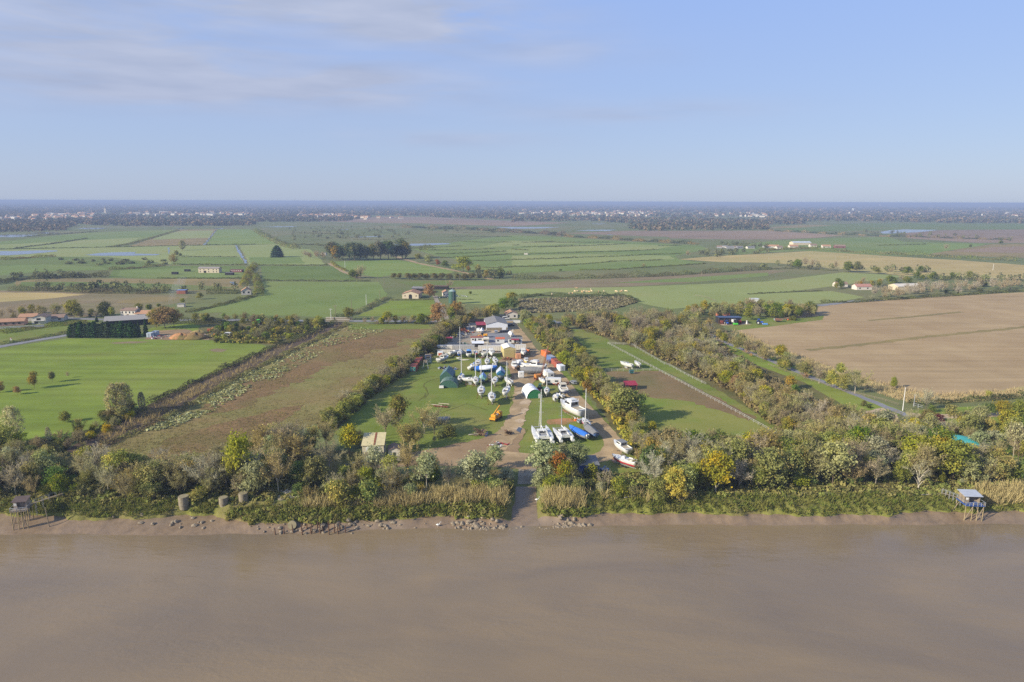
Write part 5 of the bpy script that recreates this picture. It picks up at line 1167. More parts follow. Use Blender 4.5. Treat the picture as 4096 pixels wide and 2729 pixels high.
U(1, 600, 1270, 1180, 'hedge', 'dark bramble bush right of the rubble heap', .9)
# --- river front, right of the slipway
T(2, 290, 1075, 765, 'willow', 'largest silver willow right of the slipway', 1.1)
T(2, 590, 1020, 775, 'willow', 'silver willow between the two catamarans and the blue cabin', 1.0)
T(2, 470, 980, 780, 'willow', 'small silver willow behind the red-leaved tree', .8)
T(2, 420, 1110, 855, 'red', 'olive and red leaved tree among silver willows beside the blue cabin', .9, 'red')
T(2, 490, 1130, 930, 'olive', 'olive tree in front of the red-leaved tree', .95)
T(2, 560, 1130, 960, 'brown', 'brown twiggy tree left of the blue cabin', .9)
for (x, y, t_, kd, lb) in ((340, 1195, 1060, 'lime', 'yellow-green bush beside the slipway, nearest its right edge'), (480, 1190, 1080, 'green', 'dark green bush below the red-leaved tree'), (600, 1210, 1080, 'olive', 'olive bush below the blue cabin'),
                           (250, 1130, 1000, 'willow', 'silvery bush at the top right of the slipway'), (745, 1090, 960, 'lime', 'light green bush in front of the blue cabin'), (870, 1160, 1010, 'grey', 'grey twiggy bush right of the blue cabin'),
                           (1000, 1235, 1080, 'olive', 'rounded olive bush on the bank below the trailer boat'), (1100, 1250, 1150, 'twig', 'brown bush right of the rounded olive bush'), (720, 1190, 1090, 'hedge', 'dark bush between the cabin and the reeds'), (820, 1210, 1120, 'willow', 'grey-green bush above the cut bank')):
    U(2, x, y, t_, kd, lb, .85)
T(2, 1500, 1270, 1000, 'yellow', 'brightest yellow tree on the right river bank', .95)
T(2, 1580, 1250, 985, 'lime', 'green and yellow tree beside the brightest yellow one', .9)
T(2, 1330, 1275, 1060, 'olive', 'olive tree at the left end of the right bank wood', .9)
T(2, 1440, 1130, 880, 'grey', 'bare white-trunked tree behind the brightest yellow tree', .8)
T(2, 1280, 930, 720, 'olive', 'olive tree behind the boat with the grey canopy', 1.0)
T(2, 1440, 940, 625, 'olive', 'large grey-olive tree between the paddock and the bank wood', 1.0, 'scrub')
T(2, 1640, 920, 660, 'green', 'dark ivy-clad tree at the paddock corner', .85)
T(2, 1880, 1215, 850, 'lime', 'large yellow-green tree in the right bank wood', 1.0, 'olive')
T(2, 2080, 1190, 930, 'grey', 'pale fallen-branched bare tree in the right bank wood', .9)
T(2, 2300, 900, 735, 'willow', 'silver willow at the river end of the paddock fence', .9)
T(3, 210, 900, 750, 'willow', 'silver willow in line with the last white fence posts', .9)
T(2, 1030, 580, 262, 'olive', 'huge round yellow-olive tree on the paddock edge', 1.15, 'lime')
T(2, 1120, 560, 300, 'olive', 'dark half of the huge round tree on the paddock edge', .95)
T(2, 900, 520, 330, 'olive', 'olive tree on the lane side of the huge round tree', 1.0)
T(2, 1095, 640, 480, 'rust', 'orange tree below the huge round tree', .9)
T(2, 1150, 750, 585, 'lime', 'yellow bushy tree near the bend of the dirt track', .8)
T(2, 1290, 690, 570, 'red', 'tree with a few red leaves by the paddock', .9, 'olive')
T(2, 690, 320, 180, 'yellow', 'golden tree in the yard hedge near the parked grey car', .9, 'rust')
T(2, 820, 280, 105, 'lime', 'tall olive tree in the hedge by the bare paddock', 1.1, 'olive')
rb = [('lime', 20), ('olive', 28), ('green', 14), ('bare', 18), ('willow', 10), ('grey', 6), ('brown', 8)]
wood('in the right bank wood below the paddock', [(1480, 1085), (1560, 1068), (1700, 1062), (1840, 1055), (1840, 1122), (1700, 1130), (1560, 1132), (1490, 1125)], 42, 3.0, (5.5, 11), rb, 18, [('olive', 4), ('green', 3), ('lime', 2), ('twig', 2)], (1.5, 3.5), 21)
wood('in the right bank wood below the gravel bay', [(1840, 1050), (1980, 1040), (2120, 1050), (2200, 1070), (2190, 1115), (2000, 1125), (1840, 1122)], 40, 3.0, (6, 12), rb, 18, [('olive', 4), ('green', 3), ('willow', 3), ('twig', 2)], (1.5, 3.5), 22)
wood('behind the fishing hut with the blue deck', [(2200, 1075), (2290, 1060), (2340, 1080), (2330, 1108), (2210, 1118)], 16, 2.6, (4, 9), [('willow', 5), ('bare', 3), ('olive', 3)], 8, [('willow', 3), ('olive', 3)], (1.5, 3), 23)
wood('around the turquoise tank', [(2050, 990), (2150, 1000), (2180, 1040), (2060, 1050), (1990, 1020)], 14, 3.2, (6, 10), [('bare', 4), ('olive', 3), ('willow', 3), ('brown', 2)], 5, [('olive', 1), ('twig', 1)], (2, 3), 24)
wood('between the paddock and the right bank wood', [(1500, 1062), (1560, 1050), (1700, 1050), (1840, 1035), (1840, 1056), (1700, 1062), (1560, 1070)], 18, 3.2, (5, 9), [('olive', 4), ('bare', 3), ('brown', 3), ('willow', 1), ('green', 2)], 8, [('olive', 3), ('twig', 3)], (2, 4), 25)
for x, y, t_, lb in ((1870, 1215, 950, 'white-trunked bare tree above the grassy bank left of the blue-decked hut'), (2085, 1180, 960, 'pale leaning bare tree in the right bank wood'), (2240, 1150, 960, 'bare pale tree behind the yellow-green bank trees'), (1420, 1100, 880, 'bare pale-limbed tree at the left end of the right bank wood')):
    T(2, x, y, t_, 'snag', lb, 1.0)
for x, y, t_, lb in ((110, 1050, 860, 'bare white-limbed tree above the dark bank bushes on the right'), (480, 1060, 860, 'bare pale tree with a forked trunk in the right bank wood'), (740, 900, 760, 'bare branching tree below the solid green tree'), (1380, 1195, 930, 'tall forked white-trunked tree close to the blue-decked hut'), (990, 1050, 900, 'bare grey tree leaning in the right bank wood')):
    T(3, x, y, t_, 'snag', lb, 1.0)
for x, y, t_, lb in ((815, 1130, 960, 'pale bare tree in the middle of the left bank wood'), (1150, 1150, 930, 'silvery bare tree in the left bank wood'), (1720, 1010, 840, 'dead tree with thin pale branches by the rough pasture'), (380, 1150, 970, 'bare brush-like pale tree behind the old timber hut')):
    T(0, x, y, t_, 'snag', lb, 1.0)
wood('on the bank beyond the right fishing hut', [(2345, 1050), (2520, 1040), (2520, 1110), (2345, 1115)], 12, 3.4, (5, 9), rb, seed=26)
wood('on the bank left of the old fishing hut', [(-180, 1090), (-45, 1090), (-45, 1145), (-180, 1145)], 10, 3.4, (5, 9), fr1, seed=27)
# --- hedge woods either side of the boatyard
hw = [('olive', 40), ('brown', 25), ('bare', 14), ('lime', 12), ('green', 10)]
wood('in the hedge between the dirt track and the upper paddock', [(1200, 742), (1265, 745), (1310, 800), (1380, 862), (1405, 905), (1370, 915), (1320, 870), (1250, 800)], 64, 2.6, (4.5, 8), hw, 16, [('olive', 3), ('twig', 3), ('green', 2)], (1.5, 3), 31)
wood('in the hedge between the dirt track and the lower paddock', [(1370, 900), (1410, 900), (1450, 950), (1485, 1010), (1510, 1045), (1480, 1060), (1440, 1000), (1400, 950)], 34, 2.3, (3.5, 7), [('brown', 4), ('olive', 4), ('bare', 3), ('lime', 1)], 22, [('olive', 4), ('twig', 4), ('grey', 1)], (1.5, 3.5), 32)
wood('in the hedge left of the boatyard containers', [(1060, 738), (1075, 748), (1040, 775), (985, 815), (955, 840), (920, 845), (975, 800), (1020, 760)], 46, 2.4, (4.5, 7.5), [('brown', 5), ('olive', 4), ('bare', 2), ('green', 2)], 14, [('olive', 3), ('twig', 3), ('hedge', 2)], (1.5, 3), 33)
wood('in the hedge along the boatyard lawn', [(950, 838), (925, 862), (880, 895), (845, 920), (770, 985), (735, 985), (800, 925), (850, 890), (905, 845)], 52, 2.2, (4, 7), [('brown', 6), ('olive', 3), ('bare', 2), ('lime', 1)], 20, [('twig', 5), ('olive', 3), ('hedge', 3)], (1.5, 3), 34)
wood('behind the big grey-roofed shed', [(1030, 725), (1090, 725), (1150, 728), (1150, 735), (1060, 742), (1030, 740)], 18, 4, (5, 8.5), [('olive', 4), ('brown', 4), ('bare', 3)], 0, seed=35)
T(1, 1670, 1180, 1000, 'rust', 'golden-brown tree left of the farm drive', 1.0, fn=A)
T(1, 1840, 1130, 975, 'rust', 'golden tree beside the farm drive opposite the pole', 1.1, fn=A)
T(1, 1520, 1190, 1095, 'green', 'round green tree in the roadside hedge', 1.1, fn=A)
T(1, 1215, 1185, 1070, 'lime', 'yellow-green bushy tree in the roadside hedge', 1.0, fn=A)
T(1, 850, 1150, 1040, 'olive', 'round olive tree at the end of the field hedge by the road', 1.1, fn=A)
T(1, 2280, 1060, 940, 'green', 'dark evergreen tree left of the white house with terracotta roof', 1.2, fn=A)
T(2, 10, 1075, 940, 'green', 'dark evergreen tree right of the white house with terracotta roof', 1.0, fn=A)
T(2, 500, 1235, 1125, 'yellow', 'yellow willow beside the low grey shed', 1.1, 'lime', fn=A)
T(2, 120, 1200, 1060, 'willow', 'pale grey willow at the entrance of the yard lane', 1.0, fn=A)
wood('along the road between the bridge and the farm drive', [A(1, 1000, 1175), A(1, 1660, 1178), A(1, 1660, 1190), A(1, 1000, 1192)], 14, 4, (3.5, 5.5), [('olive', 4), ('bare', 4), ('brown', 2)], 10, [('twig', 3), ('olive', 2)], (1.5, 2.5), 36)
# --- big wood right of the paddock
bw = [('bare', 40), ('brown', 26), ('olive', 18), ('lime', 4), ('grey', 6)]
wood('in the upper wood behind the low grey shed', [(1290, 738), (1400, 735), (1500, 735), (1590, 745), (1640, 775), (1560, 800), (1470, 805), (1400, 775), (1340, 762)], 100, 3.6, (5.5, 9), bw, 16, [('twig', 4), ('olive', 3)], (2, 4), 41)
wood('in the brown wood between the white fence and the lane', [(1480, 810), (1560, 800), (1620, 800), (1690, 858), (1752, 902), (1745, 932), (1690, 905), (1600, 855)], 96, 3.0, (5, 8.5), bw, 18, [('twig', 4), ('olive', 3)], (1.5, 3.5), 42)
wood('in the brown wood above the river bank', [(1700, 915), (1765, 915), (1870, 958), (1990, 995), (2060, 1010), (1990, 1040), (1860, 1030), (1780, 985)], 90, 2.9, (5, 8.5), [('bare', 30), ('brown', 24), ('olive', 16), ('grey', 10), ('green', 3)], 16, [('twig', 4), ('olive', 3)], (1.5, 3.5), 43)
wood('on the upper scrub edge by the machinery shed', [(1560, 722), (1640, 715), (1730, 712), (1830, 715), (1890, 722), (1840, 738), (1780, 735), (1700, 727), (1600, 738)], 44, 5, (5.5, 9), [('olive', 5), ('brown', 4), ('bare', 3), ('green', 2)], 12, [('olive', 2), ('hedge', 3)], (2, 3.5), 44)
wood('along the lane beside the ploughed field', [(1640, 775), (1720, 795), (1800, 828), (1880, 862), (1960, 898), (1950, 908), (1860, 876), (1760, 835), (1680, 800)], 24, 4, (4.5, 7.5), [('bare', 4), ('olive', 3), ('lime', 2), ('brown', 2)], 14, [('straw', 4), ('lime', 2), ('olive', 2)], (1.5, 3), 45)
T(2, 2080, 150, -20, 'yellow', 'golden-topped tree standing above the lane meadow', 1.0, 'lime')
T(2, 2050, 290, 150, 'rust', 'golden tree in the brown wood', .9)
T(2, 1700, 1230, 1150, 'lime', 'yellow-green tree in the brown wood beside the lane', 1.0, fn=A)
T(3, 200, 270, 145, 'yellow', 'bright yellow round tree beside the lane meadow', 1.1)
T(3, 240, 340, 230, 'green', 'dark green tree just below the bright yellow round tree', .9)
T(3, 1000, 760, 615, 'green', 'solid green tree in the brown wood below the gravel bay', 1.1)
T(3, 1400, 860, 625, 'willow', 'pale silver willow left of the turquoise tank', 1.0)
T(3, 1200, 800, 640, 'olive', 'olive tree in the wood left of the silver willow', 1.0, 'lime')
T(3, 1450, 640, 470, 'olive', 'olive tree above the silver willow by the garden', 1.0, 'scrub')
T(3, 800, 310, 100, 'bare', 'wide bare tree clump beside the lane', 1.3)
T(3, 390, 145, 0, 'bare', 'bare tree on the lane edge, upper one', 1.0)
T(3, 150, 75, -40, 'olive', 'olive tree where the lane meets the ploughed field', .9)
T(3, 660, 150, 30, 'olive', 'olive tree at the field margin', 1.0)
T(3, 1155, 260, 155, 'lime', 'slim yellow tree at the edge of the ploughed field', .7)
T(3, 1450, 460, 280, 'grey', 'bare pale-stemmed tree in the garden hedge', 1.0)
T(3, 1680, 630, 400, 'wisp', 'tall white-stemmed tree in the garden', .9, 'olive')
T(3, 1810, 600, 470, 'brown', 'brown round tree in the garden beside the drive', .9)
T(3, 2020, 520, 400, 'green', 'dark round tree at the garden drive', 1.2)
T(3, 2150, 530, 385, 'red', 'sandy-orange tree beside the dark round garden tree', 1.2, 'straw' if False else 'rust')
T(3, 2300, 540, 365, 'lime', 'weeping yellow willow at the end of the garden', 1.1)
T(3, 2250, 920, 560, 'wisp', 'tall white dead-looking trunk at the edge of the garden', .7, 'bare')
T(3, 2300, 930, 640, 'bare', 'grey tree beside the tall white trunk', .9)
U(3, 1510, 480, 415, 'green', 'clipped round green bush by the garden gate', .9)
U(3, 1720, 665, 610, 'plum', 'upper plum-coloured bush beside the garden drive', .9)
U(3, 1790, 690, 640, 'plum', 'lower plum-coloured bush beside the garden drive', .9)
U(3, 1560, 560, 490, 'plum', 'reddish-brown bush near the garden entrance', 1.1)
U(3, 880, 425, 375, 'hedge', 'small dark blue-green bush on the lane meadow', .8)
U(3, 930, 445, 415, 'hedge', 'low dark bush beside the small blue-green one', 1.2)
U(3, 2030, 345, 285, 'lime', 'yellow-green bush at the edge of the dark garden hedge', .9)
wood('in the garden on the right', [(2170, 1000), (2300, 985), (2360, 1010), (2360, 1060), (2280, 1050), (2200, 1030)], 16, 4, (5, 9), [('bare', 4), ('olive', 3), ('willow', 3)], 6, [('olive', 2), ('twig', 2)], (1.5, 3), 46)
# --- scrub left of the rough pasture, behind the country road
wood('in the scrub between the farm yard and the rough pasture', [(480, 760), (560, 752), (640, 745), (760, 745), (700, 770), (640, 790), (560, 792), (500, 790)], 14, 5, (3.5, 6), [('olive', 5), ('green', 4), ('brown', 2)], 62, [('hedge', 6), ('olive', 4), ('twig', 2), ('green', 2)], (1.5, 3.5), 51)
wood('along the country road left of the bridge', [(440, 732), (520, 735), (640, 740), (745, 743), (740, 750), (620, 750), (500, 745), (440, 742)], 24, 5, (4, 6.5), [('olive', 5), ('green', 4), ('brown', 3), ('lime', 1)], 12, [('hedge', 3), ('olive', 2)], (2, 3.5), 52)
wood('along the ditch hedge near the poplars', [(70, 1035), (130, 1010), (200, 985), (250, 950), (300, 935), (310, 960), (240, 1005), (180, 1040), (110, 1060)], 8, 3, (3, 5), [('brown', 4), ('olive', 2), ('lime', 1)], 34, [('hedge', 5), ('twig', 5), ('yellow', 1), ('olive', 2)], (1.5, 3.5), 53)
wood('at the dark corner below the tall poplar', [(-40, 1035), (60, 1030), (130, 1050), (110, 1080), (-40, 1085)], 12, 3, (4, 7), [('olive', 4), ('brown', 3), ('green', 2), ('lime', 2)], 16, [('hedge', 5), ('twig', 3)], (2, 3.5), 54)
for x in range(665, 1290, 42): T(0, x, 1308 + (x % 7), 1158 + (x * 7 % 34), 'conifer', 'dark conifer in the row screening the grey farm barn', 1.0, fn=A)
T(0, 1280, 1280, 1150, 'cypress', 'first narrow cypress in front of the farm barn', 1.1, fn=A)
T(0, 1345, 1300, 1140, 'cypress', 'second narrow cypress in front of the farm barn', 1.2, fn=A)
T(0, 1520, 1230, 1025, 'rust', 'large rust-coloured oak beside the farm barn', 1.25, fn=A)
T(0, 1440, 1225, 1060, 'rust', 'ochre oak at the barn end', 1.0, fn=A)
T(0, 1600, 1225, 1050, 'rust', 'brown-red oak right of the large rust oak', 1.1, 'red', fn=A)
T(0, 890, 1170, 1125, 'conifer', 'small dark conifer on the roadside by the barn', 1.0, fn=A)
T(0, 680, 1130, 975, 'olive', 'yellow-green tree on the dark field edge behind the bungalow', 1.1, 'lime', fn=A)
T(0, 970, 1130, 975, 'green', 'dark ivy tree between bungalow and white house', 1.0, 'hedge', fn=A)
for (x, y, t_, kd, lb) in ((1280, 1070, 1000, 'olive', 'olive tree behind the white two-storey house'), (1370, 1070, 1005, 'green', 'dark green tree behind the white two-storey house'), (1290, 1120, 1050, 'lime', 'yellow tree in front of the white farmhouse wing'), (1840, 960, 900, 'olive', 'round olive tree in the far garden'),
                           (1680, 1000, 950, 'lime', 'yellow-green tree by the small white roof'), (1460, 1040, 1000, 'green', 'green tree beside the chimney smoke'), (2070, 1240, 1150, 'conifer', 'blue-green conifer in the farm scrub')):
    T(0, x, y, t_, kd, lb, 1.2, fn=A)
wood('behind the bungalow roofs', [A(0, -60, 1130), A(0, 300, 1090), A(0, 560, 1110), A(0, 860, 1105), A(0, 1090, 1120), A(0, 1080, 1135), A(0, 560, 1128), A(0, 0, 1160)], 22, 6, (4, 8), [('bare', 5), ('brown', 3), ('olive', 2)], 10, [('hedge', 2), ('twig', 2)], (2, 3), 55)
# --- lone trees in the middle distance
for (k, x, y, t_, kd, w, lb) in ((0, 1678, 510, 418, 'poplar', 1.8, 'lone dark oval poplar in the far pasture'), (1, 195, 572, 465, 'conifer', 1.5, 'lone dark conifer in the far pasture'), (0, 1625, 560, 508, 'olive', 1.1, 'round tree beside the far canal'), (0, 1660, 570, 535, 'green', 1.2, 'dark round tree beside the far canal'),
                                 (0, 1600, 645, 545, 'brown', .9, 'brown tree on the far canal bend'), (1, 890, 765, 685, 'green', 1.5, 'dark evergreen tree left of the bare field tree'), (1, 930, 765, 690, 'green', 1.3, 'second dark evergreen tree by the field corner'), (1, 965, 770, 650, 'bare', 1.1, 'bare tree beside the dark field-corner evergreens'),
                                 (1, 1910, 705, 570, 'olive', 1.4, 'large round olive tree on the farm track'), (1, 1740, 672, 605, 'green', 1.2, 'dark round tree on the farm track'), (1, 1670, 655, 595, 'red', 1.1, 'reddish tree on the farm track'), (1, 1950, 715, 655, 'red', 1.0, 'orange-red tree near the large olive tree'), (1, 2040, 720, 640, 'olive', 1.2, 'olive tree right of the orange-red one'),
                                 (1, 1590, 630, 545, 'olive', 1.3, 'olive tree at the end of the pine grove lane'), (1, 1490, 610, 540, 'olive', 1.2, 'ochre tree right of the pine grove'), (1, 1970, 920, 885, 'green', 1.1, 'small round tree in the cattle pasture'), (1, 1595, 950, 820, 'rust', 1.05, 'orange-brown tree beside the farmhouse with the arched door'), (1, 1785, 865, 790, 'bare', 1.3, 'brown tree behind the farm'),
                                 (1, 2240, 765, 680, 'green', 1.1, 'dark tree on the marsh edge hedge'), (1, 2120, 765, 690, 'red', .9, 'reddish tree near the marsh edge hedge'), (1, 2350, 1000, 900, 'olive', 1.3, 'olive tree at the corner of the brown scrub field'),
                                 (2, 1208, 668, 632, 'brown', 1.4, 'lone round brown bush-like tree in the strip marsh'), (2, 445, 705, 682, 'green', 1.5, 'small dark round tree in the strip marsh'), (2, 1615, 575, 515, 'bare', 1.2, 'bare tree at the tip of the tan crop field'), (2, 2165, 1150, 1045, 'lime', 1.0, 'bright lime tree behind the machinery shed'),
                                 (3, 735, 708, 610, 'green', 1.1, 'ivy-dark tree on the crop field edge, first of the pair'), (3, 815, 710, 615, 'green', 1.1, 'ivy-dark tree on the crop field edge, second of the pair'), (3, 265, 672, 590, 'green', 1.2, 'dark tree on the left of the crop field edge'), (3, 340, 668, 580, 'bare', 1.0, 'thin tree beside the dark one on the crop field edge'), (3, 620, 690, 605, 'bare', .8, 'slim tree on the crop field edge'),
                                 (3, 1280, 735, 660, 'green', 1.3, 'dark round tree in the crop field hedge'), (3, 1400, 715, 655, 'green', 1.1, 'dark upright tree in the crop field hedge'), (3, 1000, 725, 665, 'olive', 1.3, 'low olive tree in the crop field hedge'), (3, 1130, 730, 670, 'bare', 1.0, 'pale-stemmed tree in the crop field hedge'), (3, 405, 680, 595, 'bare', 1.1, 'grey tree on the crop field edge'), (3, 1850, 775, 700, 'lime', 1.2, 'yellow-green tree behind the long bare wood'),
                                 (3, 1130, 850, 800, 'lime', 1.2, 'yellow-green willow by the white-roofed hall'), (3, 845, 840, 795, 'rust', 1.2, 'orange tree behind the pink-roofed house'), (3, 2140, 458, 420, 'green', 1.4, 'far dark tree beside the straw field'), (3, 1635, 515, 455, 'bare', 1.0, 'far bare tree in the winter cereal'), (3, 1858, 487, 455, 'green', 1.1, 'far small tree in the winter cereal')):
    T(k, x, y, t_, kd, lb, w, fn=A)
for i, (x, y, t_) in enumerate(((700, 590, 430), (760, 600, 455), (800, 595, 470), (860, 600, 450), (905, 605, 448), (960, 600, 452), (1020, 600, 480), (1080, 598, 455), (1145, 598, 430), (1220, 595, 420), (1290, 590, 470), (1345, 585, 400), (1375, 588, 440))):
    T(1, x, y, t_, 'pine', 'tall dark tree of the grove between the two pastures', 1.0, fn=A)
T(1, 735, 600, 475, 'rust', 'ochre tree at the left of the dark grove', 1.0, fn=A)
wood('at the left end of the dark grove', [A(1, 430, 575), A(1, 640, 560), A(1, 660, 590), A(1, 540, 600), A(1, 440, 590)], 9, 8, (7, 11), [('bare', 4), ('grey', 3), ('brown', 2)], seed=56)
for i, (x, y) in enumerate(((1270, 770), (1320, 775), (1400, 778), (1450, 780), (1510, 780), (1570, 778), (1640, 780), (1710, 780), (1780, 780), (1850, 780), (1920, 782), (1980, 782))):
    T(1, x, y, 720, 'olive', 'bushy tree in the hedge row on the far side of the farm', 1.5, 'scrub', fn=A)
# long bare wood right
wood('in the long bare wood behind the ploughed field', [A(3, 900, 945), A(3, 1300, 895), A(3, 1700, 845), A(3, 2400, 830), A(3, 2450, 870), A(3, 1900, 905), A(3, 1300, 960), A(3, 800, 985)], 48, 6, (6, 9), [('grey', 5), ('bare', 5)], 18, [('hedge', 3), ('grey', 2)], (2, 4), 57)
wood('around the pink-roofed house', [A(3, 480, 870), A(3, 700, 830), A(3, 900, 820), A(3, 1200, 800), A(3, 1400, 770), A(3, 1700, 770), A(3, 1720, 785), A(3, 1300, 830), A(3, 1000, 850), A(3, 560, 885)], 20, 6, (5, 8), [('green', 5), ('olive', 2), ('bare', 2)], seed=58)
wood('on the left end of the copse by the machinery shed', [A(3, -30, 1100), A(3, 150, 1085), A(3, 420, 1080), A(3, 480, 1120), A(3, 200, 1140), A(3, -30, 1140)], 14, 5, (6, 9), [('olive', 5), ('green', 3), ('lime', 1)], seed=59)
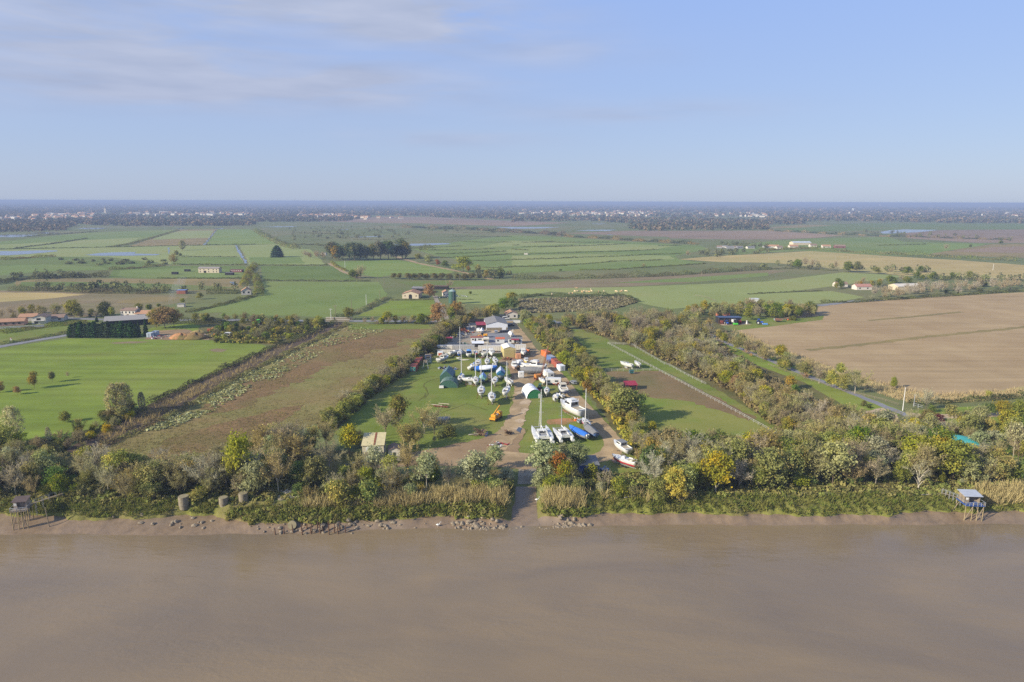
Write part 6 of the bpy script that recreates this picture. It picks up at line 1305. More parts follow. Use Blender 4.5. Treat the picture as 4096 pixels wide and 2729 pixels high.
# --- hedgerows
HEDGES = [
 ([(772, 741), (690, 780), (620, 802), (520, 848), (430, 888), (330, 940), (235, 988), (170, 1020)], 2.4, 4.0, 'hedge', 'dark bramble hedge along the lush meadow side of the ditch'),
 ([(798, 745), (720, 785), (640, 822), (540, 870), (470, 912), (380, 962), (300, 1000), (205, 1040)], 1.9, 3.6, 'scrub', 'low rough hedge along the rough pasture side of the ditch'),
 ([A(1, 690, 1140), A(1, 900, 1100), A(1, 1010, 1050), A(1, 1150, 980), A(1, 1220, 945)], 3.0, 5, 'scrub', 'brown hedge climbing from the road to the farm with the arched door'),
 ([A(1, 60, 790), A(1, 400, 792), A(1, 800, 795), A(1, 1050, 795)], 2.0, 5, 'hedge', 'dark straight hedge behind the large left pasture'),
 ([A(1, 0, 645), A(1, 300, 650), A(1, 660, 648)], 1.6, 4, 'hedge', 'dark hedge below the lone conifer'),
 ([A(1, 700, 620), A(1, 740, 660), A(1, 830, 700)], 2.0, 5, 'scrub', 'brown scrub line along the farm track'),
 ([A(1, 1230, 968), A(1, 1640, 966)], 1.0, 2, 'hedge', 'low dark hedge in front of the farmhouse with the arched door'),
 ([A(1, 1850, 962), A(1, 2000, 965)], .8, 2, 'hedge', 'low dark hedge right of the green silo'),
 ([A(2, 60, 950), A(2, 250, 925), A(2, 460, 935), A(2, 640, 945), A(2, 850, 930), A(2, 960, 925), A(2, 1060, 940), A(2, 1150, 990)], 3.2, 6, 'hedge', 'dark overgrown hedge around the brown scrub field'),
 ([A(2, 0, 775), A(2, 400, 770), A(2, 800, 765), A(2, 1200, 755), A(2, 1500, 740), A(2, 1750, 722), A(2, 2000, 705), A(2, 2354, 685)], 5.5, 9, 'scrub', 'long tall hedge across the middle distance'),
 ([A(3, -20, 685), A(3, 200, 678), A(3, 480, 690), A(3, 640, 700)], 2.0, 5, 'hedge', 'dark hedge at the left end of the tan crop field'),
 ([A(3, 500, 885), A(3, 300, 890), A(3, 0, 905), A(2, 2170, 915)], 1.2, 3, 'hedge', 'thin hedge across the cattle pasture'),
 ([A(3, 480, 990), A(3, 780, 990), A(3, 1000, 975), A(3, 1300, 955), A(3, 1600, 935), A(3, 2000, 910), A(3, 2400, 880)], 2.5, 5, 'hedge', 'dark hedge along the top of the ploughed field'),
 ([(2090, 930), (2200, 923), (2353, 913), (2440, 908)], 2.2, 4, 'hedge', 'clipped dark hedge between garden and ploughed field'),
 ([A(0, 0, 1375), A(0, 200, 1345), A(0, 400, 1310), A(0, 620, 1270)], 1.8, 5, 'scrub', 'low brown hedge along the country road by the lush meadow'),
 ([A(0, 0, 1270), A(0, 250, 1235), A(0, 450, 1205), A(0, 620, 1190), A(0, 800, 1172)], 2.2, 12, 'scrub', 'wide belt of brown weeds between the bungalow wall and the road'),
 ([A(0, 1720, 1085), A(0, 1900, 1045), A(0, 2100, 1000), A(0, 2354, 930)], 2.5, 5, 'hedge', 'dark hedge climbing behind the far garden'),
 ([A(0, 1560, 1180), A(0, 1800, 1180), A(0, 2100, 1175), A(0, 2360, 1170)], 4.0, 8, 'hedge', 'bushy hedge along the road right of the rust oaks'),
 ([A(0, 100, 880), A(0, 500, 880), A(0, 900, 900), A(0, 1300, 905), A(0, 1500, 905)], 4.5, 12, 'scrub', 'broad scrubby hedge behind the dark tilled field'),
 ([A(0, -100, 830), A(0, 60, 800), A(0, 200, 775), A(0, 450, 765), A(0, 700, 760), A(0, 1000, 755)], 5.0, 12, 'hedge', 'tall dark hedge of round trees across the left marsh'),
 ([A(0, 1000, 690), A(0, 1200, 680), A(0, 1500, 652)], 3.5, 10, 'scrub', 'scrubby hedge left of the long stone farmhouse'),
 ([A(0, 1450, 768), A(0, 1900, 770), A(0, 2280, 770)], 1.5, 4, 'hedge', 'thin hedge below the long stone farmhouse'),
 ([A(0, 1600, 640), A(0, 2000, 645), A(0, 2270, 645)], 1.8, 5, 'hedge', 'straight hedge above the long stone farmhouse'),
 ([A(0, 1900, 910), A(0, 2050, 905), A(0, 2200, 905)], 5, 10, 'hedge', 'hedge of round bushes left of the small white gable house'),
 ([A(0, -50, 500), A(0, 500, 492), A(0, 1200, 478), A(0, 1900, 462), A(0, 2354, 455)], 1.5, 6, 'hedge', 'long thin dark hedge across the far left pastures'),
 ([A(0, 150, 490), A(0, 450, 455), A(0, 800, 402)], 1.8, 8, 'hedge', 'oblique dark hedge in the far left pasture'),
 ([A(0, 1000, 480), A(0, 1200, 450), A(0, 1420, 390), A(0, 1640, 325)], 1.8, 12, 'scrub', 'oblique brown reed belt in the far left pastures'),
 ([A(0, 0, 600), A(0, 250, 580), A(0, 500, 565)], 4.0, 16, 'scrub', 'reedy scrub below the left pond'),
 ([A(0, 1580, 572), A(0, 1900, 570), A(0, 2180, 572)], 1.2, 5, 'hedge', 'thin hedge across the canal pasture'),
 ([A(0, 250, 385), A(0, 450, 368), A(0, 700, 352), A(0, 900, 340)], 2.0, 12, 'hedge', 'far marsh hedge beside the ponds'),
 ([A(1, 0, 330), A(1, 60, 370), A(1, 200, 440), A(1, 270, 470), A(1, 380, 500)], 7, 14, 'scrub', 'line of scrubby trees running away beside the far canal road'),
 ([A(0, 2240, 840), A(0, 2270, 760), A(0, 2300, 700), A(0, 2340, 650)], 5, 8, 'scrub', 'row of bushy trees along the far road'),
 ([A(1, 20, 930), A(1, 30, 860), A(1, 10, 800), A(1, -10, 740)], 5, 8, 'scrub', 'second row of bushy trees along the far road'),
 ([A(1, 250, 455), A(1, 520, 460), A(1, 660, 470)], 3, 10, 'hedge', 'dark belt left of the grove'),
 ([A(2, 0, 345), A(2, 300, 360), A(2, 480, 380)], 9, 22, 'farwood', 'line of autumn trees on the far marsh edge'),
 ([A(1, 1330, 300), A(1, 1700, 310), A(1, 2000, 320), A(1, 2354, 345)], 9, 26, 'farwood', 'long line of brown trees crossing the far marsh'),
 ([A(2, 480, 385), A(2, 900, 405), A(2, 1100, 420), A(2, 1350, 435), A(2, 1700, 455)], 6, 16, 'farwood', 'broken line of trees above the strip marsh'),
 ([A(3, 480, 510), A(3, 800, 530), A(3, 1100, 548), A(3, 1400, 560), A(3, 1800, 585), A(3, 2300, 605)], 6, 12, 'scrub', 'row of pale autumn trees on the far side of the tan crop field'),
 ([A(3, -80, 515), A(3, 200, 500), A(3, 480, 500)], 5, 10, 'scrub', 'trees in front of the far farm buildings'),
 ([A(3, 0, 330), A(3, 300, 345), A(3, 700, 365), A(3, 1000, 380), A(3, 1300, 390)], 5, 16, 'farwood', 'far scrub line left of the blue lake'),
 ([A(3, 1300, 385), A(3, 1700, 400), A(3, 2200, 415)], 4, 14, 'farwood', 'far scrub line below the blue lake'),
 ([A(3, 1420, 770), A(3, 1700, 770), A(3, 1750, 760)], 5, 10, 'hedge', 'dark thicket behind the white-roofed hall'),
 ([A(3, 1000, 465), A(3, 1300, 460), A(3, 1450, 455)], 1.5, 6, 'hedge', 'dark line between far green and brown fields'),
 ([A(1, 1500, 505), A(1, 1570, 505), A(1, 1620, 510)], 8, 18, 'hedge', 'dark rounded thicket beside the marsh pond'),
]
for vs, h, w, mt, lb in HEDGES: hedge(vs, h, w, mt, lb, dens=.9 if vs[0][1] > 650 else .75)
# thin ditch hedges of the strip marsh
rr_ = random.Random(5)
for i, (k, x0, y0, x1, y1) in enumerate(((2, 0, 462, 60, 461), (2, 80, 438, 380, 428), (2, 200, 435, 900, 437), (2, 90, 480, 560, 470), (2, 0, 500, 150, 508), (2, 240, 482, 1050, 452), (2, 0, 548, 650, 528), (2, 600, 530, 1350, 503), (2, 0, 598, 650, 575), (2, 650, 575, 1380, 545),
                                          (2, 0, 662, 500, 650), (2, 450, 648, 950, 612), (2, 900, 610, 1400, 598), (2, 620, 690, 1000, 685), (2, 1000, 680, 1780, 632), (2, 1340, 470, 1560, 462), (2, 1350, 545, 1560, 540), (1, 1400, 490, 1900, 470), (1, 1620, 510, 2200, 495), (1, 1700, 580, 2350, 545), (1, 1650, 545, 2300, 520), (1, 1900, 608, 2354, 600), (1, 2080, 670, 2354, 665), (1, 900, 410, 1400, 405), (1, 1800, 380, 2354, 385), (1, 1900, 430, 2354, 435), (1, 500, 390, 900, 395), (1, 380, 350, 900, 360), (1, 1850, 345, 2200, 350))):
    a_, b_ = A(k, x0, y0), A(k, x1, y1); m_ = ((a_[0] + b_[0]) / 2, (a_[1] + b_[1]) / 2 + .8)
    hedge([a_, m_, b_], rr_.uniform(1.0, 1.8), 5, 'hedge', 'thin dark ditch hedge among the marsh strips', dens=.8, seed=700 + i, group='ditch hedges of the strip marsh')
# --- stuff: distant loose trees, far woodland, weeds, reeds, bank grass
def mass(name, items, mat, nleaf, seed, kind='stuff'):
    """items: (x, y, z0, r, h); each a small crown of loose leaves"""
    rs = np.random.RandomState(seed); I = np.array(items); n = len(I); ci = np.repeat(np.arange(n), nleaf); m_ = len(ci)
    d = rs.normal(size=(m_, 3)); d /= np.linalg.norm(d, axis=1, keepdims=True); rr = .55 + .5 * rs.rand(m_)
    c = I[ci, :3] + np.stack([d[:, 0] * I[ci, 3] * rr, d[:, 1] * I[ci, 3] * rr, I[ci, 4] * (.5 + .5 * d[:, 2] * rr)], 1)
    v, f = quads(c, d + rs.normal(size=(m_, 3)) * .5 + np.array([0, 0, .2]), I[ci, 3] * (2.6 / math.sqrt(nleaf)) * (.6 + .8 * rs.rand(m_)), np.full(m_, .9), rs)
    tn = rs.rand(n); pt = rs.rand(n)
    return add_obj(name, np_mesh(name, v, f, mat, {'tone': np.clip(tn[ci] * .7 + .3 * rs.rand(m_), 0, 1), 'patch': pt[ci]}), kind=kind)
def vscatter(pts, n, rng):
    xs = [p[0] for p in pts]; ys = [p[1] for p in pts]; out = []
    while len(out) < n:
        x, y = rng.uniform(min(xs), max(xs)), rng.uniform(min(ys), max(ys))
        if in_poly(x, y, pts): out.append(P((x, y)))
    return out
rg = random.Random(77); far = []
def far_zone(pts, n, h=(8, 14), k=1.0):
    for p in vscatter(pts, n, rg):
        d = p.length; r = max(3.5, d / 420) * k * rg.uniform(.7, 1.3); far.append((p.x, p.y, 0, r, rg.uniform(*h)))
def A_(k, pts): return [A(k, *p) for p in pts]
far_zone(A_(0, [(-200, 92), (2354, 88), (2354, 160), (1700, 172), (1000, 165), (600, 172), (300, 190), (-200, 200)]), 2600)
far_zone(A_(0, [(-200, 230), (500, 240), (900, 225), (1500, 240), (2354, 225), (2354, 285), (1200, 290), (700, 275), (-200, 300)]), 1300)
far_zone(A_(0, [(-200, 195), (2354, 165), (2354, 225), (-200, 235)]), 500)
far_zone(A_(0, [(-200, 300), (700, 280), (600, 330), (-200, 350)]), 260)
far_zone(A_(1, [(0, 90), (2354, 95), (2354, 180), (1600, 195), (1100, 190), (500, 185), (0, 190)]), 2600)
far_zone(A_(1, [(0, 190), (1100, 195), (800, 245), (0, 250)]), 700)
far_zone(A_(1, [(1600, 180), (2354, 180), (2354, 225), (1900, 215), (1600, 205)]), 350)
far_zone(A_(2, [(0, 98), (2354, 108), (2354, 160), (0, 150)]), 1900)
far_zone(A_(2, [(0, 150), (2354, 160), (2354, 215), (0, 195)]), 420)
far_zone(A_(2, [(0, 195), (900, 210), (1200, 215), (1800, 225), (2354, 235), (2354, 320), (1230, 332), (1040, 305), (1200, 270), (700, 240), (0, 250)]), 1300)
far_zone(A_(3, [(0, 112), (2500, 120), (2500, 190), (0, 170)]), 1900)
far_zone(A_(3, [(0, 165), (2500, 190), (2500, 265), (1800, 262), (1200, 250), (600, 240), (0, 262)]), 1500)
far_zone(A_(3, [(0, 225), (350, 235), (330, 270), (0, 275)]), 160)
far_zone([(-60, 466.3), (2410, 472.5), (2410, 475.5), (-60, 470)], 1800, (10, 18), 1.3)
mass('far_woodland', far, LM['farwood'], 16, 3)
loose = []
def loose_zone(pts, n, h=(4, 9)):
    for p in vscatter(pts, n, rg): loose.append((p.x, p.y, 0, rg.uniform(2, 4.5), rg.uniform(*h)))
loose_zone(A_(1, [(300, 300), (1300, 300), (1500, 380), (900, 420), (600, 400), (350, 420)]), 80)
loose_zone(A_(1, [(1400, 300), (2354, 330), (2354, 350), (1500, 325)]), 50)
loose_zone(A_(1, [(2050, 690), (2354, 720), (2354, 770), (2000, 775)]), 24)
loose_zone(A_(2, [(1680, 540), (2300, 520), (2354, 530), (1800, 580)]), 26)
loose_zone(A_(2, [(1800, 440), (2354, 470), (2354, 500), (1900, 470)]), 30)
loose_zone(A_(0, [(500, 590), (1500, 590), (1540, 640), (900, 650), (500, 640)]), 30, (2, 4))
loose_zone(A_(0, [(500, 840), (1500, 870), (2230, 880), (1900, 905), (1000, 900), (200, 880)]), 46)
loose_zone(A_(0, [(100, 740), (700, 735), (1060, 760), (700, 770), (120, 790)]), 26)
loose_zone(A_(3, [(-50, 640), (700, 670), (1500, 700), (1450, 725), (600, 690), (-50, 680)]), 26)
loose_zone(A_(3, [(700, 330), (1500, 360), (2300, 410), (2300, 425), (1200, 390)]), 46)
loose_zone(A_(3, [(1500, 760), (2400, 780), (2400, 800), (1500, 790)]), 20)
mass('far_scattered_trees', loose, LM['hedge'], 60, 4)
# weeds on the rough pasture, silver scrub along the ditch, reeds and tussocks on the bank
def tufts(name, items, mat, nb, seed, hh, wd, lean=.35):
    rs = np.random.RandomState(seed); I = np.array(items); n = len(I); ci = np.repeat(np.arange(n), nb); m_ = len(ci)
    b0 = I[ci] + rs.normal(size=(m_, 3)) * np.array([wd * 2.2, wd * 2.2, 0]); e = b0 + rs.normal(size=(m_, 3)) * np.array([lean, lean, 0]) * hh + np.stack([np.zeros(m_), np.zeros(m_), hh * (.5 + .8 * rs.rand(m_)) * (.55 + .8 * rs.rand(n))[ci]], 1)
    v, f = blades(b0, e, np.full(m_, wd) * (.6 + .8 * rs.rand(m_)), rs); tn, pt = rs.rand(n), rs.rand(n)
    return add_obj(name, np_mesh(name, v, f, mat, {'tone': np.clip(tn[ci] * .6 + .4 * rs.rand(m_), 0, 1), 'patch': pt[ci]}), kind='stuff')
rp = [(800, 744), (985, 750), (1000, 765), (860, 870), (760, 960), (640, 1010), (520, 1060), (420, 1095), (300, 1085), (215, 1048), (330, 985), (470, 905), (640, 815)]
rw = poly_world(rp); it = []
for p in vscatter(rp, 7000, rg):
    if mnoise.noise(Vector((p.x * .03, p.y * .03, 2))) + rg.random() * .6 > .12: it.append((p.x, p.y, 0))
tufts('weed_tufts', it, LM['brown'], 4, 5, .40, .14)
it = []
sp = [(800, 746), (900, 757), (760, 800), (640, 868), (560, 905), (480, 950), (380, 990), (330, 990), (470, 908), (640, 820)]
for p in vscatter(sp, 1500, rg):
  if mnoise.noise(Vector((p.x * .06, p.y * .06, 5))) + rg.random() * .5 > .15: it.append((p.x, p.y, 0, rg.uniform(.35, .8), rg.uniform(.3, .7)))
mass('silver_scrub_plants', it, LM['silver'], 12, 6)
it = []
for p in vscatter([A(2, 60, 965), A(2, 400, 955), A(2, 1080, 940), A(2, 1150, 990), A(2, 900, 1060), A(2, 420, 1080), A(2, 80, 1090)], 2200, rg): it.append((p.x, p.y, 0, rg.uniform(.6, 1.5), rg.uniform(.7, 1.8)))
mass('brown_scrub_plants', it, LM['deadscrub'], 14, 7)
CYL = [(P(v, z).x, P(v, z).y, 1.6) for v, z in ((B(0, 1703, 1425), -3.2), (B(0, 1795, 1350), -2.2), (B(0, 2065, 1405), -2.8), (B(0, 2248, 1375), -2.4), (B(1, 70, 1335), -1.8), (B(1, 245, 1318), -1.3), (B(1, 340, 1515), -2.8))]
def bank_pts(v0, v1, n, t0, t1):
    x0, x1 = P((v0, 1160), -1).x, P((v1, 1160), -1).x; out = []
    for _ in range(n):
        x = rg.uniform(x0, x1); t_ = rg.uniform(t0, t1); ym, yt = yl(MT, x), yl(BT, x); y = ym + (yt - ym) * t_
        if slip_k(x, y)[0] > .3 and y < SL_A.y: continue
        if any(abs(x - cx) < r + .5 and y < cy + 1.0 and y > cy - 3.2 for cx, cy, r in CYL): continue
        out.append((x, y, height(x, y)))
    return out
it = bank_pts(540, 1200, 1500, .0, 1.1)
tufts('bank_grass', it, LM['sward'], 9, 8, .75, .16, .6)
it = []
for v0, v1, n, t0, t1 in ((860, 1195, 2300, .45, 1.25), (1225, 1345, 640, .25, 1.0), (700, 870, 400, .6, 1.1), (2270, 2420, 800, .2, 1.3), (1345, 1600, 90, .6, 1.1)):
    it += [q_ for q_ in bank_pts(v0, v1, n, t0, t1) if mnoise.noise(Vector((q_[0] * .22, q_[1] * .3, 1))) + rg.random() * .7 > .22]
tufts('reed_bed', it, LM['reed'], 7, 9, 2.1, .11, .34)
it = []
for (x, y, z) in bank_pts(500, 1345, 400, .0, .6): it.append((x, y, z - .3, rg.uniform(.5, 1.5), rg.uniform(.6, 1.6)))
mass('tussock_mounds', it, LM['sward'], 46, 10)
it = []
for p in vscatter([(1600, 770), (1690, 758), (1850, 822), (1960, 862), (2140, 908), (2353, 895), (2353, 912), (2090, 928), (1960, 888), (1850, 848)], 1500, rg): it.append((p.x, p.y, 0))
tufts('maize_stubble', it, LM['reed'], 5, 12, 1.3, .14, .3)
it = []
for v_, n in (([(600, 1100), (1010, 1090), (1010, 1140), (600, 1150)], 420), ([(-40, 1085), (640, 1085), (640, 1155), (-40, 1155)], 900), ([(1330, 1095), (1480, 1085), (2330, 1080), (2330, 1138), (1480, 1142), (1330, 1125)], 1300)):
    for p in vscatter(v_, n, rg):
        z = height(p.x, p.y); it.append((p.x, p.y, z - .1, rg.uniform(.5, 1.2), rg.uniform(.4, 1.3)))
mass('undergrowth', it, LM['scrub'], 24, 13)

it = bank_pts(1200, 2420, 1900, .02, 1.15) + bank_pts(-40, 560, 1100, .1, 1.1)
tufts('olive_bank_grass', it, LM['scrub'], 9, 18, .7, .16, .6)
it = []
def under(v_, n, hs=(1.0, 2.6), mat='scrub', seed=20):
    it = [(p.x, p.y, -.1, rg.uniform(.8, 1.8), rg.uniform(*hs)) for p in vscatter(v_, n, rg)]
    mass('wood_undergrowth', it, LM[mat], 22, seed)
under([(1205, 742), (1265, 745), (1310, 800), (1405, 905), (1500, 1045), (1470, 1060), (1400, 950), (1320, 870), (1250, 800)], 520, (1.2, 3.2), 'olive', 21)
under([(1065, 738), (1080, 748), (960, 845), (865, 905), (770, 985), (735, 985), (800, 925), (915, 840), (1010, 765)], 460, (1.2, 3.0), 'scrub', 22)
under([(1290, 738), (1590, 742), (1650, 785), (1790, 885), (2060, 1010), (1990, 1040), (1780, 985), (1690, 908), (1480, 806), (1390, 775)], 1500, (1.0, 3.2), 'brown', 23)
under([(480, 760), (760, 745), (640, 790), (500, 790)], 200, (1.0, 2.6), 'scrub', 24)
it = []
for p in vscatter([(790, 742), (640, 812), (480, 895), (340, 970), (230, 1030), (220, 1010), (330, 950), (470, 880), (620, 806)], 600, rg): it.append((p.x, p.y, 0))
tufts('ditch_reeds', it, LM['reed'], 5, 25, 1.3, .12, .35)

# ------------------------------------------------------------------ the boatyard: laid-up boats
SB = sailboat
SB(Z(1092, 1262), 92, 9.6, 'white sailing boat with a black stripe across its stern, mast up', stripe=BLK, mast=12.0, keel=1.2)
SB(Z(1240, 1345), 95, 9.2, 'white sailing boat with dark blue underside, nearest the dirt track fork, mast up', bottom=NAVY, mast=11.3, keel=1.1)
SB(Z(1417, 1280), 80, 8.8, 'white sailing boat on a thin single keel beside the dirt track, mast up', mast=11.0, keel=1.9)
SB(Z(812, 1055), 84, 7.8, 'white sailing boat with a bright blue sail bundle, beside the green tents', mast=10.2, keel=.9, sail=BLUE)
SB(Z(1022, 1105), 95, 8.4, 'white sailing boat with a dark hatch between the deep-keeled hull and blue covered boat', mast=11.0, keel=1.1)
SB(Z(1275, 1110), 88, 8.0, 'mastless white sailing boat on red-footed props, in front of the grey-wrapped hull', keel=1.3)
SB(Z(1485, 1112), 112, 8.0, 'mastless white sailing boat tilted over blue blocks at the track edge', keel=1.2, bottom=WHT)
SB(Z(1048, 855), 90, 9.0, 'mastless cream sailing boat with grey waterlines behind the blue and white tarpaulin', hull=CRM, keel=.9, stripe=GRY)
SB(Z(1175, 835), 92, 8.0, 'narrow white sailing boat with two thin masts standing close together', mast=9.5, keel=.9)
SB(Z(1290, 822), 100, 8.2, 'mastless pale grey sailing boat at the turn of the muddy yard', hull=pm('pale_grey_gelcoat', g(190, 194, 198), .4), keel=.9)
SB(Z(800, 712), 88, 7.8, 'sailing boat with royal blue hull and white deck, tallest mast by the white wall', hull=pm('royal_blue_gelcoat', g(44, 84, 150), .35), mast=12.5, keel=.8)
SB(Z(1027, 708), -80, 6.6, 'small sailing boat with crimson hull bottom, bow toward the river', hull=REDP, bottom=REDP, keel=1.0)
SB(Z(945, 1078), 170, 7.4, 'white hull lying side-on over a deep pale keel beside the dark-hatched sailing boat', keel=1.3, near=False)
SB(Z(1205, 1040), 90, 7.0, 'stripped old sailing boat with brown deck between the two covered boats', hull=pm('weathered_hull', g(150, 132, 116), .8, dirt=.4), cabinc=pm('weathered_deck', g(168, 150, 130), .8, dirt=.4), bottom=pm('oxblood_paint', g(110, 52, 48)), keel=.9)
SB(Z(1972, 1240), 86, 6.8, 'small white sailing boat with raised mast right of the white hoop tent', mast=9.0, keel=1.1)
SB(Z(1935, 1090), -75, 6.8, 'mastless cream sailing boat in front of the rusty crane', hull=CRM, keel=.8)
SB(Z4(1372, 715), 100, 7.4, 'sailing boat with a shocking pink stern, mast up beside the dirt track', hull=WHT, bottom=PINK, stripe=PINK, mast=11.2, keel=1.0)
SB(B(2, 1085, 88), 125, 8.2, 'left one of the two mastless white sailing boats in the upper paddock', keel=.8)
SB(B(2, 1165, 80), 100, 6.8, 'right one of the two mastless white sailing boats in the upper paddock', keel=1.0)
SB(Z(700, 690), 50, 8.4, 'slanting white sailing hull against the stained white wall, no mast', keel=.5)
MBT = motorboat
MBT(Z(925, 715), 90, 8.2, 'white motor boat with a blue canvas hood by the white wall', canopy=pm('sky_blue_canvas', g(86, 150, 214), .7), style='cabin')
MBT(Z(1130, 705), 88, 8.0, 'white cabin cruiser showing two rows of stern windows', style='house')
MBT(Z(1238, 712), -84, 9.5, 'white motor cruiser with flybridge, bow toward the river, left of the beige shed', fly=True)
MBT(Z(1662, 710), -88, 9.5, 'white motor cruiser with flybridge, bow toward the river, right of the beige shed', fly=True)
MBT(Z(1735, 652), -80, 5.5, 'small orange-brown wooden boat at the edge of the upper track', hull=ORG, cabinc=WOOD, style='house')
MBT(Z(535, 792), 62, 9.0, 'grey-white motor boat under a pale canvas roof beside the scaffolding', hull=pm('dull_white_hull', g(188, 190, 186), .5), canopy=pm('stone_canvas', g(190, 182, 164), .8), style='house')
MBT(Z(606, 728), 85, 5.0, 'small white open boat behind the canvas-roofed motor boat', style='open')
MBT(Z(940, 885), 68, 6.0, 'white open boat lying low beside the blue tarpaulin', style='open', keel=.25)
MBT(Z(972, 845), 70, 5.4, 'small boat with blue deck behind the low white open boat', style='open', cabinc=LBLU, keel=.25)
MBT(Z(1275, 880), -86, 6.2, 'small white motor boat with square bow at the end of the blue tarpaulin', style='open', keel=.5)
MBT(Z(1542, 900), -88, 8.6, 'old pinkish-white wooden boat with a tall open wheelhouse frame', hull=pm('faded_pink_paint', g(196, 170, 156), .8, dirt=.3), style='house', fly=True)
MBT(Z(1655, 885), -75, 7.6, 'white motor boat wrapped tight beside the tall wheelhouse boat', style='cabin', canopy=WTARP)
MBT(Z(1625, 840), 110, 7.0, 'plain white hull half hidden behind the wrapped motor boat', style='open')
MBT(Z(1702, 815), -88, 6.6, 'small white and yellow fishing boat behind the big white houseboat', hull=pm('yellow_hull', g(222, 200, 110), .5), style='house')
MBT(Z(1800, 885), 165, 11.5, 'big white houseboat with a mast beside the rusty crane', style='house', Bm=4.6, near=False, fly=True)
MBT(Z(1925, 880), 80, 5.4, 'small white open boat behind the rusty crane jib', style='open')
MBT(Z(2088, 1315), 84, 6.4, 'white open motor boat right of the small mast, stern toward the river', style='open', engines=1)
MBT(Z(2208, 1235), 96, 10.2, 'navy and white cabin cruiser with tan canopy beside the dirt track', hull=WHT, bottom=NAVY, stripe=NAVY, style='house', canopy=TAN, keel=1.0)
MBT(Z(2188, 1282), 120, 5.2, 'cream dinghy on a trailer below the navy and white cabin cruiser', hull=CRM, style='open', trailer=True, keel=.5)
MBT(Z4(1238, 545), 118, 14.5, 'long white motor yacht wrapped white, largest boat by the dirt track', style='house', canopy=WTARP, Bm=4.6, keel=1.0, fly=True)
MBT(Z4(1985, 1125), 112, 9.0, 'white motor boat with a grey canopy and blue seat by the paddock hedge', canopy=pm('grey_canvas', g(128, 130, 130), .8), style='house', keel=.9)
MBT(Z4(2090, 1310), 136, 8.8, 'white open boat with a red waterline on a four-wheel trailer', stripe=REDP, style='open', trailer=True, engines=1, keel=.45)
MBT(B(2, 705, 25), 160, 5.2, 'small white boat lying in the grass at the hedge of the upper paddock', style='open', keel=.2, near=False)
catamaran(Z4(690, 930), 97, 12.4, 6.4, 'larger white catamaran with twin pale mast lines near the slipway', 13.8)
catamaran(Z4(1030, 912), 103, 9.6, 5.3, 'smaller white catamaran with dark companionway and single mast', 11.6, False)
tarp_boat(Z4(1325, 870), 122, 9.6, 2.9, BLUE, 'bright blue covered motor boat with two white outboard engines', hull=GRY, ridge=.7, engines=2, keel=.5)
tarp_boat(Z4(1480, 850), 108, 10.0, 3.0, GTARP, 'grey tarpaulined boat beside the bright blue covered one', hull=CBLU, ridge=.8, keel=.6)
tarp_boat(Z(1155, 905), 2, 10.2, 4.6, BLUE, 'wide flat boat under a blue tarpaulin with a white sheet on top', near=False, hull=BLUE, ridge=1.0, second=(WTARP, -.28, .3), keel=.2)
tarp_boat(Z(1113, 1060), 90, 8.4, 3.0, LBLU, 'boat under a pale blue cover with a greenish front sheet', hull=LBLU, ridge=1.2, second=(pm('mint_sheet', g(130, 176, 170), .7), -.5, -.2))
tarp_boat(Z(1357, 1015), 92, 10.6, 3.9, pm('silver_cover', g(186, 192, 204), .6), 'tall boat under a silver cover with a teal stern sheet', hull=pm('silver_hull', g(180, 184, 190), .5), ridge=1.6, second=(TEAL, -.5, -.3), keel=1.0)
tarp_boat(Z(1775, 945), 176, 10.6, 3.2, GTARP, 'long hull under a grey tarpaulin lying side-on below the houseboat', near=False, hull=GTARP, ridge=1.3, keel=.5)
tarp_boat(Y9(1930, 800), -80, 6.6, 2.5, WTARP, 'white wrapped boat on red blocks in the tarmac yard', hull=WHT, ridge=1.3)
tarp_boat(Y9(1160, 670), 90, 4.6, 2.6, WTARP, 'small rounded white-wrapped boat in front of the red lean-to', hull=WHT, ridge=1.7, keel=.3)
tarp_boat(B(1, 1695, 582), 10, 7.0, 2.3, pm('grey_hull_cover', g(160, 160, 158), .7), 'upturned grey hull half hidden by the bare trees', hull=GRY, ridge=.7, near=False, keel=.2)
b_ = root('dinghy', Z(860, 744), 4, 'pale flat dinghy hull lying upside down on the lawn', 'dinghy'); MB().loft([[(x, -w, 0), (x, -w * .8, .3), (x, w * .8, .3), (x, w, 0)] for x, w in ((-2.8, .3), (-1.4, .7), (.4, .8), (1.9, .5), (2.9, .06))]).build('hull', TAN, b_)
b_ = root('dinghy', Z(790, 720), 0, 'tiny white dinghy hull at the foot of the royal blue sailing boat', 'dinghy'); MB().loft([[(x, -w, 0), (x, -w * .7, .35), (x, w * .7, .35), (x, w, 0)] for x, w in ((-1.1, .3), (0, .5), (1.1, .05))]).build('hull', WHT, b_)
# ------------------------------------------------------------------ boatyard shelters, containers, vehicles
hoop('hoop_tent', Z(1812, 1262), 12, 6.2, 9.5, 3.6, WTARP, GRN, 'white hoop tent with a green front beside the dirt track', WHT)
hoop('hoop_tent', Z(650, 1118), -2, 7.6, 6.0, 3.2, DGRN, DGRN, 'front rounded green hoop tent on the lawn')
gable('peaked_tent', Z(622, 1048), -3, 5.4, 9.0, 2.6, 2.4, DGRN, pm('slate_green_sheet', g(82, 112, 118), .7), 'rear peaked green tent behind the rounded one', 'shelter', axis='y', over=.05)
b_ = root('trailer_box', Z(556, 1128), 0, 'small white box trailer in front of the rounded green tent', 'trailer'); MB().box((0, .5, .6), (1.9, 1.0, .9), taper=.9).build('body', WHT, b_); [MB().wheel((s * .8, .5, .22), .22, .16, axis='x').build('wheel', BLK, b_) for s in (-1, 1)]
TRK = ang((1262, 842), (1210, 785)) - 90
